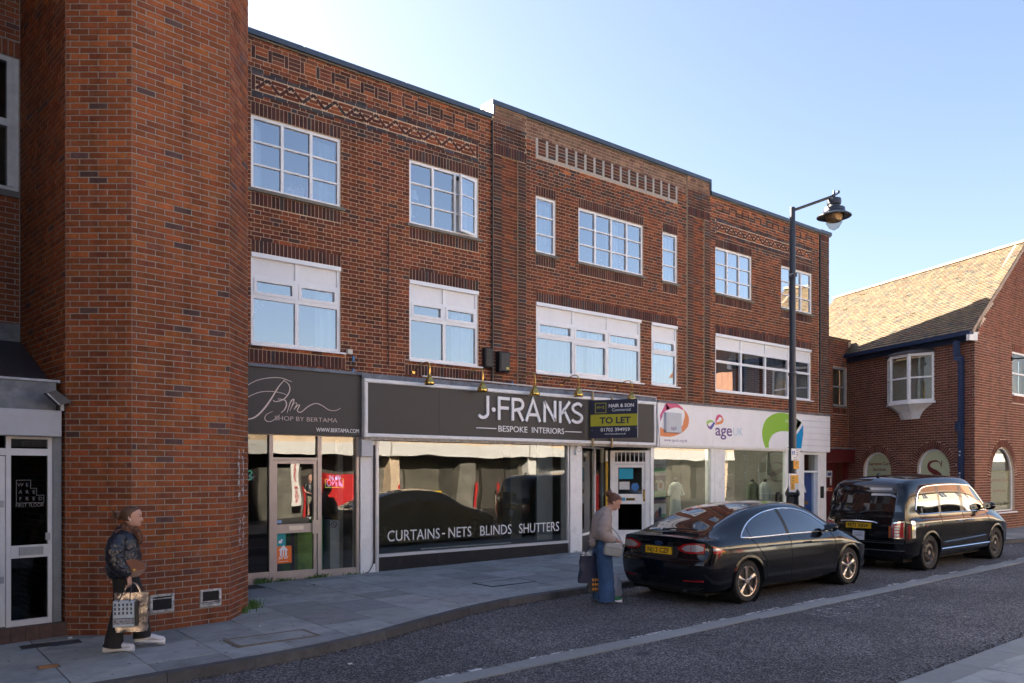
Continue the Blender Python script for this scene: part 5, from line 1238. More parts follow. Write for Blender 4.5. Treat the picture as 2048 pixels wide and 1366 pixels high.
for q in ((Ul(1230.5), Ul(1236.5), Zl(1079), Zl(928.5)), (Ul(1284), Ul(1289.5), Zl(1079), Zl(928.5)), (Ul(1236.5), Ul(1284), Zl(935), Zl(928.5)), (Ul(1236.5), Ul(1284), Zl(1008), Zl(988)), (Ul(1236.5), Ul(1284), Zl(1079), Zl(1060))): dr.box(fd, *q, -.05, .0)
wd = dr.build('door', m_wpaint, lob)
obox('pane', fd, Ul(1236.5), Ul(1284), Zl(988), Zl(935), -.03, -.024, m_shopg, wd); obox('pane', fd, Ul(1236.5), Ul(1284), Zl(1060), Zl(1008), -.03, -.024, m_shopd, wd)
obox('letter_plate', fd, Ul(1252), Ul(1269.5), Zl(1001), Zl(996), 0, .012, m_brass, wd); obox('sticker', fd, Ul(1240), Ul(1250.5), Zl(1001.5), Zl(995), 0, .002, mat('blue green sticker', (.05, .3, .5), rough=.5, var=.5, scale=40), wd)
obox('finger_plate', fd, Ul(1286), Ul(1291), Zl(1003), Zl(979), .001, .012, m_brass, wd)
cy = mat('cyan notice', (.0, .34, .50), rough=.5, var=.03); pw = mat('paper notice', (.62, .62, .60), rough=.6, var=.12, scale=50)
obox('notice', fd, Ul(1238.5), Ul(1266.5), Zl(958), Zl(937), -.022, -.02, cy, wd); obox('notice', fd, Ul(1239), Ul(1259.5), Zl(979), Zl(963.5), -.022, -.02, pw, wd)
b = MB(); cx, cz, r = Ul(1270.5), Zl(973.5), .1
b.poly([(cx + r * math.cos(k_ * .3927), cz + r * math.sin(k_ * .3927)) for k_ in range(16)], fd, -.022, -.02); b.build('notice', mat('round blue notice', (.03, .16, .42), rough=.5, var=.4, scale=22), wd)
obox('lobby_side', fd, -.15, -.09, zbt, Zl(925), -.02, .0, mat('yellow door edge', (.55, .33, .03), rough=.6, var=.1), lob); obox('lobby_side', fd, -.15, -.09, Zl(923), Zl(901), -.02, .0, m_wpaint, lob); obox('pane', fd, -.34, -.155, zbt + .4, Zl(925), -.02, -.014, m_shopg, lob)
obox('lobby_soffit', FLAT, c0[0] - .05, U(1300), 2.70, 2.76, -(D + 1.6), -(D - .02), mat('grimy soffit', (.18, .17, .16), rough=.9, var=.3, scale=5), lob)
MB().box(FLAT, c0[0], U(1300), gz(14) + .0, zpv(14) + .02, -(D + 1.6), -D).build('lobby_floor', mat('lobby tile', (.13, .12, .11), rough=.7, var=.2), lob)
for i, colr in enumerate(((.05, .05, .06), (.28, .14, .13), (.05, .055, .05), (.03, .03, .04), (.07, .07, .06))):
    b = MB(); n = 10; u0 = Ul(1240) + i * .115
    vs_ = [fd.p(u0 + .13 * j / n, z, -.3 + .03 * math.sin(j * 2.1 + i)) for z in (.62, 1.4) for j in range(n + 1)]
    b.add(vs_, [(j, j + 1, j + n + 2, j + n + 1) for j in range(n)])
    setp(b.build('hanging_garment', mat('garment %d' % i, colr, rough=.95, var=.3, scale=14), smooth=True), ['dark garment hanging furthest left behind lower door pane', 'dusty pink garment hanging behind the lower door pane', 'greenish black garment right of the pink one', 'black garment behind right side of the lower door pane', 'olive garment hanging furthest right behind lower door pane'][i], 'garment', 'clothes on the rail behind the lobby door')
# 4: charity shop windows
ag = empty('shopfront', (18, D, zpv(18)), 'white framed charity shop windows with dressed mannequins', 'shopfront')
gb = 1.05
fr = MB(); z0 = zpv(18)
for a, c in ((1300, 1305.5), (1420, 1427.5), (1445.5, 1448), (1570, 1574)): fr.box(FM, U(a), U(c), z0, 2.76, -.08, .03)
for a, c in ((1305.5, 1420), (1448, 1570)): fr.box(FM, U(a), U(c), gb - .5, gb - .44, -.08, .035); fr.box(FM, U(a), U(c), 2.70, 2.76, -.08, .03)
agf = fr.build('frame', m_wpaint, ag)
for a, c in ((1305.5, 1420), (1448, 1570)):
    obox('pane', FM, U(a), U(c), gb - .44, 2.70, -.03, -.022, m_shopg, ag); MB().box(FM, U(a), U(c), z0 - .05, gb - .502, -.2, .01).build('stall_riser', m_wpaint, ag)
obox('end_panel', FM, U(1574), U(1592), z0, 2.76, -.1, .02, mat('grey panel', (.34, .36, .37), rough=.5, var=.05), ag)
m_ltube = mat('shop light tube', (.9, .9, .85), rough=.4, var=0, emit=(1, .95, .82), estr=9)
for q in ((16.4, 18.6, 14.9, 'nearest the first charity window'), (16.6, 18.4, 16.4, 'deep inside the first charity window'), (19.2, 20.8, 15.4, 'behind the second charity window')): setp(obox('ceiling_light', FLAT, q[0], q[1], 3.3, 3.36, -(q[2] + .1), -q[2], m_ltube), 'lit strip light on the ceiling ' + q[3], 'ceiling light', 'strip lights in the charity shop')
# posters in the first window
def poster(ya, yb, cols, lab):
    e = empty('window_poster', (U(1320), D + .05, Zf(1320, yb)), lab, 'poster', 'posters in the charity shop window')
    u0, u1 = U(1306.5), U(1334.5)
    for i, (t0, t1, c) in enumerate(cols):
        za, zc = Zf(1320, yb) + (Zf(1320, ya) - Zf(1320, yb)) * t0, Zf(1320, yb) + (Zf(1320, ya) - Zf(1320, yb)) * t1
        obox('sheet', FM, u0, u1, za, zc, -.045 + i * .0002, -.042 + i * .0002, c, e)
    return e, u0, u1
pp, pgn, pgr = mat('plum paper', (.06, .035, .10), rough=.6, var=.03), mat('grey paper', (.42, .42, .43), rough=.6, var=.05), mat('green paper', (.10, .32, .16), rough=.6, var=.1, scale=20)
e, u0, u1 = poster(919, 960, [(0, .22, pp), (.22, .36, pgn), (.36, .58, pgr), (.58, 1, pgn)], 'window poster with grey top half and green band, highest of three')
text('lettering', 'counts as a', FM, (u0 + u1) / 2, Zf(1320, 931.5), .06, -.04, pp, e, ext=.0004, width=.36); text('lettering', 'workout', FM, (u0 + u1) / 2, Zf(1320, 936), .06, -.04, pp, e, ext=.0004, width=.28)
e, u0, u1 = poster(963, 1006, [(0, .25, pp), (.25, .60, pgr), (.60, 1, mat('photo grey', (.20, .20, .19), rough=.6, var=.3, scale=12))], 'window poster showing a person in pale headscarf, middle of three')
mu = (u0 + u1) / 2 + .06; b = MB(); b.poly([(mu + .13 * math.cos(k_ * .3927), Zf(1320, 972) + .16 * math.sin(k_ * .3927)) for k_ in range(16)], FM, -.042, -.0395); b.build('scarf', mat('scarf print', (.55, .55, .55), rough=.6, var=.1), e)
b = MB(); b.poly([(mu + .065 * math.cos(k_ * .3927), Zf(1320, 971) + .085 * math.sin(k_ * .3927)) for k_ in range(16)], FM, -.0394, -.039); b.build('face', mat('face print', (.36, .18, .12), rough=.6, var=.1), e)
MB().ribbon([(u0 + .02, Zf(1320, 986)), (u1 - .02, Zf(1320, 982.5))], .07, FM, -.042, -.0388).build('print_band', mat('pale green print', (.25, .5, .3), rough=.6, var=.3, scale=40), e)
e, u0, u1 = poster(1008, 1050, [(0, .35, pp), (.35, .52, pgr), (.52, 1, mat('poster white', (.60, .61, .63), rough=.6, var=.05))], 'window poster with running figures on white, lowest of three')
for k_, (du, hh, cc) in enumerate(((.30, .30, (.02, .03, .08)), (.18, .2, (.25, .05, .06)))):
    b = MB(); b.poly([(u0 + du - .05, Zf(1320, 1036)), (u0 + du + .05, Zf(1320, 1036)), (u0 + du + .07, Zf(1320, 1036) + hh * .7), (u0 + du, Zf(1320, 1036) + hh), (u0 + du - .07, Zf(1320, 1036) + hh * .7)], FM, -.042, -.038); b.build('figure_print', mat('figure print %d' % k_, cc, rough=.6, var=.1), e)
# mannequins
m_mank = mat('black mannequin', (.02, .02, .022), rough=.4, var=.02)
def torso(name, x, y, z, col, sl, label, long=.5, arms=True, brim=None):
    e = empty(name, (x, y, z), label, 'mannequin', 'mannequins in the charity shop window')
    b = MB()
    secs = [(-long, .24, .17), (-long * .5, .20, .15), (0, .17, .12), (.18, .15, .105), (.36, .19, .12), (.46, .20, .11), (.52, .15, .09), (.555, .07, .06)]
    rings = []
    for zz, rx, ry in secs:
        rings.append([(rx * math.cos(2 * math.pi * k / 16) * (1 + .05 * math.sin(5 * k + zz * 9) * (zz < 0)), ry * math.sin(2 * math.pi * k / 16) * (1 + .05 * math.sin(5 * k) * (zz < 0)), zz) for k in range(16)])
    b.rings(rings); 
    for sgn in (-1, 1): b.tube([(sgn * .17, 0, .47), (sgn * .25, -.01, .30), (sgn * .27, -.04, .30 - sl)], [.06, .055, .06], 8)
    b.build('dress' if long > .4 else 'shirt', mat(label[:14] + ' cloth', col, rough=.9, var=.08, scale=9), e, local=True, smooth=True)
    MB().lathe((0, 0, .53), [(.055, 0), (.05, .10), (.001, .12)], 10).build('neck', m_mank, e, local=True, smooth=True)
    MB().tube([(0, 0, -long), (0, 0, -1.25)], .015, 6).build('stand_pole', m_cond, e, local=True)
    return e
torso('mannequin', *F(1351, 1000, -.7)[:1], D + .7, 1.25, (.60, .66, .60), .12, 'mannequin in pale long dress in the first charity window', .75)
torso('mannequin', *F(1505, 1000, -.8)[:1], D + .8, 1.22, (.17, .20, .13), .3, 'mannequin in olive green coat in the second charity window', .5)
torso('mannequin', *F(1530, 1000, -.6)[:1], D + .6, 1.22, (.62, .46, .54), .3, 'mannequin in pale pink shirt beside the olive coat', .35)
# shelves and stock in the shop
m_shelf = mat('shop shelf', (.38, .36, .32), rough=.7, var=.05)
for k_, (x0, x1, z, yy) in enumerate(((16.2, 18.6, 1.3, 15.6), (16.2, 18.6, 1.75, 15.6), (16.2, 18.6, 2.15, 15.6), (19.6, 20.6, 2.0, 14.8), (19.6, 20.6, 1.55, 14.8))):
    e = empty('shelf', (x0, yy, z), ['lowest long shelf inside the charity shop', 'middle long shelf inside the charity shop', 'top long shelf inside the charity shop', 'upper short shelf inside the second charity window', 'lower short shelf inside the second charity window'][k_], 'shelf', 'stock shelves in the charity shop')
    obox('board', FLAT, x0, x1, z, z + .03, -(yy + .3), -yy, m_shelf, e)
    x = x0 + .05; it_ = 0
    while x < x1 - .2:
        w_ = R.uniform(.08, .26); h_ = R.uniform(.1, .3)
        c_ = R.choice([(.03, .03, .04), (.25, .05, .10), (.10, .12, .06), (.05, .05, .05), (.32, .28, .2), (.05, .10, .22)])
        g = MB().bev(FLAT, x, x + w_, z + .031, z + .031 + h_, -(yy + .25), -(yy + .04), .02).build('stock_item', mat('stock %d%d%d' % tuple(int(v * 100) for v in c_), c_, rough=.8, var=.25, scale=20)); it_ += 1; setp(g, 'stock item %s from left on %s' % (('one', 'two', 'three', 'four', 'five', 'six', 'seven', 'eight', 'nine', 'ten', 'eleven', 'twelve', 'thirteen')[min(12, it_ - 1)], e["label"].replace("inside the ", "in ")), 'goods', 'goods on the charity shop shelves'); x += w_ + R.uniform(.02, .12)
for i, (a, ya, yb) in enumerate(((1541, 905, 950), (1556, 930, 955), (1551, 960, 995), (1525, 925, 945))):
    e = obox('framed_print', FM, F(a - 7, 900, -.9)[0], F(a + 7, 900, -.9)[0], F(a, yb, -.9)[1], F(a, ya, -.9)[1], -.92, -.9, mat('print %d' % i, (.45, .46, .40), rough=.7, var=.6, scale=22)); setp(e, ['bird print tacked up highest in the second charity window', 'small print at the right end of the second charity window', 'print hung low beside the pink shirt', 'print above the pink shirt'][i], 'picture', 'prints in the charity window')
e = empty('framed_picture', (U(1560), D + .5, 1.0), 'dark framed seascape leaning in the second charity window', 'picture')
obox('frame', FM, F(1552, 900, -.5)[0], F(1576, 900, -.5)[0], .9, 1.45, -.53, -.5, m_mank, e); obox('mount', FM, F(1555, 900, -.5)[0], F(1573, 900, -.5)[0], .95, 1.38, -.5, -.497, pw, e); obox('picture', FM, F(1559, 900, -.5)[0], F(1569, 900, -.5)[0], 1.05, 1.28, -.497, -.495, mat('sea print', (.06, .18, .20), rough=.6, var=.4, scale=14), e)
# 5: blue door
bd = empty('blue_door', (U(1620), D, zpv(22)), 'blue panelled front door in white surround beside the charity shop', 'door')
z0 = zpv(22); fr = MB(); 
fr.box(FM, U(1592), U(1606.5), z0, 2.70, -.1, .03); fr.box(FM, U(1606.5), U(1634.5), 2.62, 2.70, -.1, .03); fr.box(FM, U(1606.5), U(1634.5), 2.06, 2.12, -.12, .0)
fr.build('surround', m_wpaint, bd)
obox('fanlight', FM, U(1606.5), U(1634.5), 2.12, 2.62, -.1, -.09, m_shopg, bd)
m_bdoor = mat('blue gloss paint', (.010, .045, .18), rough=.35, var=.04, coat=.3)
lf = obox('leaf', FM, U(1606.5), U(1630), z0, 2.055, -.2, -.12, m_bdoor, bd)
ua_, ub_ = U(1606.5), U(1630); pw_ = (ub_ - ua_ - .3) / 2
for (za, zc) in ((z0 + .18, z0 + .72), (z0 + .95, z0 + 1.45), (z0 + 1.55, z0 + 1.85)):
    for k_ in range(2):
        MB().bev(FM, ua_ + .1 + k_ * (pw_ + .1), ua_ + .1 + k_ * (pw_ + .1) + pw_, za, zc, -.12, -.105, .012).build('door_panel', m_bdoor, lf)
obox('letter_plate', FM, U(1611), U(1622.5), z0 + .78, z0 + .88, -.119, -.105, mat('dull brass', (.28, .16, .06), rough=.4, metal=.7, var=.1), lf)
obox('reveal', FM, U(1630.2), U(1634), z0, 2.055, -.22, -.05, mat('pale blue reveal', (.42, .50, .62), rough=.6, var=.05), bd)
b = MB(); b.poly([(U(1607), z0 + 1.20), (U(1618), z0 + 1.15), (U(1612), z0 + 1.50), (U(1610.5), z0 + 1.52)], FM, -.104, -.09); setp(b.build('paper_leaflet', mat('crumpled paper', (.66, .66, .70), rough=.7, var=.12, scale=20)), 'crumpled white leaflet stuck on the blue door', 'leaflet')
obox('entry_phone', FM, U(1639), U(1644.5), 1.25, 1.62, .03, .06, m_blk, main)
# weeds along the foot of the shopfront
m_weed = mat('weed green', (.06, .13, .025), rough=.8, var=.4, scale=30)
def weed(x, y, n, h, label, sp=.12):
    b = MB()
    for k_ in range(n):
        a = R.uniform(0, 6.28); r = abs(R.gauss(0, sp)); bx_, by = x + r * math.cos(a), y + .25 * r * math.sin(a); hh = h * R.uniform(.4, 1); dx, dy = R.gauss(0, .5) * hh, R.gauss(0, .4) * hh; z_ = gz(bx_) + PAVE; w_ = .006
        b.add([(bx_ - w_, by, z_), (bx_ + w_, by, z_), (bx_ + dx * .5 + w_, by + dy * .5, z_ + hh * .7), (bx_ + dx * .5 - w_, by + dy * .5, z_ + hh * .7), (bx_ + dx, by + dy, z_ + hh)], [(0, 1, 2, 3), (3, 2, 4)])
    setp(b.build('weed', m_weed), label, 'weed')
weed(U(520), D - .03, 90, .13, 'largest weed tuft below the dark shop pane'); weed(U(563), D - .03, 70, .07, 'flat weed patch at the foot of the glazed door', .14); weed(U(640), D - .03, 70, .10, 'weed tuft at the foot of the door post'); weed(U(700), D - .03, 30, .06, 'sparse weed under the side window'); weed(U(618), D - .03, 40, .05, 'small weed by the right edge of the glazed door', .06)
wx, wy = onG(480, 1227, PAVE); weed(wx, wy - .02, 90, .12, 'weed clump at the base of the tower corner', .07); wx, wy = onG(506, 1218, PAVE); weed(wx, wy, 110, .16, 'taller weed clump behind the tower corner', .07); weed(U(1150), D - .02, 30, .05, 'tiny weed at the foot of the white pier by the lobby', .06)
# ------------------------------------------------------------------ the brick house with the tiled roof, and the infill beside it
CZ = 23.0
def at(px, z): return ((px - CPX) / FPX * z, z)
cor = at(1950, CZ)
sv = (-0.307, 0.952)                                     # the side wall runs away in this direction
def hit(o, v, px):
    a = (px - CPX) / FPX; t = (a * o[1] - o[0]) / (v[0] - a * v[1]); return (o[0] + v[0] * t, o[1] + v[1] * t), t
inner, Tin = hit(cor, sv, 1697)
Wc, Wi = cv(*cor), cv(*inner)
YG = Wc[1]                                               # gable wall plane
FG = Frame(Wc[0], Wc[1], 1, 0); FS = Frame(Wi[0], Wi[1], Wc[0] - Wi[0], Wc[1] - Wi[1]); LS = math.hypot(Wc[0] - Wi[0], Wc[1] - Wi[1])
YI = Wi[1]; FI = Frame(Wi[0], YI, 1, 0)
def G(px, py, d=0): x, z = onY(px, py, YG - d); return x - Wc[0], z
def Sd(px, py=900):
    p, t = hit(cor, sv, px); return LS - t, HC - (py - HPY) / FPX * p[1]
house = empty('brick_house', (Wc[0], Wc[1], gz(Wc[0]) + PAVE), 'brown brick house with sunlit tiled roof and arched windows on the corner', 'house')
m_rb = M_brick('house brick', 0.12); m_rm = mat('house mortar', (.55, .42, .32), rough=.95, var=.15, scale=20)
ZE = Sd(1943, 672)[1]; zgb = gz(25)
apx, apz = G(2046, 487); apu = apx
rt = lambda r, u, z: pick(r, RIGHT)
it = []
# arched windows on the side wall
def arch_holes(u0, u1, zs, zt):      # stepped approximation of a round head for laying bricks round it
    r = (u1 - u0) / 2; c = (u0 + u1) / 2; hs = [(u0, u1, zs, zt - r)]
    n = 30
    for k in range(n):
        za, zb = zt - r + r * k / n, zt - r + r * (k + 1) / n; h = math.sqrt(max(0, r * r - ((za + zb) / 2 - zt + r) ** 2)); hs.append((c - h, c + h, za, zb))
    return hs
def arch(fr, u0, u1, zs, zt, ring, tint):
    r = (u1 - u0) / 2; c = (u0 + u1) / 2; zc = zt - r; n = int(math.pi * (r + ring / 2) / .078)
    for k in range(n):
        a0, a1 = math.pi * k / n + .012, math.pi * (k + 1) / n - .012
        q = [(c + (r + rr) * math.cos(a), zc + (r + rr) * math.sin(a)) for rr, a in ((.004, a1), (.004, a0), (ring, a0), (ring, a1))]
        it.append((fr, (q[0], q[1], q[2], q[3], .006 + R.uniform(-.003, .003), tint(R, 0, 0))))
AW = []
for (pa, pb, pt, ps) in ((1726.5, 1782, 904.5, 1050), (1834, 1899, 898, 1050)):
    ua, ub = Sd(pa)[0], Sd(pb)[0]; zt = Sd((pa + pb) / 2, pt)[1]; AW.append((FS, ua, ub, zgb + 1.05, zt))
ga, gb_ = G(1982, 900)[0], G(2029.5, 900)[0]; AW.append((FG, ga, gb_, G(2005, 1024)[1], G(2005, 894)[1]))
holesS, holesG = [], []
for fr, ua, ub, zs, zt in AW:
    hs = arch_holes(ua, ub, zs, zt); big = arch_holes(ua - .222, ub + .222, zt - (ub - ua) / 2, zt + .222)[1:]
    (holesS if fr is FS else holesG).append((hs, big)); arch(fr, ua, ub, zs, zt, .225, rt)
bayu0, bayu1 = Sd(1775)[0], Sd(1868)[0]; bz0_, bz1_ = Sd(1820, 806)[1], Sd(1820, 712)[1]
hS = [h for hs, big in holesS for h in hs]; hSb = hS + [h for hs, big in holesS for h in big]
hG = [h for hs, big in holesG for h in hs]; hGb = hG + [h for hs, big in holesG for h in big]
gw = (G(2024.5, 720)[0], G(2024.5, 720)[0] + 1.3, G(2030, 789)[1], G(2030, 704)[1])
hG.append(gw); hGb += [gw, (gw[0], gw[1], gw[3], gw[3] + .225), (gw[0], gw[1], gw[2] - .26, gw[2])]
for z in (gw[3], gw[2] - .26): it += [(FG, q) for q in upright(gw[0], gw[1], z, z + .225, 0, rt)]
it += [(FS, q) for q in lay(0, LS - .0, zgb - .1, ZE + .02, hSb + [(bayu0, bayu1, bz0_, bz1_)], 'flemish' if False else 'stretcher', 0, rt)]
# gable: rake follows the slightly bell-cast verge
def rake(u): 
    t = u / apu; return ZE + (apz - ZE) * (t if t < 1 else 2 - t) ** .92
gbr = lay(0, 2 * apu, zgb - .1, apz, hGb, 'stretcher', 0, rt)
it += [(FG, q) for q in gbr if (q[2][1] < rake(max(0, q[0][0])) - .02 and q[2][1] < rake(q[1][0]) + .06) or q[2][1] < ZE]
put_bricks(it, house, m_rb, 296)
mortar(FS, LS - .11, LS - .006, zgb - .1, ZE, (), m_rm, house, thick=.012); mortar(FS, 0, LS - .11, zgb - .1, ZE + .05, hS + [(bayu0 + .1, bayu1 - .1, bz0_, bz1_)], m_rm, house)
# gable backing: ordinary wall to the eaves, sloping slab above
mortar(FG, 0.14, 2 * apu, zgb - .1, ZE, hG, m_rm, house); mortar(FG, 0.004, .14, zgb - .1, ZE, (), m_rm, house, thick=.012)
b = MB(); n = 12; b.poly([(.14, ZE)] + [(2 * apu, ZE)] + [(2 * apu * (1 - k / n), rake(2 * apu * (1 - k / n)) - .01) for k in range(1, n)], FG, -.25, -.009)
holed = b.build('gable_wall', m_rm, house)
# roof
rv = (sv[0] * CT + sv[1] * ST, -sv[0] * ST + sv[1] * CT)  # away along the ridge, world
A0 = (Wc[0], YG); A1 = (Wc[0] + apu, YG); RL = 8.6
def roofpt(s, t):                    # s along the ridge from the gable, t 0 eaves .. 1 ridge
    bell = ZE - .02 + (apz - ZE) * t ** .92
    ov = -.22 * (1 - t) ** 2
    nx = -rv[1]; ny = rv[0]
    return (A0[0] + (A1[0] - A0[0]) * t + rv[0] * s + nx * (-ov), A0[1] + rv[1] * s + ny * (-ov), bell + .05 + .10 * (1 - t) ** 3)
m_tile = mat('clay roof tile', (1, 1, 1), rough=.75, var=.12, scale=9, bump=.3, bscale=60, tint=True, stain=.25, stcol=(.10, .085, .06), stscale=2)
Lr = math.hypot(A1[0] - A0[0], apz - ZE); rows = int(Lr / .105); tw = .175
def tile_piece(s0, s1, t0, t1, lift):
    p = [roofpt(s0, t0), roofpt(s1, t0), roofpt(s1, t1), roofpt(s0, t1)]
    up = Vector((-rv[1] * -.62, 0, .75)); nrm = ((Vector(p[1]) - Vector(p[0])).cross(Vector(p[3]) - Vector(p[0]))).normalized()
    if nrm.z < 0: nrm = -nrm
    lo = nrm * (.030 + lift); hi = nrm * .004
    a = [Vector(p[0]) + lo, Vector(p[1]) + lo, Vector(p[2]) + hi, Vector(p[3]) + hi]
    dn = nrm * .022
    return a + [a[0] - dn, a[1] - dn]
tiles = []
for rI in range(rows):
    s = -.12 - (rI % 2) * tw / 2
    while s < RL:
        s0, s1 = max(s, -.12), min(s + tw, RL)
        if s1 - s0 > .03: tiles.append((s0 + .003, s1 - .003, rI / rows, min(1, (rI + 1.12) / rows), R.uniform(0, .007) + (.012 if R.random() < .01 else 0)))
        s += tw
tiles.sort(key=lambda q: q[0])
TT = [(5, (.165, .122, .072)), (3, (.14, .108, .070)), (2, (.185, .132, .075)), (1, (.10, .088, .066)), (.5, (.16, .09, .053))]
FT = [(0, 1, 2, 3), (4, 5, 1, 0)]
po_ = worg(house)
vis = [q for q in tiles if R.random() < .9][:290]
b = MB(); n = 10
gridp = [[roofpt(s, k / n) for k in range(n + 1)] for s in (-.12, RL)]
b.add([p for r in gridp for p in r], [(i, i + 1, n + 2 + i, n + 1 + i) for i in range(n)]); rp = lambda p: (p[0] + 2 * (A1[0] - p[0]) + 2 * rv[0] / rv[1] * 0, p[1], p[2])
far = [[(lambda p, s: (2 * (A1[0] + rv[0] * s) - p[0], p[1], p[2]))(roofpt(s, k / n), s) for k in range(n + 1)] for s in (-.12, RL)]
b.add([p for r in far for p in r], [(i, i + 1, n + 2 + i, n + 1 + i) for i in range(n)])
roof = b.build('roof', mat('roof felt', (.2, .16, .11), rough=.9, var=.1), house)
sv_ = set(id(q) for q in vis)
for q in vis:
    P = [Vector(p) - po_ for p in tile_piece(*q)]; c = P[0].copy(); me = bpy.data.meshes.new('roof_tile'); me.from_pydata([tuple(p - c) for p in P], [], FT)
    at_ = me.color_attributes.new('tint', 'FLOAT_COLOR', 'POINT'); at_.data.foreach_set('color', [1.0] * 24); me.materials.append(m_tile)
    o = bpy.data.objects.new('roof_tile', me); COL.objects.link(o); o.parent = roof; o.location = c; o.color = (*pick(R, TT), 1)
V = []; Fc = []; T = []
for q in tiles:
    if id(q) in sv_: continue
    k = len(V); V += [tuple(Vector(p) - po_) for p in tile_piece(*q)]; Fc += [tuple(i + k for i in f) for f in FT]; T += [(*pick(R, TT), 1)] * 6
me = bpy.data.meshes.new('tile_field'); me.from_pydata(V, [], Fc); at_ = me.color_attributes.new('tint', 'FLOAT_COLOR', 'POINT'); at_.data.foreach_set('color', np.array(T, dtype=np.float32).ravel()); me.materials.append(m_tile)
o = bpy.data.objects.new('tile_field', me); COL.objects.link(o); o.parent = roof; o['kind'] = 'stuff'
m_ridge = mat('pale ridge tile', (.36, .22, .14), rough=.8, var=.15, scale=6)
s = -.12
while s < RL - .1:
    b = MB(); L = .44; rr = []
    for ss, r_ in ((s, .13), (s + L - .03, .125), (s + L - .03, .135), (s + L, .135)):
        c = roofpt(ss, 1); rr.append([(c[0] + r_ * math.cos(a) * 1.0, c[1], c[2] - .02 + r_ * .8 * math.sin(a)) for a in [math.pi * j / 8 for j in range(9)]])
    b.rings(rr, caps=False, closed=False); b.build('ridge_tile', m_ridge, roof); s += L
b = MB(); pts = [(k / 12) for k in range(13)]
pr = [roofpt(-.12, t) for t in pts]
b.add([(p[0], p[1] + .01, p[2] - .0) for p in pr] + [(p[0] + .02, p[1] - .02, p[2] - .10) for p in pr] , [(i, i + 1, i + 14, i + 13) for i in range(12)]); b.build('verge_mortar', mat('verge cement', (.40, .30, .22), rough=.9, var=.1), roof)
# eaves gutter and square downpipe
m_navyp = mat('navy gutter paint', (.012, .035, .095), rough=.4, var=.06, stain=.15, stcol=(.05, .08, .14))
e0, e1 = roofpt(-.1, 0), roofpt(Tin + .05, 0)
b = MB(); dv = Vector((rv[0], rv[1], 0)).normalized(); nv = Vector((-dv.y, dv.x, 0)); 
pf = [(-.02, -.01), (-.04, -.11), (.03, -.13), (.10, -.12), (.12, -.01), (.105, -.01), (.03, -.06)]
b.rings([[tuple(Vector(e) + nv * (a - .02) + Vector((0, 0, c))) for a, c in pf] for e in ((e0[0], e0[1], e0[2]), (e1[0], e1[1], e1[2]))]); b.build('gutter', m_navyp, house)
b = MB(); b.box(FS, 0, LS + .02, ZE - .14, ZE + .02, .005, .10); b.build('soffit_board', mat('navy shade board', (.012, .025, .06), rough=.6, var=.05), house)
MB().box(FS, LS - .02, LS + .09, ZE - .16, ZE + .08, .0, .30).build('box_end', m_wpaint, house)
dp = Sd(1924)[0]
dpe = MB()
def seg(u, z0, z1, d, w=.10, dd=.085): dpe.box(FS, u - w / 2, u + w / 2, z0, z1, d, d + dd)
zq1 = Sd(1924, 712)[1]
seg(dp - .02, zq1 + .02, ZE - .10, .12, .15, .12); dpe.hexa([FS.p(dp - .09, zq1 - .12, .10), FS.p(dp + .08, zq1 - .18, .03), FS.p(dp + .08, zq1 - .18, .12), FS.p(dp - .09, zq1 - .12, .22), FS.p(dp - .09, zq1 + .02, .10), FS.p(dp + .08, zq1 - .0, .03), FS.p(dp + .08, zq1 - .0, .12), FS.p(dp - .09, zq1 + .02, .22)])
seg(dp + .03, zgb + .1, zq1 - .1, .02, .125, .10)
for py in (722, 742, 829, 846, 868, 893): seg(dp + .03, Sd(1924, py)[1] - .03, Sd(1924, py)[1] + .03, .018, .15, .12)
seg(dp + .0, Sd(1924, 862)[1], Sd(1924, 845)[1], .06, .13, .14)
dpo = dpe.build('downpipe', m_navyp, house)
b = MB()
for py in (905, 912, 948, 955, 962): 
    z = Sd(1924, py)[1]; b.box(FS, dp + .0, dp + R.uniform(.04, .07), z, z + .05, .121, .1225)
b.build('paint_scrawl', M_worn('white scrawl', (.6, .6, .62), .45, 30), dpo)
# arched windows
m_sage = mat('sage window film', (.55, .57, .35), rough=.5, var=.03)
m_mar = mat('maroon lettering', (.16, .02, .02), rough=.5, var=0); m_dkt = mat('dark lettering', (.05, .04, .03), rough=.5, var=0)
m_hglass = glass('house glass', 1.0, ior=1.7, tint=(.8, .8, .78), wav=.002)
labs = ['arched window with small maroon lettering on sage film', 'arched window with big maroon letter on sage film', 'arched gable window, clear above and film below']
for i, (fr, ua, ub, zs, zt) in enumerate(AW):
    r = (ub - ua) / 2; c = (ua + ub) / 2; zc = zt - r
    outl = lambda rr, z0: [(c - rr, z0), (c + rr, z0)] + [(c + rr * math.cos(math.pi * k / 16), zc + rr * math.sin(math.pi * k / 16)) for k in range(17)]
    b = MB(); P = outl(r - .025, zs + .03); b.ribbon(P, .05, fr, -.14, -.07, closed=True); wn_ = b.build('window', m_upvc, house); wn_['label'] = labs[i]
    if i < 2:
        MB().poly(outl(r - .05, zs + .05), fr, -.11, -.10).build('film', m_sage, wn_)
    else:
        MB().poly(outl(r - .05, zs + .05), fr, -.11, -.105).build('pane', m_hglass, wn_); zf = G(2005, 941)[1]
        MB().box(fr, c - r + .055, c + r - .055, zs + .05, zf, -.13, -.112).build('film', m_sage, wn_)
        obox('reveal_back', fr, ua - .5, ub + .5, zs - .3, zt + .3, -1.2, -1.1, mat('pale room', (.35, .32, .27), rough=.9, var=.05), house)
        MB().bev(fr, ua - .05, ub + .08, zs - .045, zs, -.1, .06, .01).build('sill', m_wpaint, wn_)
fr, ua, ub, zs, zt = AW[0]; c = (ua + ub) / 2; zz = Sd(1754, 926)[1]
w_ = ub - ua
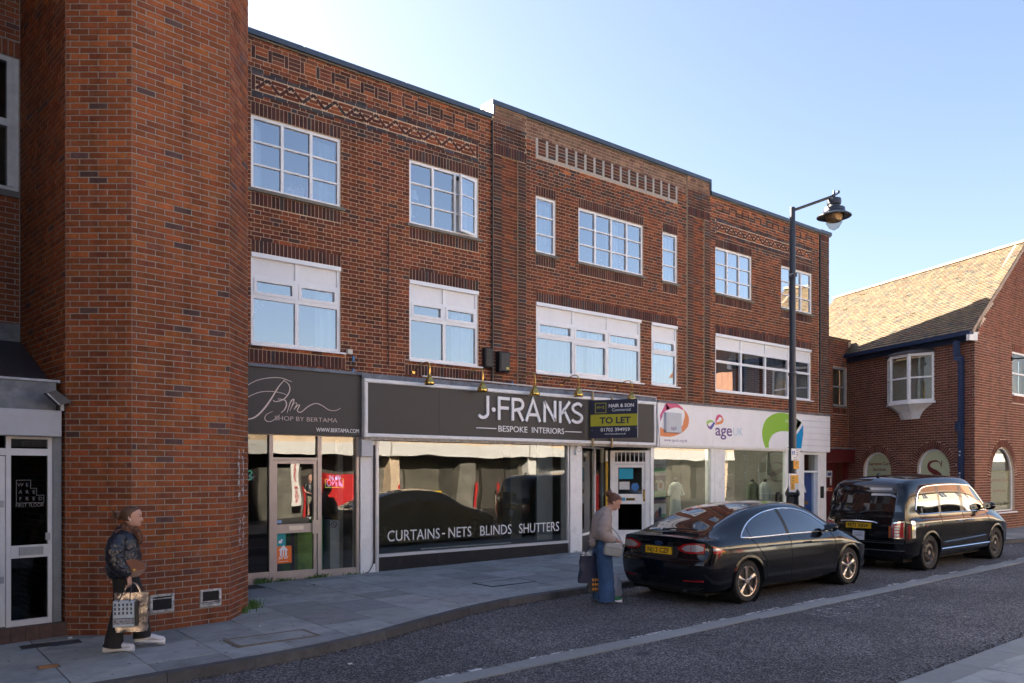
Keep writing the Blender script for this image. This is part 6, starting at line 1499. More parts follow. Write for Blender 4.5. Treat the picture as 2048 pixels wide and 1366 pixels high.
text('lettering', 'Supreme Care', fr, c, zz - .07, .10, -.098, m_mar, house, ext=.001, off=.002, width=w_ * .80); text('lettering', 'Services', fr, c, zz - .26, .10, -.098, m_mar, house, ext=.001, off=.002, width=w_ * .46)
text('lettering', 'Domiciliary support helping', fr, c, zz - .60, .055, -.098, m_dkt, house, ext=.001, width=w_ * .86)
fr, ua, ub, zs, zt = AW[1]; c = (ua + ub) / 2; zz = Sd(1866, 922)[1]; zl_ = Sd(1866, 965)[1]
# the big serif letter: a thick-thin curve with two serifs
hh = zz - zl_; ww = (ub - ua) * .46; x0_ = c - ww * .55
p = smooth([(.92, .80), (.80, .95), (.5, 1.0), (.18, .92), (.10, .74), (.26, .58), (.60, .44), (.86, .30), (.90, .12), (.70, .0), (.35, -.02), (.10, .10), (.03, .28)], 6)
ws = [.05 + .22 * max(0, 1 - abs((i / (len(p) - 1)) - .5) * 3.2) + (.05 if .12 < i / len(p) < .9 else 0) for i in range(len(p))]
b = MB(); b.ribbon([(x0_ + a * ww, zl_ + q * hh) for a, q in p], [v * ww for v in ws], fr, -.099, -.097); b.ribbon([(x0_ + .92 * ww, zl_ + .72 * hh), (x0_ + .98 * ww, zl_ + 1.02 * hh)], .03, fr, -.099, -.0965); b.ribbon([(x0_ + .0 * ww, zl_ + .35 * hh), (x0_ - .03 * ww, zl_ - .02 * hh)], .03, fr, -.099, -.0965)
b.build('emblem', m_mar, house)
b = MB(); q = smooth([(c + ww * .05, zl_ - .05 * hh), (c + ww * .35, zl_ + .12 * hh), (c + ww * .75, zl_ + .02 * hh), (c + ww * .85, zl_ - .2 * hh)], 5); b.ribbon(q, .06, fr, -.099, -.0968); b.build('emblem', m_mar, house)
fr, ua, ub, zs, zt = AW[2]; c = (ua + ub) / 2; w_ = ub - ua
for s_, py, m_, wd_ in (('Supreme Care', 960, mat('pale red lettering', (.36, .10, .06), rough=.5, var=0), .9), ('Services', 981, mat('pale red lettering', (.36, .10, .06)), .55), ('Recruiting Now', 1006, m_dkt, .94)):
    text('lettering', s_, fr, c, G(2005, py)[1] - .05, .105, -.111, m_, house, ext=.001, shear=.25, width=w_ * wd_)
# gable upper window and bracket
w = MB(); a, b_, z0, z1 = gw
for q in ((a, a + .05, z0, z1), (b_ - .05, b_, z0, z1), (a + .05, b_ - .05, z0, z0 + .05), (a + .05, b_ - .05, z1 - .05, z1), (a + .05, b_ - .05, (z0 + z1) / 2 - .025, (z0 + z1) / 2 + .025)): w.box(FG, *q, -.1, -.02)
gwn = w.build('window', m_upvc, house); obox('pane', FG, a + .05, b_ - .05, z0 + .05, (z0 + z1) / 2 - .025, -.07, -.06, m_hglass, gwn); obox('pane', FG, a + .05, b_ - .05, (z0 + z1) / 2 + .025, z1 - .05, -.07, -.06, m_hglass, gwn)
MB().box(FG, a - .03, b_, z0 - .04, z0 - .002, -.1, .05).build('sill', m_upvc, gwn); obox('blind', FG, a, b_, z0, z1 - .1, -.3, -.28, mat('cream blind', (.55, .50, .42), rough=.9, var=.04), gwn)
br = empty('sign_bracket', (Wc[0] + gw[0], YG, G(2020, 717)[1]), 'black iron hanging-sign bracket on the gable wall', 'bracket')
MB().tube([(Wc[0] + gw[0] - .06, YG, G(2020, 717)[1]), (Wc[0] + gw[0] + .35, YG - .7, G(2020, 717)[1] + .02)], .022, 8).build('bar', m_blk, br); MB().lathe((Wc[0] + gw[0] - .06, YG - .04, G(2020, 717)[1]), [(.001, 0), (.06, 0), (.06, .04), (.001, .04)], 12, 'y').build('plate', m_blk, br)
# canted bay window on the side wall
b0, b1 = bayu0, bayu1; u1_, u2_ = Sd(1784)[0], Sd(1840)[0]; wb_ = b1 - b0; out = .42; cn = .30 * wb_
bz0b, bz1b = bz0_, bz1_
pl = [(b0, 0), (b0 + cn, out), (b1 - cn, out), (b1, 0)]
bay = MB()
def leaf(p, q, nm, nrail):
    a = FS.p(p[0], 0, p[1]); c = FS.p(q[0], 0, q[1]); f = Frame(a[0], a[1], c[0] - a[0], c[1] - a[1]); L = math.hypot(c[0] - a[0], c[1] - a[1])
    for s_ in ((0, .06, bz0b, bz1b), (L - .06, L, bz0b, bz1b), (.06, L - .06, bz0b, bz0b + .07), (.06, L - .06, bz1b - .08, bz1b), (.06, L - .06, (bz0b + bz1b) / 2 - .025, (bz0b + bz1b) / 2 + .025)): bay.box(f, *s_, -.06, .01)
    return f, L
LV = [leaf(pl[i], pl[i + 1], '', 1) for i in range(3)]
bw = bay.build('bay_window', m_wpaint, house)
for f, L in LV:
    for za, zc in ((bz0b + .07, (bz0b + bz1b) / 2 - .025), ((bz0b + bz1b) / 2 + .025, bz1b - .08)): obox('pane', f, .06, L - .06, za, zc, -.03, -.024, m_hglass, bw)
def loft(levels, name, m, par):
    b = MB(); b.rings([[FS.p(u, z, d) for u, d in pts] for z, pts in levels]); return b.build(name, m, par)
grow = lambda k: [(b0 - k, 0), (b0 + cn - k * .4, out + k), (b1 - cn + k * .4, out + k), (b1 + k, 0)]
loft([(bz0b - .07, grow(.06)), (bz0b - .002, grow(.06))], 'sill', m_wpaint, bw); loft([(bz1b + .002, grow(.05)), (bz1b + .05, grow(.05)), (bz1b + .16, [(b0 + .1, 0), (b0 + cn, .2), (b1 - cn, .2), (b1 - .1, 0)])], 'bay_roof', mat('bay lead', (.05, .05, .055), rough=.6, var=.2), bw)
mid = (b0 + b1) / 2
def shrink(k, o): return [(mid + (u - mid) * k, d * o) for u, d in pl]
loft([(bz0b - .52, shrink(.42, .16)), (bz0b - .45, shrink(.44, .2)), (bz0b - .3, shrink(.55, .38)), (bz0b - .18, shrink(.74, .68)), (bz0b - .072, shrink(.96, .98))], 'corbel', m_wpaint, bw)
obox('blind', FS, b0 + .02, b1 - .02, bz0b, bz1b - .08, -.10, -.09, mat('slatted blind', (.66, .65, .58), rough=.8, var=.1), bw)
for i in range(11): obox('blind_slat', FS, b0 + .12 + i * .1, b0 + .19 + i * .1, bz0b + .05, bz1b - .3, .03, .035, mat('vertical blind', (.72, .74, .70), rough=.8, var=.06), bw)
obox('window_pole', FS, b1 - cn * .62, b1 - cn * .52, bz0b + .05, bz0b + .62, .05, .07, mat('ochre drape', (.45, .26, .05), rough=.8, var=.1), bw)
# ---- infill bay between the two buildings, set back behind the end of the long facade
UI0 = 24.06 - Wi[0]
def I(px, py): x, z = onY(px, py, YI); return x - Wi[0], z
zi1 = I(1680, 680)[1]
ia, ib, iz0, iz1 = I(1666, 780)[0], I(1693.5, 780)[0], I(1680, 812)[1], I(1680, 735)[1]
iz_c0, iz_c1 = I(1680, 925)[1], I(1680, 899)[1]
inf = empty('infill_building', ((24.06 + Wi[0]) / 2, YI, gz(25) + PAVE), 'narrow brick infill with grey sash window and maroon doorway', 'building')
ih = [(ia, ib, iz0, iz1), (UI0, 0, 0, iz_c0)]
mortar(FI, UI0, 0.2, 0.0, zi1, ih, m_rm, inf)
it = [(FI, q) for q in lay(UI0, 0, iz_c1, zi1, [(ia, ib, iz0 - .3, iz1)], 'flemish', 0, lambda r, u, z: pick(r, RED))] + [(FI, q) for q in upright(ia, ib, iz0 - .28, iz0 - .06, 0, lambda r, u, z: pick(r, RED))]
put_bricks(it, inf, m_brk, 120)
MB().box(FI, UI0, .1, zi1, zi1 + .05, -.3, .05).build('parapet_cap', mat('mossy cap', (.10, .07, .05), rough=.9, var=.3, scale=10), inf)
w = MB()
for q in ((ia, ia + .05, iz0, iz1), (ib - .05, ib, iz0, iz1), (ia + .05, ib - .05, iz0, iz0 + .05), (ia + .05, ib - .05, iz1 - .06, iz1), (ia + .05, ib - .05, (iz0 + iz1) / 2 - .02, (iz0 + iz1) / 2 + .02)): w.box(FI, *q, -.12, -.04)
iw = w.build('window', mat('grey window frame', (.34, .36, .38), rough=.5, var=.05), inf)
obox('pane', FI, ia + .05, ib - .05, iz0 + .05, (iz0 + iz1) / 2 - .02, -.09, -.085, m_hglass, iw); obox('pane', FI, ia + .05, ib - .05, (iz0 + iz1) / 2 + .02, iz1 - .06, -.09, -.085, m_hglass, iw)
obox('blind', FI, ia, ib, iz0, iz1, -.3, -.28, mat('drab blind', (.22, .21, .17), rough=.9, var=.1), iw); MB().box(FI, ia - .04, ib + .04, iz0 - .055, iz0 - .002, -.12, .05).build('sill', m_stone, iw)
m_maroon = mat('maroon paint', (.11, .012, .014), rough=.45, var=.06, scale=4, stain=.2, stcol=(.06, .01, .01))
obox('canopy', FI, UI0 - .02, .22, iz_c0, iz_c1, -.1, .30, m_maroon, inf); obox('canopy_lead', FI, UI0 - .02, .22, iz_c1 + .002, iz_c1 + .04, -.1, .33, m_ledge, inf)
ds0 = I(1672, 960)[0]; ds1 = I(1690, 960)[0]
obox('door_panel', FI, UI0, ds0, 0, iz_c0 - .002, -.12, -.04, m_maroon, inf)
dl_ = obox('door', FI, ds0 + .004, ds1, gz(25) + PAVE, iz_c0 - .004, -.18, -.1, mat('brown stained door', (.085, .022, .012), rough=.5, var=.12, scale=9), inf)
for k_ in range(4): obox('door_board', FI, ds0 + .02 + k_ * .1, ds0 + .105 + k_ * .1, gz(25) + PAVE + .05, iz_c0 - .05, -.1, -.085, mat('brown stained board', (.075, .02, .012), rough=.5, var=.2, scale=12), dl_)
obox('door_jamb', FI, ds1 + .002, 0.02, 0, iz_c0 - .002, -.18, .0, m_maroon, inf)
u0, u1 = I(1654.5, 950)[0], I(1665.5, 950)[0]
sg = empty('notice_plate', (Wi[0] + (u0 + u1) / 2, YI, I(1660, 954)[1]), 'white framed notice with blue print beside maroon door', 'notice')
obox('plate', FI, u0, u1, I(1660, 954.5)[1], I(1660, 941.5)[1], -.04, -.02, m_vin, sg); obox('print', FI, u0 + .05, u1 - .05, I(1660, 951.5)[1], I(1660, 945)[1], -.02, -.018, mat('blue print', (.10, .12, .30), rough=.6, var=.5, scale=60), sg)
MB().bev(FI, u1 - .13, u1 - .03, I(1662, 971)[1], I(1662, 955.5)[1], -.04, .0, .01).build('entry_phone', mat('steel plate', (.45, .45, .46), rough=.4, metal=.6, var=.3, scale=40), inf)
sg = empty('notice_plate', (Wi[0] + (u0 + u1) / 2, YI, I(1660, 982)[1]), 'small red and cream notice below the entry phone', 'notice')
obox('plate', FI, u0, u1, I(1660, 982)[1], I(1660, 975.5)[1], -.04, -.02, mat('cream plate', (.6, .5, .35), rough=.5, var=.05), sg); obox('print', FI, u0 + .09, u1 - .02, I(1660, 981)[1], I(1660, 976.5)[1], -.02, -.018, mat('red print', (.5, .05, .03), rough=.6, var=.2, scale=60), sg)
# stepped lead where the infill meets the tiles
m_sl = mat('bright lead', (.28, .31, .35), rough=.5, metal=.3, var=.15)
for k_ in range(6):
    s_ = Tin - .02 - k_ * 0; p0_ = FS.p(.0, ZE + .05 + k_ * .11, .10 - k_ * .09)
    MB().box(FI, -.02 + k_ * .075 - .1, .05 + k_ * .075, ZE + .0 + k_ * .085, ZE + .09 + k_ * .085, .005, .02).build('step_flashing', m_sl, inf)
# hidden sides so that the sun does not leak in
b = MB(); back = (Wi[0] + rv[0] * 4.0, Wi[1] + rv[1] * 4.0)
b.add([(Wi[0], Wi[1], 0), (back[0], back[1], 0), (back[0], back[1], ZE), (Wi[0], Wi[1], ZE)], [(0, 1, 2, 3)]); b.build('rear_wall', m_rm, house)
obox('room_back', FS, 0, LS - 1.9, zgb, ZE - .05, -2.2, -2.1, mat('office wall', (.30, .29, .26), rough=.9, var=.05), house)
# ------------------------------------------------------------------ street lamp with its signs
m_lampp = mat('dark lamp paint', (.020, .026, .040), rough=.4, var=.08, scale=4, stain=.1, stcol=(.06, .06, .06))
YL = 10.05
lx, _ = onY(1585, 900, YL); lzb = gz(lx) + PAVE
Lz = lambda px, py: onY(px, py, YL)[1]
lamp = empty('street_lamp', (lx, YL, lzb), 'tall dark lamp post with bell lantern on an angled arm', 'street lamp')
ztop = Lz(1585, 415)
MB().lathe((lx, YL, 0), [(.085, 1.75), (.085, 3.0), (.082, 4.25), (.095, 4.26), (.095, 4.32), (.070, 4.33), (.068, Lz(1585, 459)), (.060, Lz(1585, 458)), (.060, ztop - .02), (.058, ztop), (.001, ztop + .005)], 16).build('pole', m_lampp, lamp, smooth=True, ang=30)
b = MB(); oc = [(.17, lzb - .05), (.17, lzb + .12), (.145, lzb + .16), (.135, lzb + .72), (.16, lzb + .76), (.15, lzb + .80), (.135, lzb + 1.28), (.165, lzb + 1.33), (.16, lzb + 1.38), (.10, lzb + 1.50), (.09, 1.78)]
b.lathe((lx, YL, 0), oc, 8); b.build('pedestal', mat('black lamp base', (.012, .013, .016), rough=.4, var=.1), lamp)
tipx, tipz = onY(1667, 392, YL - .0)
az = RAD(-62); 
def Pt(px, py, y): x, z = onY(px, py, y); return (x, y, z)
hy_ = YL - .55
tip = Pt(1664, 393, hy_)
MB().tube([(lx, YL, ztop - .07), tip], .032, 8).build('arm', m_lampp, lamp, smooth=True)
hc = Pt(1668, 400, hy_); hz = lambda py: Pt(1668, py, hy_)[2]; hx_ = hc[0]
kk = Pt(1668, 400, hy_)
sc_ = .375
b = MB(); b.lathe((hx_, hy_, 0), [(.001, hz(382)), (.02, hz(384)), (.035, hz(389)), (.03, hz(393)), (.05, hz(397)), (sc_ * .40, hz(398)), (sc_ * .42, hz(404)), (sc_ * .40, hz(409)), (sc_ * .33, hz(411)), (sc_ * .34, hz(416)), (sc_ * .62, hz(417)), (sc_ * .64, hz(424)), (sc_ * .70, hz(426)), (sc_ * 1.0, hz(432.5)), (sc_ * 1.0, hz(434)), (sc_ * .6, hz(431)), (sc_ * .56, hz(429))], 22)
lan = b.build('lantern', m_lampp, lamp, smooth=True, ang=35)
MB().lathe((hx_, hy_, 0), [(sc_ * .56, hz(431)), (sc_ * .53, hz(437)), (sc_ * .44, hz(447)), (sc_ * .27, hz(456)), (sc_ * .08, hz(460)), (.001, hz(461))], 20).build('bowl', glass('lamp bowl', 1.2, tint=(.72, .68, .62), ior=1.5), lan, smooth=True)
MB().lathe((hx_, hy_, 0), [(sc_ * .5, hz(431)), (sc_ * .47, hz(438)), (sc_ * .40, hz(443)), (sc_ * .3, hz(440)), (.001, hz(436))], 18).build('reflector', mat('lamp reflector', (.42, .33, .24), rough=.35, metal=.6, var=.1), lan, smooth=True)
MB().tube([Pt(1665, 392, hy_), Pt(1668, 389, hy_), Pt(1673, 389, hy_), Pt(1676, 385, hy_)], [.03, .03, .022, .02], 7).build('scroll', m_lampp, lan, smooth=True)
MB().ball(Pt(1677, 384, hy_), .035, .035, .04, 8, 6).build('scroll_end', m_lampp, lan, smooth=True); MB().lathe((hx_, hy_, 0), [(.001, hz(377.5)), (.012, hz(380)), (.022, hz(384)), (.014, hz(388))], 8).build('finial', m_lampp, lan)
FLp = Frame(lx, YL - .09, 1, 0)
Up = lambda px: onY(px, 900, YL - .1)[0] - lx
Zp = lambda py: onY(1585, py, YL - .1)[1]
m_sgw = mat('sign white', (.66, .66, .68), rough=.45, var=.03); m_sgy = mat('sign yellow', (.72, .34, .01), rough=.5, var=.06, scale=8); m_sgb = mat('sign blue', (.03, .12, .42), rough=.45, var=0); m_sgk = mat('sign print', (.03, .03, .05), rough=.5, var=0)
# signs are fixed at the post, a little turned
a1 = empty('parking_sign', (lx, YL - .1, Zp(921)), 'white parking restriction sign highest on the lamp post', 'sign', 'signs on the lamp post')
MB().bev(FLp, Up(1583), Up(1599), Zp(921), Zp(897), 0, .012, .003).build('plate', m_sgw, a1); obox('badge', FLp, Up(1584.5), Up(1589.5), Zp(909.5), Zp(902), .012, .0135, m_sgb, a1)
b = MB(); cx, cz = Up(1587), Zp(906)
b.ribbon([(cx - .02, cz + .035), (cx - .005, cz + .03), (cx - .005, cz - .03), (cx + .03, cz - .03)], .008, FLp, .0136, .0145); b.box(FLp, cx + .0, cx + .025, cz - .022, cz + .01, .0136, .0145); b.build('trolley_symbol', m_sgw, a1)
for s_, py in (('Goods', 901.5), ('vehicles', 905.5), ('loading', 909), ('only', 912.5)): text('lettering', s_, FLp, Up(1594.2), Zp(py), .026, .0125, m_sgk, a1, ext=.0004, width=min(.09, .02 * len(s_)))
text('lettering', 'Mon - Sat', FLp, Up(1591), Zp(916.3), .03, .0125, m_sgk, a1, ext=.0004, width=.13); text('lettering', '8 am - 6 pm', FLp, Up(1591), Zp(920), .03, .0125, m_sgk, a1, ext=.0004, width=.14)
a2 = empty('loading_sign', (lx, YL - .1, Zp(938)), 'small yellow loading sign below the white parking sign', 'sign', 'signs on the lamp post')
MB().bev(FLp, Up(1587.5), Up(1598), Zp(938), Zp(921.5), 0, .012, .003).build('plate', m_sgy, a2); cx, cz = Up(1590.5), Zp(928)
b = MB(); b.ribbon([(cx + .028 * math.cos(k_ * .449), cz + .036 * math.sin(k_ * .449)) for k_ in range(14)], .012, FLp, .012, .0135, closed=True); b.build('roundel', mat('sign red', (.45, .03, .05), rough=.5, var=0), a2)
b = MB()
for k_, py in enumerate((924.5, 927, 929.5, 934)): b.box(FLp, Up(1592.6), Up(1592.6) + R.uniform(.03, .05), Zp(py), Zp(py) + .012, .012, .0135)
b.build('print_line', m_sgk, a2, kind='stuff')
a3 = empty('paper_notice', (lx, YL - .1, Zp(984)), 'yellow paper notice in a clear sleeve tied to the lamp post', 'notice', 'signs on the lamp post')
b = MB(); b.hexa([FLp.p(Up(1575), Zp(984), .05), FLp.p(Up(1594), Zp(984.5), .03), FLp.p(Up(1594), Zp(984.5), .024), FLp.p(Up(1575), Zp(984), .044), FLp.p(Up(1576), Zp(947), .03), FLp.p(Up(1595), Zp(947.5), .01), FLp.p(Up(1595), Zp(947.5), .004), FLp.p(Up(1576), Zp(947), .024)]); b.build('sleeve', mat('clear sleeve', (.62, .60, .68), rough=.25, var=.1, scale=12), a3)
obox('sheet', FLp, Up(1579), Up(1593.5), Zp(979), Zp(950), .048, .05, m_sgy, a3); obox('sheet', FLp, Up(1586), Up(1593.5), Zp(979), Zp(967), .0502, .0515, m_sgw, a3)
b = MB()
for k_, py in enumerate((955, 958, 962, 965, 969, 972, 976)): b.box(FLp, Up(1580.5), Up(1580.5) + R.uniform(.04, .06) + (.05 if k_ < 3 else 0), Zp(py), Zp(py) + .014, .05, .0515)
b.build('print_line', m_sgk, a3, kind='stuff')
for i, py in enumerate((926, 931, 943)):
    setp(MB().lathe((lx - .02, YL - .085, Zp(py)), [(.001, -.008), (.03, -.008), (.03, .0), (.001, .0)], 12, 'y').build('sticker', mat('faded sticker', (.22, .24, .30), rough=.6, var=.6, scale=60), smooth=False), ['round faded sticker highest on the lamp post', 'round faded sticker beside the yellow sign', 'round faded sticker above the paper notice'][i], 'sticker')
cam_ = empty('street_camera', (lx - .12, YL - .1, Lz(1578, 553)), 'little black camera strapped to the lamp post by a silver band', 'camera')
b = MB(); b.hexa([(lx - .20, YL - .16, Lz(1575, 556)), (lx - .07, YL - .16, Lz(1575, 554)), (lx - .07, YL - .06, Lz(1575, 554)), (lx - .20, YL - .06, Lz(1575, 556)), (lx - .19, YL - .16, Lz(1575, 551)), (lx - .07, YL - .16, Lz(1575, 546)), (lx - .07, YL - .06, Lz(1575, 546)), (lx - .19, YL - .06, Lz(1575, 551))]); b.build('body', m_blk, cam_)
MB().lathe((lx, YL, Lz(1585, 550)), [(.071, -.02), (.078, -.02), (.078, .02), (.071, .02)], 14).build('band', mat('silver band', (.6, .6, .62), rough=.3, metal=.8, var=.1), cam_)
# litter
m_lit = mat('litter white', (.55, .55, .55), rough=.7, var=.2)
for i, (px, py, dz) in enumerate(((615, 1169, PAVE), (628, 1170, PAVE), (640, 1180, PAVE), (700, 1328, 0), (1278, 1176, 0), (2022, 1092, 0), (140, 1276, PAVE), (520, 1253, PAVE))):
    x, y = onG(px, py, dz); b = MB(); s_ = R.uniform(.012, .03); b.hexa([(x - s_, y - s_, gz(x) + dz), (x + s_, y - s_ * .6, gz(x) + dz), (x + s_, y + s_, gz(x) + dz), (x - s_ * .8, y + s_, gz(x) + dz), (x - s_ * .9, y - s_ * .8, gz(x) + dz + .01), (x + s_ * .8, y - s_ * .5, gz(x) + dz + .015), (x + s_ * .7, y + s_ * .7, gz(x) + dz + .008), (x - s_ * .8, y + s_ * .6, gz(x) + dz + .012)])
    setp(b.build('litter_scrap', m_lit if i != 1 else m_blk), ['scrap of litter before the glazed shop door', 'dark scrap of litter before the glazed shop door', 'white scrap on pavement near side window', 'white scrap on the tarmac near the kerb bend', 'white scrap by the kerb behind the saloon', 'white scrap on the road past the taxi', 'litter scrap below the tower wall', 'tiny scrap beside the big inspection cover'][i], 'litter')
# ------------------------------------------------------------------ the two parked cars
m_paint = mat('black car paint', (.003, .0035, .005), rough=.12, var=0, coat=.35, spec=.35)
m_cglass = mat('tinted car glass', (.006, .008, .010), rough=.03, var=0, spec=1.0, coat=1.0)
m_chrome = mat('chrome', (.75, .76, .78), rough=.12, metal=1, var=0)
m_tyre = mat('tyre rubber', (.018, .018, .019), rough=.8, var=.15, scale=20)
m_rim = mat('machined alloy', (.50, .44, .40), rough=.28, metal=.9, var=.08, scale=10); m_rimd = mat('dark wheel pocket', (.02, .02, .02), rough=.5, metal=.3, var=0)
m_steelw = mat('dark steel wheel', (.045, .04, .038), rough=.45, metal=.5, var=.25, scale=12)
m_plate = mat('yellow number plate', (.72, .42, .01), rough=.45, var=.03); m_pk = mat('plate lettering', (.015, .015, .015), rough=.5, var=0)
m_redl = mat('red lamp lens', (.34, .008, .012), rough=.15, var=0, coat=.8); m_clear = mat('clear lamp lens', (.42, .42, .44), rough=.18, metal=.4, var=.25, scale=60, coat=.8); m_orl = mat('amber lens', (.35, .08, .02), rough=.25, var=0, coat=.5)
m_seam = mat('panel gap', (.002, .002, .002), rough=.9, var=0); m_trim = mat('black trim', (.010, .010, .011), rough=.5, var=.05)
def cr(P, t):                        # Catmull-Rom on a list of vectors
    n = len(P); t = max(0, min(n - 1 - 1e-9, t)); i = int(t); f = t - i
    a, b, c, d = P[max(i - 1, 0)], P[i], P[min(i + 1, n - 1)], P[min(i + 2, n - 1)]
    return .5 * (2 * b + (c - a) * f + (2 * a - 5 * b + 4 * c - d) * f * f + (3 * b - a - 3 * c + d) * f ** 3)
def crax(A, ts, ax):                 # the same along one axis of a grid
    A = np.moveaxis(A, ax, 0); n = A.shape[0]; i = np.clip(ts.astype(int), 0, n - 2); f = (ts - i).reshape((-1,) + (1,) * (A.ndim - 1))
    a, b, c, d = A[np.maximum(i - 1, 0)], A[i], A[i + 1], A[np.minimum(i + 2, n - 1)]
    return np.moveaxis(.5 * (2 * b + (c - a) * f + (2 * a - 5 * b + 4 * c - d) * f ** 2 + (3 * b - a - 3 * c + d) * f ** 3), 0, ax)
class Car:
    def __init__(s, stations, wheels, wr, xrear):
        s.st = np.array(stations, float); s.wheels = wheels; s.wr = wr; s.xr = xrear; s.nu = len(stations); s.nv = s.st.shape[1]
    def S(s, u, v):
        return cr([cr(list(row), v) for row in s.st[max(0, int(u) - 2):int(u) + 4]], u - max(0, int(u) - 2))
    def dense(s):
        if not hasattr(s, 'G'):
            s.us = np.linspace(0, s.nu - 1, 420); s.vs = np.linspace(0, s.nv - 1, 240); s.G = crax(crax(s.st, s.vs, 1), s.us, 0)
        return s.G
    def side(s, x, z, off=.004, vlo=2.6, vhi=8.5):
        G = s.dense(); j0 = int(vlo / (s.nv - 1) * 239); j1 = int(vhi / (s.nv - 1) * 239); H = G[:, j0:j1]
        d = (H[..., 0] - x) ** 2 + (H[..., 2] - z) ** 2; i, j = np.unravel_index(np.argmin(d), d.shape)
        i = min(max(i, 1), H.shape[0] - 2); j = min(max(j, 1), H.shape[1] - 2); p = H[i, j]; du = (H[i + 1, j] - H[i - 1, j]) / 2; dv = (H[i, j + 1] - H[i, j - 1]) / 2
        det = du[0] * dv[2] - du[2] * dv[0]
        if abs(det) > 1e-12:
            rx, rz = x - p[0], z - p[2]; a = (rx * dv[2] - rz * dv[0]) / det; c = (du[0] * rz - du[2] * rx) / det; a = max(-1.5, min(1.5, a)); c = max(-1.5, min(1.5, c)); p = p + du * a + dv * c
        n = np.cross(du, dv); n = n / (np.linalg.norm(n) + 1e-9)
        if n[1] > 0: n = -n          # the right-hand flank faces -y
        return p + n * off
    def build_body(s, root, NU=110, NV=64):
        us = np.linspace(0, s.nu - 1, NU); vs = np.linspace(0, s.nv - 1, NV)
        grid = crax(crax(s.st, vs, 1), us, 0)
        V = []; Fc = []
        for sg in (1, -1):
            k = len(V); V += [(p[0], p[1] * sg, p[2]) for r in grid for p in r]
            for i in range(NU - 1):
                for j in range(NV - 1):
                    c = (grid[i][j] + grid[i + 1][j] + grid[i][j + 1] + grid[i + 1][j + 1]) / 4
                    if abs(c[1]) > .55 and any((c[0] - wx) ** 2 + (c[2] - s.wr) ** 2 < (s.wr + .045) ** 2 for wx in s.wheels): continue
                    q = (k + i * NV + j, k + (i + 1) * NV + j, k + (i + 1) * NV + j + 1, k + i * NV + j + 1); Fc.append(q if sg == 1 else q[::-1])
        for end, xf in ((0, s.xr), (NU - 1, None)):   # rear and front faces
            K = 12; k = len(V)
            for j in range(NV):
                p = grid[end][j]
                for t in range(K + 1):
                    y = p[1] * (1 - 2 * t / K); x = (s.xr(y, p[2]) if xf else p[0] + .10 * (1 - (2 * t / K - 1) ** 2) * (abs(p[1]) / .6))
                    V.append((x, y, p[2]))
            for j in range(NV - 1):
                for t in range(K):
                    q = (k + j * (K + 1) + t, k + j * (K + 1) + t + 1, k + (j + 1) * (K + 1) + t + 1, k + (j + 1) * (K + 1) + t); Fc.append(q if end == 0 else q[::-1])
        b = MB(); b.v = V; b.f = Fc; b.mi = [0] * len(Fc)
        o = b.build('body', m_paint, root, local=True)
        import bmesh
        bm = bmesh.new(); bm.from_mesh(o.data); bmesh.ops.remove_doubles(bm, verts=bm.verts, dist=.0015); bmesh.ops.recalc_face_normals(bm, faces=bm.faces); bm.to_mesh(o.data); bm.free()
        o.data.polygons.foreach_set('use_smooth', [True] * len(o.data.polygons)); o.data.set_sharp_from_angle(angle=RAD(38))
        return o
    def panel(s, name, lo, hi, x0, x1, m, par, off=.005, nx=26, nz=6):     # lo(x), hi(x): lower and upper edge in side view
        b = MB(); V = []
        for i in range(nx + 1):
            x = x0 + (x1 - x0) * i / nx; a, c = lo(x), hi(x)
            for k in range(nz + 1): V.append(tuple(s.side(x, a + (c - a) * k / nz, off)))
        b.add(V, [(i * (nz + 1) + k, (i + 1) * (nz + 1) + k, (i + 1) * (nz + 1) + k + 1, i * (nz + 1) + k + 1) for i in range(nx) for k in range(nz)])
        return b.build(name, m, par, smooth=True, local=True)
    def line(s, name, pts, m, par, r=.004, off=.002, seg=5, both=False):
        b = MB(); P = [tuple(s.side(x, z, off)) for x, z in pts]; b.tube(P, r, seg)
        if both: b.tube([(x, -y, z) for x, y, z in P], r, seg)
        return b.build(name, m, par, smooth=True, local=True)
    def mirror_panel(s, o, root):
        c = o.copy(); COL.objects.link(c); c.scale = (1, -1, 1); c.parent = o.parent; return c
def interp(tab):
    xs = [p[0] for p in tab]; ys = [p[1] for p in tab]
    return lambda x: float(np.interp(x, xs, ys))
def sm_interp(tab, n=10):
    return interp(sorted(smooth(tab, n)))
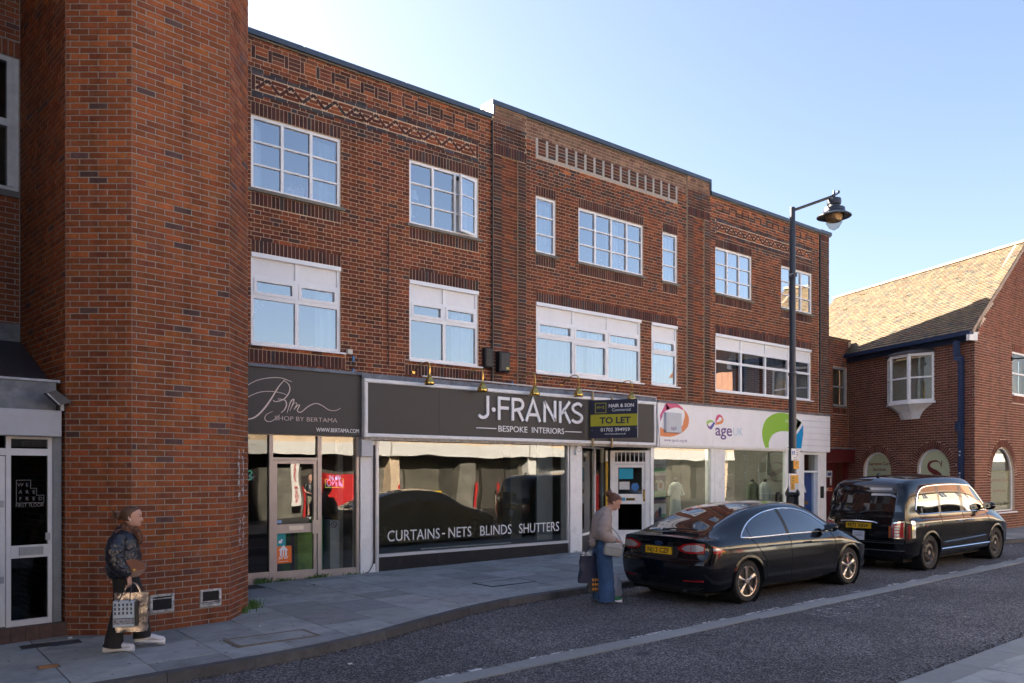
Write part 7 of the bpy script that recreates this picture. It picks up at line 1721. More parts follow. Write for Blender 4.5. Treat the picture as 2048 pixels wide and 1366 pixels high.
def wheel(root, x, y, r, w, kind, side):
    e = MB(); f = -1 if side < 0 else 1
    prof = [(r * .68, -w / 2 + .01), (r * .90, -w / 2), (r * .985, -w / 2 + .03), (r, -w * .2), (r, w * .2), (r * .985, w / 2 - .03), (r * .90, w / 2), (r * .68, w / 2 - .01)]
    e.rings([[(x + q * math.cos(a), y + h, r + q * math.sin(a)) for a in [2 * math.pi * k / 36 for k in range(36)]] for q, h in prof], caps=False); t = e.build('wheel', m_tyre, root, smooth=True, local=True, ang=50)
    yo = y + f * w / 2
    if kind == 'alloy':
        MB().lathe((x, yo - f * .05, r), [(.001, -.006), (r * .70, -.006), (r * .70, .006), (.001, .006)], 30, 'y').build('wheel_pocket', m_rimd, t, local=True)
        b = MB(); rr = r * .70
        b.rings([[(x + q * math.cos(a), yo + f * d, r + q * math.sin(a)) for a in [2 * math.pi * k / 36 for k in range(36)]] for q, d in ((rr, -.05), (rr, -.005), (rr * .94, -.008), (rr * .92, -.03))], caps=False)
        for k in range(5):
            a0 = 2 * math.pi * k / 5 + math.pi / 2
            for sg in (-1, 1):
                P = []
                for q, da, dd in ((.16, .30, -.012), (.55, .20, -.016), (.93, .23, -.010)):
                    P.append((q, a0 + sg * da * .02, dd)); P.append((q, a0 + sg * da, dd - .012))
                pv = lambda q, a, d: (x + rr * q * math.cos(a), yo + f * d, r + rr * q * math.sin(a))
                vs = [pv(*p) for p in P] + [pv(p[0], p[1], p[2] - .03) for p in P]
                b.add(vs, [(0, 2, 3, 1), (2, 4, 5, 3), (0, 6, 8, 2), (2, 8, 10, 4), (1, 3, 9, 7), (3, 5, 11, 9)])
        b.lathe((x, yo - f * .02, r), [(.001, -.012), (rr * .2, -.012), (rr * .17, .012), (.001, .014)] if f > 0 else [(.001, -.014), (rr * .17, -.012), (rr * .2, .012), (.001, .012)], 16, 'y')
        b.build('rim', m_rim, t, local=True)
    else:
        rr = r * .70; b = MB()
        b.rings([[(x + q * math.cos(a), yo + f * d, r + q * math.sin(a)) for a in [2 * math.pi * k / 30 for k in range(30)]] for q, d in ((rr, -.01), (rr * .93, -.03), (rr * .80, -.045), (rr * .62, -.02), (rr * .45, -.02), (rr * .36, -.05), (rr * .2, -.05), (.002, -.045))], caps=False); b.build('rim', m_steelw, t, local=True, smooth=True)
        b = MB()
        for k in range(10):
            a = 2 * math.pi * k / 10; b.lathe((x + rr * .71 * math.cos(a), yo + f * (-.03), r + rr * .71 * math.sin(a)), [(.001, -.006), (rr * .085, -.006), (rr * .085, .006), (.001, .006)], 8, 'y')
        b.build('rim_holes', m_seam, t, local=True)
        MB().lathe((x, yo - f * .035, r), [(.001, -.02), (rr * .18, -.02), (rr * .18, .02), (.001, .02)], 14, 'y').build('hub', m_rim, t, local=True)
    return t
def arch_parts(car, root, m, wd=.05):
    for wx in car.wheels:
        r = car.wr
        for sg in (1, -1):
            A = [RAD(a) for a in range(-22, 203, 6)]; b = MB(); V = []
            for a in A:
                for q in (r + .030, r + .052, r + .085):
                    x, z = wx + q * math.cos(a), max(.20, r + q * math.sin(a)); p = car.side(x, z, .012 if q < r + .08 else .001, 1.6); V.append((p[0], -p[1] * sg if sg == -1 else p[1], p[2]))
            n = len(A)
            b.add(V, [(i * 3 + k, (i + 1) * 3 + k, (i + 1) * 3 + k + 1, i * 3 + k + 1) for i in range(n - 1) for k in range(2)]); b.build('arch_lip', m, root, smooth=True, local=True)
            y0 = car.side(wx, r + .1, 0)[1]; y0 = -y0 if sg == -1 else y0; y1 = y0 * .35; b = MB()
            b.rings([[(wx + (r + .035) * math.cos(a), y, r + (r + .035) * math.sin(a)) for a in [math.pi * 2 * k / 24 for k in range(24)]] for y in (y0 * .985, y1)], caps=False); b.add([(wx + (r + .035) * math.cos(a), y1, r + (r + .035) * math.sin(a)) for a in [math.pi * 2 * k / 24 for k in range(24)]], [tuple(range(24))]); b.build('wheel_well', m_seam, root, local=True)
def rows(spec):                      # a station from its few numbers
    x, w, wb, zb, wr, zr, zc, zlo = spec[:8]; dx = spec[8] if len(spec) > 8 else (lambda y, z: 0)
    ym, zm = (wb * .55 + wr * .45) + .018, (zb * .5 + zr * .5)
    pts = [(0, zlo), (w - .28, zlo), (w - .06, zlo + .05), (w - .004, .46), (w, .66), (w - .012, zb - .11), (wb, zb), (ym, zm), (wr, zr), (wr * .62, zr + (zc - zr) * .68), (0, zc)]
    return [(x + dx(y, z), -y, z) for y, z in pts]   # right-hand flank (-y)
# ---- saloon
zx = interp([(0, .12), (.25, .10), (.40, .02), (.55, 0), (.66, .0), (.70, .035), (.76, .055), (.95, .06), (1.0, .03), (1.03, .025), (1.06, .06), (2, .06)])
def xr1(y, z): return zx(z) + .055 * (abs(y) / .8) ** 2.2 + .10 * max(0, (abs(y) - .62) / .28) ** 2
E_ = lambda y, z: xr1(y, z)
ST1 = [rows((0, .815, .775, .955, .66, 1.012, 1.030, .25, E_)), rows((.10, .885, .825, .975, .66, 1.020, 1.038, .22, lambda y, z: .6 * xr1(y, z))), rows((.40, .935, .865, .985, .64, 1.060, 1.082, .20)), rows((.85, .943, .880, .980, .605, 1.225, 1.262, .19)), rows((1.35, .943, .885, .972, .590, 1.355, 1.405, .19)), rows((1.9, .943, .886, .965, .585, 1.420, 1.482, .19)), rows((2.45, .943, .885, .960, .590, 1.428, 1.497, .19)), rows((2.95, .943, .882, .952, .605, 1.375, 1.455, .19)), rows((3.35, .943, .878, .940, .640, 1.205, 1.275, .19)), rows((3.72, .940, .868, .925, .70, 1.00, 1.045, .19)), rows((4.15, .920, .800, .860, .58, .915, .945, .20)), rows((4.55, .840, .70, .735, .48, .79, .815, .21)), rows((4.74, .62, .52, .60, .34, .63, .645, .24))]
c1 = Car(ST1, (1.02, 3.87), .332, xr1)
X1, Y1 = 11.90, 8.13
r1 = empty('saloon_car', (X1 - 2.445 * 1.0, Y1 + .03, gz(X1 - 2.445) - .002), 'black saloon car with alloy wheels and chrome window line parked at the kerb', 'car', 'cars parked in the bay', rz=RAD(-1.0), ry=-SLOPE)
r1.scale = (1.02, 1, 1)
c1.build_body(r1); arch_parts(c1, r1, m_paint)
for wx in c1.wheels:
    for sd in (-1, 1): wheel(r1, wx, sd * .80, .332, .225, 'alloy', sd)
top1 = sm_interp([(.90, 1.005), (1.02, 1.085), (1.30, 1.225), (1.65, 1.325), (2.05, 1.378), (2.45, 1.380), (2.80, 1.315), (3.10, 1.175), (3.32, 1.02)]); bot1 = interp([(.90, 1.0), (1.1, .985), (2.2, .985), (3.32, .975)])
gl = lambda nm, a, c: c1.panel(nm, lambda x: bot1(x) + .004, lambda x: max(bot1(x) + .008, top1(x) - .004), a, c, m_cglass, r1)
for nm, a, c in (('quarter_window', .915, 1.13), ('rear_door_window', 1.15, 2.07), ('front_door_window', 2.16, 3.30)): c1.mirror_panel(gl(nm, a, c), r1)
for a, c in ((1.13, 1.15), (2.07, 2.16)): c1.mirror_panel(c1.panel('pillar_trim', lambda x: bot1(x), lambda x: top1(x), a, c, m_trim, r1, nx=3), r1)
loop = [(x, top1(x)) for x in np.linspace(.90, 3.32, 40)] + [(x, bot1(x)) for x in np.linspace(3.32, .90, 24)]
c1.line('window_chrome', loop + loop[:1], m_chrome, r1, r=.011, off=.006)
for pts in ([(1.13, .97), (1.30, .80), (1.46, .60), (1.50, .30)], [(2.115, .96), (2.14, .60), (2.12, .30)], [(3.34, .95), (3.42, .75), (3.40, .45), (3.34, .28)], [(1.5, .285), (2.4, .285), (3.34, .285)]): c1.line('door_seam', smooth(pts, 6), m_seam, r1, r=.0045, off=.0005)
c1.line('crease', [(.4, .845), (1.2, .835), (2.2, .825), (3.3, .80)], m_paint, r1, r=.010, off=-.004)
for x in (1.50, 2.48):
    h = MB(); p = [c1.side(x + q, .835, .005 + d) for q, d in ((0, 0), (.03, .028), (.15, .03), (.19, 0))]; h.tube([tuple(v) for v in p], [.010, .013, .013, .010], 6); h.build('door_handle', m_paint, r1, smooth=True, local=True)
# glass of the tailgate, roof
def topgrid(car, u0, u1, v0, m, name, root, off=.005, nu=18, nv=14):
    b = MB(); V = []
    for i in range(nu + 1):
        u = u0 + (u1 - u0) * i / nu; row = [car.S(u, v0 + (car.nv - 1 - v0) * k / nv) for k in range(nv + 1)]
        V += [(p[0], p[1], p[2] + off) for p in row] + [(p[0], -p[1], p[2] + off) for p in row[-2::-1]]
    w = 2 * nv + 1
    b.add(V, [(i * w + k, (i + 1) * w + k, (i + 1) * w + k + 1, i * w + k + 1) for i in range(nu) for k in range(w - 1)]); return b.build(name, m, root, smooth=True, local=True)
topgrid(c1, 2.02, 4.35, 8.12, m_cglass, 'rear_window', r1); topgrid(c1, 7.1, 8.85, 8.15, m_cglass, 'windscreen', r1)
def rearpoly(car, pts, off, m, name, root, n=1):      # a plate on the tail, outline in (y, z), fanned in strips
    b = MB(); ys = [p[0] for p in pts]; K = 12
    lo = sorted([p for p in pts], key=lambda p: p[0])
    V = []; y0, y1 = min(ys), max(ys)
    P = pts + pts[:1]
    def span(y):
        zs = []
        for (a, za), (c, zc) in zip(P[:-1], P[1:]):
            if min(a, c) - 1e-9 <= y <= max(a, c) + 1e-9: zs += [za, zc] if abs(a - c) < 1e-9 else [za + (zc - za) * (y - a) / (c - a)]
        return min(zs), max(zs)
    for i in range(K + 1):
        y = y0 + (y1 - y0) * i / K; a, c = span(y)
        for k in range(4): z = a + (c - a) * k / 3; V.append((car.xr(y, z) - off, y, z))
    nb = len(V); V += [(x + off + .01, y, z) for x, y, z in V]
    fs = [(i * 4 + k, i * 4 + k + 1, (i + 1) * 4 + k + 1, (i + 1) * 4 + k) for i in range(K) for k in range(3)]
    fs += [(i * 4, (i + 1) * 4, (i + 1) * 4 + nb, i * 4 + nb) for i in range(K)] + [(i * 4 + 3, i * 4 + 3 + nb, (i + 1) * 4 + 3 + nb, (i + 1) * 4 + 3) for i in range(K)] + [(k, k + nb, k + 1 + nb, k + 1) for k in range(3)]
    b.add(V, fs); return b.build(name, m, root, local=True)
class Rear:                          # lettering laid on the tail, read from behind
    def __init__(s, x, y, z): s.x, s.y, s.z = x, y, z
    def p(s, u, z, d=0.0): return (s.x - d, s.y - u, s.z + z)
def tail_lamp(sg):
    q = lambda pts: [(sg * y, z) for y, z in pts]
    l = rearpoly(c1, q([(.36, .865), (.48, .925), (.64, .955), (.80, .94), (.80, .80), (.60, .79), (.44, .81)]), .012, m_redl, 'tail_lamp', r1)
    rearpoly(c1, q([(.44, .862), (.52, .905), (.60, .925), (.60, .825), (.50, .825)]), .018, m_clear, 'lamp_lens', l); rearpoly(c1, q([(.615, .925), (.72, .925), (.79, .90), (.79, .845), (.70, .825), (.615, .825)]), .018, m_clear, 'lamp_lens', l)
    for dz in (.835, .915): 
        pass
    return l
tail_lamp(1); tl = tail_lamp(-1)
c1p = c1.panel('lamp_wrap', interp([(.05, .80), (.25, .80), (.46, .825)]), interp([(.05, .945), (.20, .925), (.46, .838)]), .235, .46, m_redl, r1, off=.010); c1p2 = c1.panel('lamp_wrap_lens', interp([(.05, .84), (.4, .84)]), interp([(.05, .90), (.4, .86)]), .235, .36, m_clear, c1p, off=.014)
xp = c1.xr(0, .80)
MB().box(Rear(xp, 0, 0), -.26, .26, .755, .865, -.01, .018).build('number_plate', m_plate, r1, local=True)
text('plate_lettering', 'NJ13 CZF', Rear(xp, 0, 0), 0, .776, .070, .019, m_pk, bpy.data.objects['number_plate'], ext=.001, off=.002, width=.43, local=True)
b = MB(); b.ribbon([(.075 * math.cos(a), .915 + .028 * math.sin(a)) for a in [2 * math.pi * k / 18 for k in range(18)]], .008, Rear(c1.xr(0, .915), 0, 0), .0, .012, closed=True); bd_ = b.build('badge_ring', m_chrome, r1, local=True); MB().poly([(.07 * math.cos(a), .915 + .024 * math.sin(a)) for a in [2 * math.pi * k / 18 for k in range(18)]], Rear(c1.xr(0, .915), 0, 0), .0, .008).build('badge', mat('badge blue', (.012, .02, .07), rough=.3, var=0), bd_, local=True)
text('badge_lettering', 'Ford', Rear(c1.xr(0, .915), 0, 0), 0, .903, .022, .009, m_chrome, bd_, ext=.001, shear=.3, local=True)
rearpoly(c1, [(-.42, .885), (.42, .885), (.36, .72), (-.36, .72)], .0015, m_trim, 'plate_recess', r1)
rearpoly(c1, [(-.78, .295), (.78, .295), (.70, .235), (-.70, .235)], .006, m_trim, 'diffuser', r1)
for sg in (-1, 1): rearpoly(c1, [(sg * .48, .395), (sg * .80, .41), (sg * .80, .385), (sg * .48, .372)], .006, m_redl, 'reflector', r1)
b = MB(); b.tube([tuple((c1.xr(y, .70) - .002, y, .70)) for y in np.linspace(-.8, .8, 20)], .0045, 5); b.build('bumper_seam', m_seam, r1, local=True)
b = MB(); b.tube([(c1.S(1.9, 10)[0] - .02, .18, c1.S(1.9, 10)[2] + .02), (c1.S(2.03, 9.6)[0], .02, c1.S(2.05, 10)[2] + .03), (c1.S(2.08, 9)[0], -.45, c1.S(2.08, 9)[2] + .035)], [.022, .014, .008], 6); b.build('rear_wiper', m_trim, r1, local=True)
def door_mirror(root, car, x, z, s=1.0):
    for sg in (-1, 1):
        y = abs(car.side(x, z, 0)[1]); b = MB(); b.ball((x + .02, sg * (y + .14), z + .06), .085 * s, .115 * s, .075 * s, 12, 8); b.tube([(x, sg * y, z), (x + .02, sg * (y + .08), z + .03)], .022, 6)
        o = b.build('door_mirror', m_paint, root, smooth=True, local=True); b = MB(); b.add([(x - .062 * s, sg * (y + .055), z + .02), (x - .062 * s, sg * (y + .215), z + .02), (x - .062 * s, sg * (y + .215), z + .105 * s), (x - .062 * s, sg * (y + .055), z + .105 * s)], [(0, 1, 2, 3)]); b.build('mirror_glass', m_cglass, o, local=True)
door_mirror(r1, c1, 3.16, .985)
MB().lathe((.16, -.45, .24), [(.03, -.05), (.03, .06), (.024, .06), (.024, -.05)], 10, 'x').build('exhaust', m_chrome, r1, local=True)
b = MB(); b.box(FLAT, .25, 4.55, .16, .26, -.72, .72); b.build('underside', m_seam, r1, local=True)
# ---- taxi
zx2 = interp([(0, .10), (.28, .07), (.42, .01), (.62, 0), (.90, .015), (1.05, .035), (1.12, .07), (1.35, .12), (1.55, .19), (1.68, .27), (1.76, .37), (1.90, .55)])
def xr2(y, z): return zx2(z) + .06 * (abs(y) / .8) ** 2.2 + .12 * max(0, (abs(y) - .60) / .28) ** 2
def rows2(x, w, wb, zb, wr, zr, zc, zlo, dx=lambda y, z: 0):
    ym, zm = wb * .45 + wr * .55 + .035, zb * .42 + zr * .58
    pts = [(0, zlo), (w - .28, zlo), (w - .05, zlo + .05), (w - .004, .50), (w, .74), (w - .004, zb - .14), (wb, zb), (ym, zm), (wr, zr), (wr * .62, zr + (zc - zr) * .66), (0, zc)]
    return [(x + dx(y, z), -y, z) for y, z in pts]
ST2 = [rows2(0, .82, .795, 1.07, .665, 1.655, 1.72, .28, xr2), rows2(.12, .895, .845, 1.085, .700, 1.70, 1.775, .25, lambda y, z: .75 * xr2(y, z)), rows2(.50, .930, .875, 1.09, .715, 1.755, 1.84, .24, lambda y, z: .25 * xr2(y, z)), rows2(1.0, .935, .885, 1.09, .72, 1.785, 1.875, .23), rows2(1.7, .935, .888, 1.085, .725, 1.795, 1.888, .23), rows2(2.4, .935, .888, 1.08, .72, 1.785, 1.882, .23), rows2(2.9, .935, .885, 1.075, .705, 1.735, 1.835, .23), rows2(3.25, .935, .88, 1.07, .70, 1.56, 1.65, .23), rows2(3.62, .935, .875, 1.055, .735, 1.25, 1.32, .23), rows2(3.95, .93, .85, 1.02, .72, 1.10, 1.145, .23), rows2(4.35, .90, .79, .96, .60, 1.04, 1.075, .24), rows2(4.66, .82, .70, .84, .50, .93, .96, .25), rows2(4.82, .62, .54, .66, .36, .70, .72, .28)]
c2 = Car(ST2, (.92, 3.905), .352, xr2)
X2 = 17.86
r2 = empty('taxi', (X2 - 2.41, 8.03, gz(X2 - 2.41)), 'tall black taxi cab with upright rear window parked ahead of the saloon', 'taxi', 'cars parked in the bay', rz=RAD(-1.6), ry=-SLOPE)
r2.scale = (1.02, 1, 1)
c2.build_body(r2); arch_parts(c2, r2, m_paint)
for wx in c2.wheels:
    for sd in (-1, 1): wheel(r2, wx, sd * .795, .352, .225, 'steel', sd)
top2 = sm_interp([(.46, 1.20), (.50, 1.36), (.62, 1.53), (.85, 1.635), (1.3, 1.665), (2.0, 1.67), (2.7, 1.645), (2.95, 1.59), (3.2, 1.42), (3.44, 1.15)], 8); bot2 = sm_interp([(.46, 1.20), (.52, 1.135), (.66, 1.115), (1.4, 1.11), (2.4, 1.10), (3.44, 1.09)], 8)
for nm, a, c in (('quarter_window', .475, 1.33), ('passenger_door_window', 1.43, 2.26), ('front_door_window', 2.42, 3.42)): c2.mirror_panel(c2.panel(nm, lambda x: bot2(x) + .004, lambda x: max(bot2(x) + .006, top2(x) - .004), a, c, m_cglass, r2), r2)
for a, c in ((1.33, 1.43), (2.26, 2.42)): c2.mirror_panel(c2.panel('pillar_trim', lambda x: bot2(x), lambda x: top2(x), a, c, mat('brownish pillar', (.035, .028, .025), rough=.35, var=0, coat=.5), r2, nx=4), r2)
loop = [(x, top2(x)) for x in np.linspace(.46, 3.44, 46)] + [(x, bot2(x)) for x in np.linspace(3.44, .46, 30)]
c2.line('window_chrome', loop + loop[:1], m_chrome, r2, r=.012, off=.006)
for pts in ([(1.38, 1.10), (1.40, .80), (1.36, .60), (1.38, .36)], [(2.34, 1.09), (2.36, .7), (2.35, .34)], [(3.45, 1.06), (3.5, .8), (3.42, .45), (3.36, .34)], [(1.38, .345), (2.4, .335), (3.36, .335)]): c2.line('door_seam', smooth(pts, 6), m_seam, r2, r=.0045, off=.0005)
c2.line('sill_chrome', [(1.34, .30), (2.4, .295), (3.50, .29)], m_chrome, r2, r=.014, off=.012)
c2.line('flank_crease', smooth([(1.45, .52), (2.3, .535), (3.3, .56)], 6), m_paint, r2, r=.022, off=-.006)
for x in (2.05, 2.47):
    h = MB(); p = [c2.side(x + q, .93, .005 + d) for q, d in ((0, 0), (.03, .03), (.20, .03), (.24, 0))]; h.tube([tuple(v) for v in p], [.010, .014, .014, .010], 6); h.build('door_handle', m_chrome, r2, smooth=True, local=True)
rearpoly(c2, [(-.745, 1.17), (.745, 1.17), (.715, 1.36), (.66, 1.54), (.56, 1.635), (-.56, 1.635), (-.66, 1.54), (-.715, 1.36)], .006, m_cglass, 'rear_window', r2)
topgrid(c2, 6.3, 8.35, 8.1, m_cglass, 'windscreen', r2)
for sg in (-1, 1):
    l = rearpoly(c2, [(sg * .60, .965), (sg * .80, 1.0), (sg * .80, .66), (sg * .60, .66)], .012, m_chrome, 'tail_lamp', r2)
    rearpoly(c2, [(sg * .62, .945), (sg * .79, .975), (sg * .79, .68), (sg * .62, .68)], .018, m_redl, 'lamp_lens', l); rearpoly(c2, [(sg * .655, .90), (sg * .735, .915), (sg * .735, .70), (sg * .655, .70)], .023, m_clear, 'lamp_cells', l)
    for k in range(3): rearpoly(c2, [(sg * .655, .755 + k * .055), (sg * .735, .755 + k * .055), (sg * .735, .772 + k * .055), (sg * .655, .772 + k * .055)], .026, m_redl, 'lamp_bar', l)
    rearpoly(c2, [(sg * .545, .90), (sg * .585, .90), (sg * .585, .67), (sg * .545, .67)], .008, m_orl, 'reflector', r2)
c2.panel('lamp_wrap', interp([(.2, .66), (.5, .68)]), interp([(.2, 1.0), (.5, .98)]), .25, .335, m_chrome, r2, off=.010, nx=4)
xp = c2.xr(0, .86)
MB().box(Rear(xp, .06, 0), -.26, .26, .83, .94, -.01, .02).build('number_plate', m_plate, r2, local=True); pl_ = bpy.data.objects['number_plate.001']
text('plate_lettering', 'FE73 XBW', Rear(xp, .06, 0), 0, .850, .070, .021, m_pk, pl_, ext=.001, off=.002, width=.43, local=True)
b = MB(); b.tube(smooth([(xp - .01, .42, .945), (xp - .045, .36, .968), (xp - .05, .05, .975), (xp - .045, -.26, .965), (xp - .01, -.32, .94)], 6), .017, 8); b.build('tailgate_bar', m_chrome, r2, smooth=True, local=True)
pq = MB().box(Rear(c2.xr(0, .72), .05, 0), -.115, .115, .60, .775, -.01, .03).build('licence_plate', mat('licence white', (.58, .62, .68), rough=.45, var=.03), r2, local=True); text('plate_lettering', '132314', Rear(c2.xr(0, .72), .05, 0), 0, .675, .038, .031, m_pk, pq, ext=.001, width=.15, local=True)
for zz, wd in ((.735, .14), (.625, .12)): obox('print_line', Rear(c2.xr(0, .72), .05, 0), -wd / 2, wd / 2, zz, zz + .008, .03, .0315, mat('grey print', (.2, .2, .22), var=0), pq, local=True)
text('badge_lettering', 'LEVC', Rear(c2.xr(0, 1.04), .08, 0), 0, 1.02, .026, .004, m_chrome, r2, ext=.003, spacing=3.2, local=True); obox('badge', Rear(c2.xr(.3, .70), -.18, 0), -.03, .03, .695, .72, .0, .012, m_chrome, r2, local=True)
b = MB(); b.tube([(c2.xr(y, .565) - .004, y, .565) for y in np.linspace(-.80, .80, 20)], .010, 6); b.tube([(c2.xr(y, .60) - .002, y, .60) for y in np.linspace(-.80, .80, 20)], .005, 5); b.build('bumper_seam', m_trim, r2, local=True)
b = MB(); b.tube([(c2.xr(y, .42) - .004, y, .42) for y in np.linspace(-.80, .80, 20)], .007, 6); b.build('bumper_crease', mat('grey trim', (.08, .08, .085), rough=.4, var=0), r2, local=True)
b = MB(); b.tube([(c2.xr(0, 1.14) - .03, .05, 1.13), (c2.xr(.1, 1.2) - .015, -.04, 1.16), (c2.xr(.45, 1.2) - .012, -.42, 1.20)], [.022, .012, .008], 6); b.build('rear_wiper', m_trim, r2, local=True)
for sg in (-1, 1): pass
door_mirror(r2, c2, 3.30, 1.13, 1.15)
b = MB(); b.tube([(.62, 0, 1.85), (.66, 0, 1.90), (.72, 0, 1.91)], [.03, .02, .006], 6); b.build('aerial', m_trim, r2, local=True)
b = MB(); b.box(FLAT, .25, 4.6, .18, .30, -.72, .72); b.build('underside', m_seam, r2, local=True)
c2.line('indicator', [(.72, .88), (.78, .885)], m_redl, r2, r=.012, off=.004)
# ------------------------------------------------------------------ people and what they carry
m_skin = mat('skin', (.52, .30, .22), rough=.55, var=.05, scale=20, spec=.4); m_hair = mat('brown hair', (.085, .042, .022), rough=.5, var=.3, scale=60, bump=.6, bscale=150)
def ring(c, rx, ry, n=16, yaw=0.0, tilt=0.0, f=None):     # an oval slice, x forward, y left; tilt leans it forward
    out = []
    for k in range(n):
        a = 2 * math.pi * k / n; x, y = rx * math.cos(a), ry * math.sin(a)
        if f: q = f(a); x *= q; y *= q
        x2 = x * math.cos(yaw) - y * math.sin(yaw); y2 = x * math.sin(yaw) + y * math.cos(yaw)
        out.append((c[0] + x2 * math.cos(tilt), c[1] + y2, c[2] - x2 * math.sin(tilt)))
    return out
def limb(b, pts, rs, n=12, folds=0.0):                   # a tapering sleeve or leg through points
    P = smooth(pts, 6); Rr = [v[0] for v in smooth([(r, 0) for r in rs], 6)]; N = len(P); rings = []
    up = Vector((0, 1, 0))
    for i in range(N):
        t = (Vector(P[min(i + 1, N - 1)]) - Vector(P[max(i - 1, 0)])).normalized(); a = t.cross(up).normalized(); c = a.cross(t).normalized()
        rings.append([tuple(Vector(P[i]) + (a * math.cos(2 * math.pi * k / n) + c * math.sin(2 * math.pi * k / n)) * Rr[i] * (1 + folds * math.sin(i * 1.9 + 1.3 * math.sin(k * 1.05)))) for k in range(n)])
    return b.rings(rings)
def head(b, c, s, yaw, pitch, n=24):                     # face along +x before yaw; s = height of the head
    L = [(-.50, .20, -.10, .17), (-.46, .36, -.14, .22), (-.40, .40, -.18, .27), (-.32, .40, -.26, .30), (-.25, .405, -.34, .325), (-.20, .42, -.38, .335), (-.14, .43, -.42, .345), (-.06, .42, -.46, .355), (.02, .41, -.49, .365), (.10, .425, -.50, .372), (.20, .42, -.50, .37), (.30, .38, -.47, .345), (.40, .29, -.38, .28), (.47, .17, -.25, .18), (.50, .03, -.10, .06)]
    rings = []; ca, sa, cp, sp = math.cos(yaw), math.sin(yaw), math.cos(pitch), math.sin(pitch)
    tr = lambda x, y, z: (c[0] + s * ((x * cp + z * sp) * ca - y * sa), c[1] + s * ((x * cp + z * sp) * sa + y * ca), c[2] + s * (-x * sp + z * cp))
    for z, fx, bx, hy in L:
        r = []
        for k in range(n):
            a = 2 * math.pi * k / n; x = (fx if math.cos(a) > 0 else -bx) * math.cos(a); y = hy * math.sin(a)
            if k in (0, 1, n - 1):
                if z in (-.20, -.14): x += .085 if k == 0 else .02        # nose tip
                elif z == -.06: x += .05 if k == 0 else .0
                elif z == -.32: x += .03 if k == 0 else .015             # lips
                elif z == -.25: x += -.01
                elif z == -.46: x += .03                                  # chin
            if z in (.02,) and k in (2, n - 2): x -= .035                 # eye hollows
            r.append(tr(x, y, z))
        rings.append(r)
    b.rings(rings)
    for sg in (-1, 1):                                                    # ears
        e = [tr(-.06 + .07 * math.cos(a) , sg * (.36 + .03), -.06 + .11 * math.sin(a)) for a in [2 * math.pi * k / 8 for k in range(8)]]; f = [tr(-.05 + .05 * math.cos(a), sg * .33, -.06 + .09 * math.sin(a)) for a in [2 * math.pi * k / 8 for k in range(8)]]
        b.rings([f, e])
    return tr
def hand(b, wrist, d, up, s, curl=.9, sg=1):             # palm and five bent fingers; d points along the hand
    d = Vector(d).normalized(); up = (Vector(up) - d * Vector(up).dot(d)).normalized(); sd = d.cross(up) * sg; w = Vector(wrist)
    P = lambda a, u, c: tuple(w + (d * a + up * u + sd * c) * s)
    b.rings([[P(a, .16 * h * math.cos(t), ww * math.sin(t)) for t in [2 * math.pi * k / 10 for k in range(10)]] for a, h, ww in ((-.12, .9, .17), (.0, .95, .19), (.25, 1.0, .25), (.48, .85, .26), (.53, .6, .24))])
    for i, (off, ln) in enumerate(((.18, .40), (.065, .45), (-.06, .42), (-.18, .34))):
        p = Vector(P(.46, 0, off)); dirn = d.copy(); pts = [p]; r = []
        for k in range(3):
            ang = curl * (.6 if k == 0 else .9); dirn = (dirn * math.cos(ang) - up * math.sin(ang)).normalized(); upn = up
            p = p + dirn * ln * s * (.45, .33, .25)[k]; pts.append(p)
            up2 = (up * math.cos(ang) + d * math.sin(ang)); up_, d_ = up2, dirn; up = up2
        up = (Vector(P(0, 1, 0)) - w).normalized()
        b.tube([tuple(q) for q in pts], [.058 * s, .055 * s, .05 * s, .04 * s], 6)
    t = [Vector(P(.10, .02, .20)), Vector(P(.28, -.06, .34)), Vector(P(.46, -.16, .36)), Vector(P(.56, -.24, .30))]
    b.tube([tuple(q) for q in t], [.075 * s, .065 * s, .055 * s, .04 * s], 6)
def trainer(name, m, ms, par, x, y, z, yaw, pitch, L=.29):
    ca, sa, cp, sp = math.cos(yaw), math.sin(yaw), math.cos(pitch), math.sin(pitch)
    tr = lambda u, v, w: (x + (u * cp + w * sp) * ca - v * sa, y + (u * cp + w * sp) * sa + v * ca, z - u * sp + w * cp)
    secs = [(-.33, .032, .055, .085), (-.30, .042, .05, .10), (-.15, .045, .045, .105), (.0, .045, .045, .095), (.2, .047, .045, .075), (.4, .053, .045, .06), (.55, .050, .048, .05), (.66, .035, .05, .045), (.69, .012, .05, .03)]
    b = MB(); b.rings([[tr(u * L, hw * math.cos(t), .032 + hh * .5 + hh * .5 * math.sin(t)) for t in [2 * math.pi * k / 12 for k in range(12)]] for u, hw, _, hh in secs]); o = b.build(name, m, par, smooth=True, local=True)
    b = MB(); b.rings([[tr(u * L * 1.04, (hw + .008) * math.cos(t) , .022 + (.022 + (.012 if u < -.1 or u > .5 else 0)) * math.sin(t)) for t in [2 * math.pi * k / 12 for k in range(12)]] for u, hw, _, hh in secs]); b.build('sole', ms, o, smooth=True, local=True)
    return o
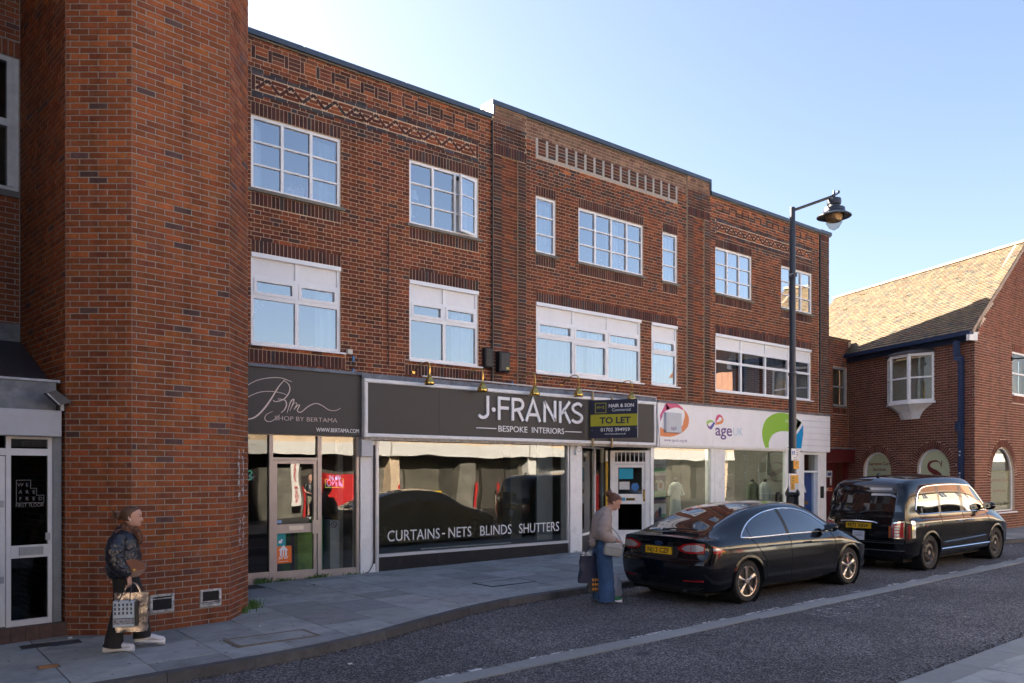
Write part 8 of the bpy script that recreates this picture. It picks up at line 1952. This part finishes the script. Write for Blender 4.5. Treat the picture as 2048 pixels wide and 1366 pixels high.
# ---- walker in the shiny quilted jacket
px_, py_ = onG(250, 1299, PAVE)
w1 = empty('person', (px_, py_, gz(px_) + PAVE), 'woman in shiny black quilted jacket and white trainers walking past the brick tower', 'person', rz=RAD(-24))
H1 = 1.62
b = MB()
tr1 = head(b, (.075, 0, 1.475), .225, 0, .04)
b.rings([ring((.035 + .02 * t, 0, 1.28 + .10 * t), .06, .058, 12) for t in (0, .5, 1)])
b.rings([ring((.0, 0, z), rx, ry, 14) for z, rx, ry in ((.80, .10, .145), (.90, .11, .165), (1.02, .10, .135), (1.18, .11, .15), (1.28, .09, .13), (1.33, .055, .06))])
limb(b, [(0, -.09, .86), (-.03, -.085, .45), (-.115, -.085, .10)], (.085, .06, .04), 10); limb(b, [(0, .09, .86), (.12, .085, .47), (.16, .085, .12)], (.085, .06, .04), 10)
limb(b, [(-.01, -.17, 1.27), (-.03, -.235, 1.02), (.075, -.235, .83)], (.05, .04, .028), 8); limb(b, [(-.01, .17, 1.27), (-.08, .22, 1.03), (-.14, .22, .84)], (.05, .04, .028), 8)
hand(b, (.085, -.235, .825), (.12, 0, -1), (1, 0, .1), .155, .8, 1); hand(b, (-.145, .22, .835), (-.15, 0, -1), (1, 0, 0), .15, .45, -1)
b.build('body', m_skin, w1, local=True, smooth=True, ang=60)
def quilted(name, col):
    m = mat(name, col, rough=.38, var=.05, scale=30, coat=.15, spec=.5)
    n, l = nodes_of(m); bs = n['Principled BSDF']; tc = n.new('ShaderNodeTexCoord')
    nz = n.new('ShaderNodeTexNoise'); nz.inputs['Scale'].default_value = 9; l.new(tc.outputs['Object'], nz.inputs['Vector'])
    mx = n.new('ShaderNodeMix'); mx.data_type = 'RGBA'; mx.inputs[0].default_value = .10; l.new(tc.outputs['Object'], mx.inputs[6]); l.new(nz.outputs['Color'], mx.inputs[7])
    vo = n.new('ShaderNodeTexVoronoi'); vo.feature = 'DISTANCE_TO_EDGE'; vo.inputs['Scale'].default_value = 15; l.new(mx.outputs[2], vo.inputs['Vector'])
    mr = n.new('ShaderNodeMapRange'); mr.inputs[2].default_value = .3; l.new(vo.outputs['Distance'], mr.inputs[0])
    bp = n.new('ShaderNodeBump'); bp.inputs['Strength'].default_value = .5; bp.inputs['Distance'].default_value = .012; l.new(mr.outputs[0], bp.inputs['Height']); l.new(bp.outputs[0], bs.inputs['Normal']); l.new(bp.outputs[0], bs.inputs['Coat Normal']); return m
m_jk = quilted('quilted nylon', (.008, .010, .018))
b = MB(); puff = lambda z: 1 + .035 * math.sin(z * 62)
b.rings([ring((-.01, 0, z), rx * puff(z), ry * puff(z), 24, f=lambda a, z=z: 1 + .03 * math.sin(a * 5 + z * 31)) for z, rx, ry in [(.80, .10, .14), (.81, .155, .20), (.86, .175, .225), (.92, .18, .23), (.98, .178, .228), (1.04, .172, .22), (1.10, .168, .215), (1.16, .16, .21), (1.22, .15, .20), (1.27, .13, .18), (1.31, .10, .13), (1.335, .078, .082), (1.37, .076, .078), (1.375, .06, .06)]])
limb(b, [(-.02, -.155, 1.265), (-.055, -.225, 1.15), (-.04, -.25, 1.0), (.045, -.245, .885), (.075, -.238, .84)], (.085, .10, .095, .075, .045), 14, .05)
limb(b, [(-.02, .155, 1.265), (-.08, .22, 1.10), (-.12, .235, .95), (-.14, .225, .85)], (.085, .10, .09, .05), 14, .05)
b.build('jacket', m_jk, w1, local=True, smooth=True, ang=80)
m_tr = mat('black trousers', (.008, .008, .009), rough=.8, var=.15, scale=8)
b = MB(); b.rings([ring((0, 0, z), rx, ry, 16) for z, rx, ry in ((.70, .12, .17), (.78, .125, .175), (.86, .12, .17))])
limb(b, [(0, -.085, .80), (-.005, -.085, .62), (-.035, -.085, .44), (-.08, -.085, .22), (-.105, -.085, .055)], (.115, .098, .085, .088, .105), 14, .02); limb(b, [(.01, .085, .80), (.075, .085, .62), (.125, .085, .46), (.15, .085, .27), (.165, .085, .115)], (.115, .098, .084, .086, .10), 14, .02)
b.build('trousers', m_tr, w1, local=True, smooth=True, ang=80)
m_shoe = mat('white trainer', (.58, .58, .62), rough=.6, var=.12, scale=25); m_sole = mat('trainer sole', (.62, .62, .64), rough=.55, var=.05)
trainer('trainer', m_shoe, m_sole, w1, -.10, -.085, 0, 0, 0, .30); trainer('trainer', m_shoe, m_sole, w1, .185, .085, .05, .04, .10, .30)
b = MB(); L = []
for z, fx, bx, hy in ((-.20, -.20, .47, .35), (-.05, -.13, .53, .395), (.08, -.04, .56, .40), (.20, .12, .57, .405), (.30, .31, .54, .38), (.40, .32, .45, .31), (.48, .22, .30, .21), (.525, .05, .12, .08)):
    L.append([tr1((fx if math.cos(a) > 0 else bx) * math.cos(a) if not (fx < 0 and math.cos(a) > 0) else fx * abs(math.cos(a)) - .0, hy * math.sin(a), z) for a in [2 * math.pi * k / 20 for k in range(20)]])
b.rings(L); b.ball(tr1(-.62, 0, .02), .038, .036, .042, 10, 7)
for k in range(16): 
    a = R.uniform(0, 6.28); p = Vector(tr1(-.70, 0, .03)); q = p + Vector((-.06 + R.gauss(0, .02), R.gauss(0, .03), R.gauss(.0, .045))); b.tube([tuple(p), tuple(q)], [.006, .002], 4)
b.build('hair', m_hair, w1, local=True, smooth=True, ang=70)
MB().lathe(tr1(-.57, 0, .03), [(.001, -.012), (.022, -.012), (.022, .012), (.001, .012)], 10, 'x').build('hair_clip', m_sgw, w1, local=True)
b = MB(); b.tube([tr1(-.03, -.41, -.08), tr1(.0, -.42, -.20)], [.010, .005], 6); b.build('earbud', m_sgw, w1, local=True)
b = MB(); b.rings([ring((.03, 0, z), rx, ry, 16, tilt=.25, f=lambda a, z=z: 1 + .08 * math.sin(a * 4 + z * 40)) for z, rx, ry in ((1.30, .09, .09), (1.33, .098, .095), (1.37, .088, .085), (1.395, .07, .07))]); limb(b, [(.10, -.02, 1.35), (.145, -.03, 1.27), (.155, -.03, 1.17)], (.035, .04, .025), 8, .1)
b.build('scarf', mat('leopard scarf', (.10, .045, .025), rough=.9, var=.9, scale=45), w1, local=True, smooth=True)
# her face: brow, eye, mouth
b = MB(); b.ball(tr1(.395, -.16, .03), .008, .010, .006, 6, 4); b.tube([tr1(.41, -.09, .105), tr1(.385, -.20, .11)], .004, 5); b.build('eye', mat('eye dark', (.03, .02, .015), rough=.3, var=0), w1, local=True)
b = MB(); b.tube([tr1(.42, -.0, -.31), tr1(.40, -.09, -.30)], .006, 5); b.build('mouth', mat('lip', (.35, .10, .09), rough=.5, var=0), w1, local=True)
# her bags
def put(e, ref): e.location = ref
WX = lambda p: (w1.matrix_world @ Vector(p)) if False else Vector((px_, py_, gz(px_) + PAVE)) + Vector((p[0] * math.cos(RAD(-24)) - p[1] * math.sin(RAD(-24)), p[0] * math.sin(RAD(-24)) + p[1] * math.cos(RAD(-24)), p[2]))
cb = empty('crossbody_bag', WX((.125, -.215, .935)), 'brown saddle bag with round flap on the walking woman', 'handbag', rz=RAD(-24))
pf = [(.125 * math.cos(a), -.0 + .105 * math.sin(a)) for a in [2 * math.pi * k / 24 for k in range(24)]]
b = MB(); b.poly([(u, z * (1 if z < 0 else .75)) for u, z in pf], FLAT, -.035, .035); b.build('pouch', mat('monogram canvas', (.22, .13, .10), rough=.7, var=.5, scale=90), cb, local=True)
b = MB(); b.poly([(u * .98, max(z, -.035 - .02 * (1 - abs(u) / .125)) * .80 + .008) for u, z in pf], FLAT, .036, .046); b.build('flap', mat('tan leather', (.17, .055, .032), rough=.45, var=.06), cb, local=True)
obox('clasp', FLAT, .005, .03, -.03, -.012, .047, .052, m_brass, cb, local=True)
b = MB(); b.tube(smooth([(-.10, -.01, .06), (-.20, -.02, .17), (-.23, .02, .28), (-.19, .10, .385), (-.10, .17, .42)], 6), .011, 5); b.build('strap', mat('brown strap', (.10, .045, .03), rough=.6, var=.05), cb, local=True)
m_foil = mat('rose gold foil', (.36, .30, .26), rough=.28, metal=.7, var=.35, scale=14, bump=.9, bscale=16)
hb_ = WX((.09, -.235, .74))
g = empty('gold_bag', hb_ + Vector((.03, .02, -.50)), 'crinkled rose gold carrier bag in the walking woman\'s hand', 'carrier bag', rz=RAD(-22))
def bagmesh(w, d, h, wt, top=.85, jit=.012):
    b = MB(); rings = []
    for i in range(9):
        t = i / 8; ww = w * (1 - (1 - top) * t) / 2 + R.gauss(0, jit * .3); dd = d * (1 - .55 * t) / 2; r = []
        for k in range(20):
            a = 2 * math.pi * k / 20; x = ww * max(-1, min(1, 1.25 * math.cos(a))); y = dd * max(-1, min(1, 1.25 * math.sin(a))); r.append((x + R.gauss(0, jit), y + R.gauss(0, jit), h * t + R.gauss(0, jit * .5 if 0 < i < 8 else 0)))
        rings.append(r)
    return b.rings(rings)
bagmesh(.30, .12, .42, 0, 1.1, .008).build('bag_body', m_foil, g, local=True, smooth=True, ang=25)
for sy in (-.03, .03): MB().tube(smooth([(-.08, sy, .41), (-.045, sy * .5, .50), (.0, 0, .525), (.05, sy * .5, .50), (.09, sy, .41)], 5), .007, 5).build('bag_handle', m_foil, g, local=True)
pb = empty('printed_bag', hb_ + Vector((-.06, -.075, -.425)), 'small tote printed with pale blue town houses in front of the gold bag', 'tote bag', rz=RAD(-22))
m_pr = mat('pale blue print', (.40, .47, .52), rough=.4, var=.1, scale=20)
MB().bev(FLAT, -.115, .10, 0, .275, -.05, .05, .01).build('bag_body', m_pr, pb, local=True); obox('bag_side', FLAT, .101, .125, .01, .27, -.05, .052, mat('black floral side', (.02, .018, .017), rough=.5, var=.8, scale=60), pb, local=True)
m_prd = mat('printed window', (.035, .04, .06), rough=.5, var=.4, scale=80); m_prl = mat('printed sash', (.55, .6, .62), rough=.5, var=.1)
for i in range(5):
    for k in range(3): obox('print_pane', FLAT, -.10 + i * .039, -.10 + i * .039 + .018, .135 + k * .045, .135 + k * .045 + .03, .05, .0515, m_prd, pb, local=True)
obox('print_band', FLAT, -.112, .098, .088, .098, .05, .0515, m_prd, pb, local=True); obox('print_band', FLAT, -.112, .098, .03, .085, .05, .051, mat('printed shop row', (.22, .22, .24), rough=.5, var=.9, scale=60), pb, local=True)
for sx in (0,): MB().tube(smooth([(-.06, -.052, .27), (-.02, -.03, .36), (.03, .03, .42), (.05, .04, .44)], 5), .006, 5).build('bag_handle', m_blk, pb, local=True); MB().tube(smooth([(.05, -.052, .27), (.055, -.03, .36), (.06, .03, .42)], 5), .006, 5).build('bag_handle', m_blk, pb, local=True)
# ---- shopper looking into her bag by the kerb
qx, qy = onG(1209, 1203)
w2 = empty('person', (qx, qy, gz(qx)), 'woman in taupe jacket and wide blue jeans looking down into a grey shoulder bag', 'person', rz=RAD(-34))
b = MB()
tr2 = head(b, (.16, 0, 1.545), .232, -.12, .62)
limb(b, [(.02, 0, 1.36), (.07, 0, 1.43), (.115, 0, 1.48)], (.06, .058, .056), 12)
b.rings([ring((x, 0, z), rx, ry, 14, tilt=.18) for x, z, rx, ry in ((-.02, .92, .11, .16), (-.02, 1.05, .095, .13), (-.02, 1.2, .11, .15), (0, 1.33, .09, .14), (.03, 1.40, .06, .065))])
limb(b, [(-.02, -.09, .95), (-.01, -.09, .5), (-.01, -.09, .08)], (.09, .06, .04), 10); limb(b, [(-.02, .09, .95), (.0, .09, .5), (.02, .09, .08)], (.09, .06, .04), 10)
limb(b, [(-.0, -.17, 1.33), (-.06, -.245, 1.10), (.10, -.24, .98)], (.05, .04, .028), 8); limb(b, [(-.0, .17, 1.33), (.0, .23, 1.10), (.14, .12, .98)], (.05, .04, .028), 8)
hand(b, (.125, -.235, .965), (.9, .25, -.25), (0, .1, 1), .16, .6, 1); hand(b, (.15, .115, .975), (.8, -.5, -.2), (0, 0, 1), .16, .6, -1)
b.build('body', m_skin, w2, local=True, smooth=True, ang=60)
m_tp = mat('taupe wool', (.30, .245, .225), rough=.9, var=.08, scale=9, bump=.3, bscale=60)
b = MB()
def fold(z): return lambda a: 1 + .05 * math.sin(3 * a + z * 19) + .03 * math.sin(7 * a + z * 37)
b.rings([ring((x, 0, z), rx, ry, 28, tilt=t, f=fold(z)) for x, z, rx, ry, t in ((-.04, .955, .12, .16, .1), (-.055, .96, .175, .215, .1), (-.06, 1.02, .175, .215, .12), (-.055, 1.09, .165, .21, .14), (-.05, 1.16, .16, .21, .16), (-.04, 1.23, .155, .21, .2), (-.02, 1.30, .145, .20, .25), (.0, 1.36, .125, .165, .32), (.025, 1.405, .09, .10, .4), (.045, 1.44, .078, .075, .45), (.055, 1.455, .06, .06, .45))])
limb(b, [(-.0, -.155, 1.33), (-.055, -.235, 1.22), (-.085, -.27, 1.09), (.0, -.275, 1.01), (.10, -.245, .975)], (.085, .100, .100, .085, .055), 16, .07); limb(b, [(0, .155, 1.33), (-.01, .235, 1.18), (.04, .22, 1.05), (.13, .13, .985)], (.085, .10, .09, .055), 14, .06)
limb(b, [(-.20, -.12, .99), (-.215, -.13, .92), (-.20, -.12, .86)], (.05, .06, .03), 8, .2)
b.build('jacket', m_tp, w2, local=True, smooth=True, ang=80)
m_jean = mat('blue denim', (.035, .085, .19), rough=.85, var=.22, scale=5, bump=.3, bscale=180)
b = MB(); b.rings([ring((-.03, 0, z), rx, ry, 18) for z, rx, ry in ((.76, .15, .19), (.86, .15, .19), (.95, .135, .175), (1.0, .125, .165))])
limb(b, [(-.03, -.085, .88), (-.02, -.09, .66), (.0, -.09, .40), (.01, -.09, .18), (.015, -.09, .02)], (.13, .125, .122, .125, .135), 18, .035); limb(b, [(-.03, .085, .88), (-.05, .09, .66), (-.055, .09, .40), (-.05, .09, .18), (-.045, .09, .04)], (.13, .125, .12, .12, .125), 18, .035)
b.build('jeans', m_jean, w2, local=True, smooth=True, ang=80)
b = MB(); limb(b, [(.06, -.252, .985), (.115, -.24, .972)], (.052, .05), 12); b.build('shirt_cuff', mat('blue cuff', (.02, .06, .20), rough=.8, var=.1), w2, local=True, smooth=True)
m_gs = mat('green suede', (.03, .16, .06), rough=.8, var=.15, scale=20)
trainer('trainer', m_gs, m_sole, w2, .06, -.09, 0, -.05, 0, .27); trainer('trainer', m_gs, m_sole, w2, .0, .09, 0, .03, 0, .27)
b = MB(); L = []
for z, fx, bx, hy in ((-.24, -.22, .44, .33), (-.08, -.16, .53, .385), (.08, -.04, .56, .40), (.20, .12, .56, .40), (.30, .32, .53, .38), (.41, .34, .44, .31), (.49, .22, .30, .2), (.53, .05, .12, .08)):
    L.append([tr2((fx if math.cos(a) > 0 else bx) * math.cos(a) if not (fx < 0 and math.cos(a) > 0) else fx * abs(math.cos(a)), hy * math.sin(a) * (1 + .03 * math.sin(5 * a)), z + .02 * math.sin(4 * a)) for a in [2 * math.pi * k / 20 for k in range(20)]])
b.rings(L); b.ball(tr2(-.60, 0, .22), .055, .055, .05, 10, 7); b.ball(tr2(-.66, .05, .30), .035, .03, .03, 8, 6)
for k in range(14): p = Vector(tr2(-.62, 0, .22)); q = p + Vector((R.gauss(0, .045), R.gauss(0, .05), R.gauss(0.02, .04))); b.tube([tuple(p), tuple(q)], [.014, .004], 4)
b.build('hair', mat('reddish brown hair', (.115, .045, .022), rough=.55, var=.35, scale=50, bump=.7, bscale=130), w2, local=True, smooth=True, ang=70)
b = MB(); b.ball(tr2(.39, -.17, .03), .008, .010, .006, 6, 4); b.tube([tr2(.405, -.09, .10), tr2(.38, -.21, .105)], .0045, 5); b.build('eye', mat('eye dark', (.03, .02, .015)), w2, local=True)
b = MB(); b.tube([tr2(.42, 0, -.31), tr2(.40, -.09, -.30)], .006, 5); b.build('mouth', mat('lip', (.35, .10, .09)), w2, local=True)
QX = lambda p: Vector((qx, qy, gz(qx))) + Vector((p[0] * math.cos(RAD(-34)) - p[1] * math.sin(RAD(-34)), p[0] * math.sin(RAD(-34)) + p[1] * math.cos(RAD(-34)), p[2]))
sb = empty('shoulder_bag', QX((.055, -.285, .73)), 'grey shoulder bag held open at the woman\'s hip', 'handbag', rz=RAD(-34), ry=RAD(10))
m_gb = mat('grey leather', (.30, .30, .285), rough=.5, var=.05, scale=10, bump=.2, bscale=70)
b = MB(); rs = []
for z, w, d in ((0, .10, .03), (.015, .135, .05), (.06, .145, .058), (.12, .145, .056), (.17, .135, .05), (.20, .12, .04), (.205, .09, .025)): rs.append([(w * (abs(math.cos(a)) ** .6) * (1 if math.cos(a) > 0 else -1), d * (abs(math.sin(a)) ** .6) * (1 if math.sin(a) > 0 else -1), z) for a in [2 * math.pi * k / 24 for k in range(24)]])
b.rings(rs); b.build('bag_body', m_gb, sb, local=True, smooth=True)
b = MB(); b.tube([(-.135, -.056, .125), (0, -.062, .135), (.135, -.056, .125)], .004, 5); b.build('bag_seam', mat('grey seam', (.16, .16, .15), rough=.6, var=0), sb, local=True)
def strapm(pts, w, nm='strap'):
    b = MB(); P = smooth(pts, 6); V = []
    for p in P: V += [(p[0] - w / 2, p[1], p[2]), (p[0] + w / 2, p[1], p[2]), (p[0] - w / 2, p[1] + .006, p[2]), (p[0] + w / 2, p[1] + .006, p[2])]
    n = len(P); b.add(V, [(i * 4, i * 4 + 1, i * 4 + 5, i * 4 + 4) for i in range(n - 1)] + [(i * 4 + 3, i * 4 + 2, i * 4 + 6, i * 4 + 7) for i in range(n - 1)] + [(i * 4 + 1, i * 4 + 3, i * 4 + 7, i * 4 + 5) for i in range(n - 1)] + [(i * 4 + 2, i * 4, i * 4 + 4, i * 4 + 6) for i in range(n - 1)]); return b.build(nm, m_gb, sb, local=True)
strapm([(.115, -.02, .16), (.10, .05, .26), (.05, .13, .35), (-.03, .2, .42)], .035); strapm([(-.12, .0, .16), (-.135, .06, .24), (-.15, .09, .32)], .04)
nb = empty('navy_bag', QX((-.27, -.02, .30)), 'navy carrier bag with orange print hanging behind the jeans', 'carrier bag', rz=RAD(-28))
m_nv = mat('navy bag', (.014, .018, .045), rough=.5, var=.2, scale=8, bump=.3, bscale=20)
bagmesh(.28, .15, .44, 0, .8, .006).build('bag_body', m_nv, nb, local=True, smooth=True, ang=30)
for sy in (-.03, .03): MB().tube(smooth([(-.06, sy, .43), (.02, sy, .55), (.14, sy * .5, .66)], 5), .008, 5).build('bag_handle', m_nv, nb, local=True)
bagmesh(.16, .10, .05, 0, .7, .012).build('paper_top', mat('white tissue', (.62, .62, .64), rough=.7, var=.1), nb, local=True); bpy.data.objects['paper_top'].location = (-.02, 0, .42)
ob = empty('black_bag', QX((-.17, -.03, .16)), 'smaller black bag with orange leaf print below the navy bag', 'carrier bag', rz=RAD(-30))
bagmesh(.2, .10, .30, 0, .9, .004).build('bag_body', mat('black bag', (.012, .012, .014), rough=.5, var=.1), ob, local=True, smooth=True, ang=30)
m_of = mat('orange print', (.55, .22, .02), rough=.5, var=.2, scale=30); b = MB()
for i in range(3):
    for k in range(3): b.ball((-.03 + k * .04, -.056, .05 + i * .07), .017, .004, .022, 8, 5); b.tube([(-.03 + k * .04, -.056, .02 + i * .07), (-.03 + k * .04, -.056, .05 + i * .07)], .004, 4)
b.build('leaf_print', m_of, ob, local=True, kind='stuff')
wx_, wy_ = onG(1232, 1192); wbg = empty('white_bag', (wx_, wy_, gz(wx_)), 'crumpled white plastic bag standing on the road by the jeans', 'carrier bag', rz=RAD(15))
m_wp = mat('white polythene', (.52, .53, .58), rough=.4, var=.12, scale=9, bump=.6, bscale=18)
b = MB(); rings = []
for i, (t, w, d) in enumerate(((0, .115, .08), (.06, .135, .095), (.14, .13, .09), (.22, .115, .08), (.30, .09, .065), (.36, .06, .045), (.40, .035, .03), (.415, .012, .012))): rings.append([((w * math.cos(a) - t * .12) + R.gauss(0, .008), d * math.sin(a) + R.gauss(0, .008), t + R.gauss(0, .004) * (i > 0)) for a in [2 * math.pi * k / 18 for k in range(18)]])
b.rings(rings).build('bag_body', m_wp, wbg, local=True, smooth=True, ang=28)
# ------------------------------------------------------------------ the sunlit shop row across the street, seen mirrored in glass and paint
YO = -3.6
FO = Frame(60, YO, -1, 0)            # faces +Y: u runs towards -X
def OX(x): return 60 - x
opp = empty('shop_row', (15, YO, .1), 'sunlit brick shop row across the street, mirrored in the shop windows', 'building')
m_ob = mat('sunlit brick', (.62, .47, .31), rough=.9, var=.15, scale=4); m_ow = mat('white fascia board', (.72, .70, .64), rough=.5, var=.04); m_dk2 = mat('shop dark', (.03, .03, .03), rough=.8, var=.1)  # brick made paler than it looks, to bounce warm light into the street
b = MB()
for x0, x1 in ((-22, -14), (-14, 60)): b.box(FO, OX(x1), OX(x0), 3.36, 5.5, -.3, 0)
b.build('upper_wall', m_ob, opp)
wnd = MB(); wfr = MB()
x = -20
while x < 56:
    wnd.box(FO, OX(x + 1.2), OX(x), 4.1, 5.2, -.02, .004); wfr.box(FO, OX(x + 1.25), OX(x + 1.2), 4.05, 5.25, -.02, .03); wfr.box(FO, OX(x), OX(x - .05), 4.05, 5.25, -.02, .03); wfr.box(FO, OX(x + 1.2), OX(x), 5.2, 5.25, -.02, .03); wfr.box(FO, OX(x + 1.2), OX(x), 4.05, 4.1, -.02, .03); wfr.box(FO, OX(x + .62), OX(x + .58), 4.1, 5.2, .004, .03); x += 3.1
wnd.build('upper_glazing', mat('opposite glazing', (.03, .04, .05), rough=.05, var=0), opp); wfr.build('window_surround', m_upvc, opp)
for i, x in enumerate(range(-22, 60, 8)):
    for k in range(3): obox('fascia_board', FO, OX(x + 7.9), OX(x), 2.80 + k * .185, 2.98 + k * .185, 0, .25, m_ow, opp)
obox('fascia_back', FO, OX(60), OX(-22), 2.78, 3.40, -.2, -.001, m_ob, opp)
obox('rear_room', FO, OX(60), OX(-22), 0, 2.9, -1.0, -.8, mat('lit shopfront', (.07, .06, .045), rough=.7, var=.35, scale=1.3), opp)
R2 = random.Random(3); x = -21.0
while x < 58:
    w_ = R2.uniform(.5, 1.9); c_ = R2.choice(((.015, .015, .015), (.05, .045, .035), (.11, .10, .075), (.16, .15, .12), (.03, .025, .02))); obox('shopfront_bay', FO, OX(x + w_), OX(x), R2.choice((.1, .1, .6)), R2.uniform(1.9, 2.6), -.8, -R2.uniform(.2, .7), mat('bay tone %.3f' % c_[0], c_, rough=.6, var=.3, scale=2), opp); x += w_ + R2.choice((0, .1, .6)); obox('shop_ceiling', FO, OX(60), OX(-22), 2.7, 2.78, -3.0, 0, m_dk2, opp)
for x in range(-22, 60, 8): obox('pier', FO, OX(x + .5), OX(x), 0, 2.78, -3, .02, m_ow if x % 3 else m_ob, opp)
b = MB(); b.hexa([FO.p(OX(60), 5.45, -4.5), FO.p(OX(-22), 5.45, -4.5), FO.p(OX(-22), 5.4, .35), FO.p(OX(60), 5.4, .35), FO.p(OX(60), 7.7, -4.6), FO.p(OX(-22), 7.7, -4.6), FO.p(OX(-22), 5.5, .35), FO.p(OX(60), 5.5, .35)]); b.build('roof', mat('opposite tiles', (.20, .14, .10), rough=.85, var=.2, scale=3), opp)
m_redp = mat('red shopfront', (.52, .02, .02), rough=.5, var=.06)
obox('shopfront_panel', FO, OX(16.6), OX(14.9), .3, 2.0, -.3, .03, m_redp, opp); obox('shopfront_panel', FO, OX(26.2), OX(24.2), .1, .95, -.3, .03, m_ow, opp); obox('shopfront_panel', FO, OX(29.5), OX(27.5), .1, 2.1, -.3, .03, mat('dull white door', (.42, .41, .38), rough=.6, var=.05), opp)
for x in (13.9, 18.4, 22.6, 24.1): obox('shopfront_post', FO, OX(x + .09), OX(x), .1, 1.5, .0, .06, m_redp, opp)
setp(obox('yellow_box', FO, OX(20.6), OX(20.1), .55, 1.25, -.2, .2, mat('yellow box', (.75, .48, .0), rough=.5, var=.03)), 'yellow box across the street mirrored in the bare shop window', 'box')
ban = obox('banner', FO, OX(13.75), OX(13.4), .7, 2.5, .03, .06, m_ow, opp)
for i, chx in enumerate('LARGE MENS'):
    if chx != ' ': text('banner_lettering', chx, FO, OX(13.575), 2.32 - i * .165, .13, .062, mat('banner red', (.40, .01, .01), rough=.5, var=0), ban, ext=.001, off=.008)
for s_, z in (('LARGE', 1.15), ('MENS', .92), ('CLOTHING', .69)): text('window_lettering', s_, FO, OX(10.9), z, .17, .01, mat('window red', (.35, .03, .03), rough=.5, var=0), opp, ext=.001, off=.006)
text('fascia_lettering', 'CLEARANCE', FO, OX(11.2), 2.0, .16, .01, m_sgk, opp, ext=.001); text('fascia_lettering', 'Franklins', FO, OX(44.0), 2.86, .42, .255, mat('fascia blue', (.02, .03, .15), rough=.5, var=0), opp, ext=.001, off=.006)
# a taller gabled house further along
b = MB(); b.hexa([(50, -14, 0), (62, -14, 0), (62, -4.6, 0), (50, -4.6, 0), (50, -14, 9.5), (62, -14, 9.5), (62, -4.6, 9.5), (50, -4.6, 9.5)]); b.add([(49.5, -4.3, 9.4), (62.5, -4.3, 9.4), (62.5, -9.3, 14.5), (49.5, -9.3, 14.5), (49.5, -14.3, 9.4), (62.5, -14.3, 9.4)], [(0, 1, 2, 3), (3, 2, 5, 4)])
setp(b.build('gabled_house', mat('far tiles', (.33, .17, .10), rough=.85, var=.2, scale=3)), 'tall tiled house mirrored low in the last top window', 'house')
# the man standing there
mx_, my_ = 13.8, -2.5
w3 = empty('person', (mx_, my_, gz(mx_) + PAVE), 'man in black shirt and camouflage shorts mirrored in the glazed shop door', 'person', rz=RAD(95))
b = MB(); head(b, (.02, 0, 1.62), .23, 0, .1); b.rings([ring((0, 0, z), .055, .055, 10) for z in (1.42, 1.52)]); b.rings([ring((0, 0, z), rx, ry, 12) for z, rx, ry in ((.85, .11, .16), (1.1, .11, .15), (1.35, .11, .17), (1.44, .06, .08))])
for sg in (-1, 1): limb(b, [(0, sg * .1, .9), (.02, sg * .12, .5), (0, sg * .12, .05)], (.09, .062, .045), 10); limb(b, [(0, sg * .19, 1.38), (0, sg * .27, 1.12), (.2, sg * .13, 1.05)], (.055, .045, .03), 8); hand(b, (.2, sg * .13, 1.05), (1, -sg * .6, 0), (0, 0, 1), .16, .6, sg)
b.build('body', m_skin, w3, local=True, smooth=True, ang=60)
b = MB(); b.rings([ring((0, 0, z), rx, ry, 14) for z, rx, ry in ((.88, .13, .18), (1.1, .135, .185), (1.36, .13, .2), (1.45, .07, .09))])
for sg in (-1, 1): limb(b, [(0, sg * .17, 1.38), (0, sg * .26, 1.2)], (.085, .075), 10)
b.build('shirt', m_blk, w3, local=True, smooth=True); b = MB()
for sg in (-1, 1): limb(b, [(0, sg * .085, .92), (.02, sg * .11, .52)], (.125, .11), 12)
b.build('shorts', mat('camouflage', (.20, .19, .13), rough=.9, var=.5, scale=18), w3, local=True, smooth=True)
b = MB(); b.ball((0, 0, 1.68), .09, .085, .07, 12, 8); b.build('hair', m_blk, w3, local=True, smooth=True)
for sg in (-1, 1): trainer('trainer', m_blk, m_sole, w3, .03, sg * .12, 0, 0, 0)
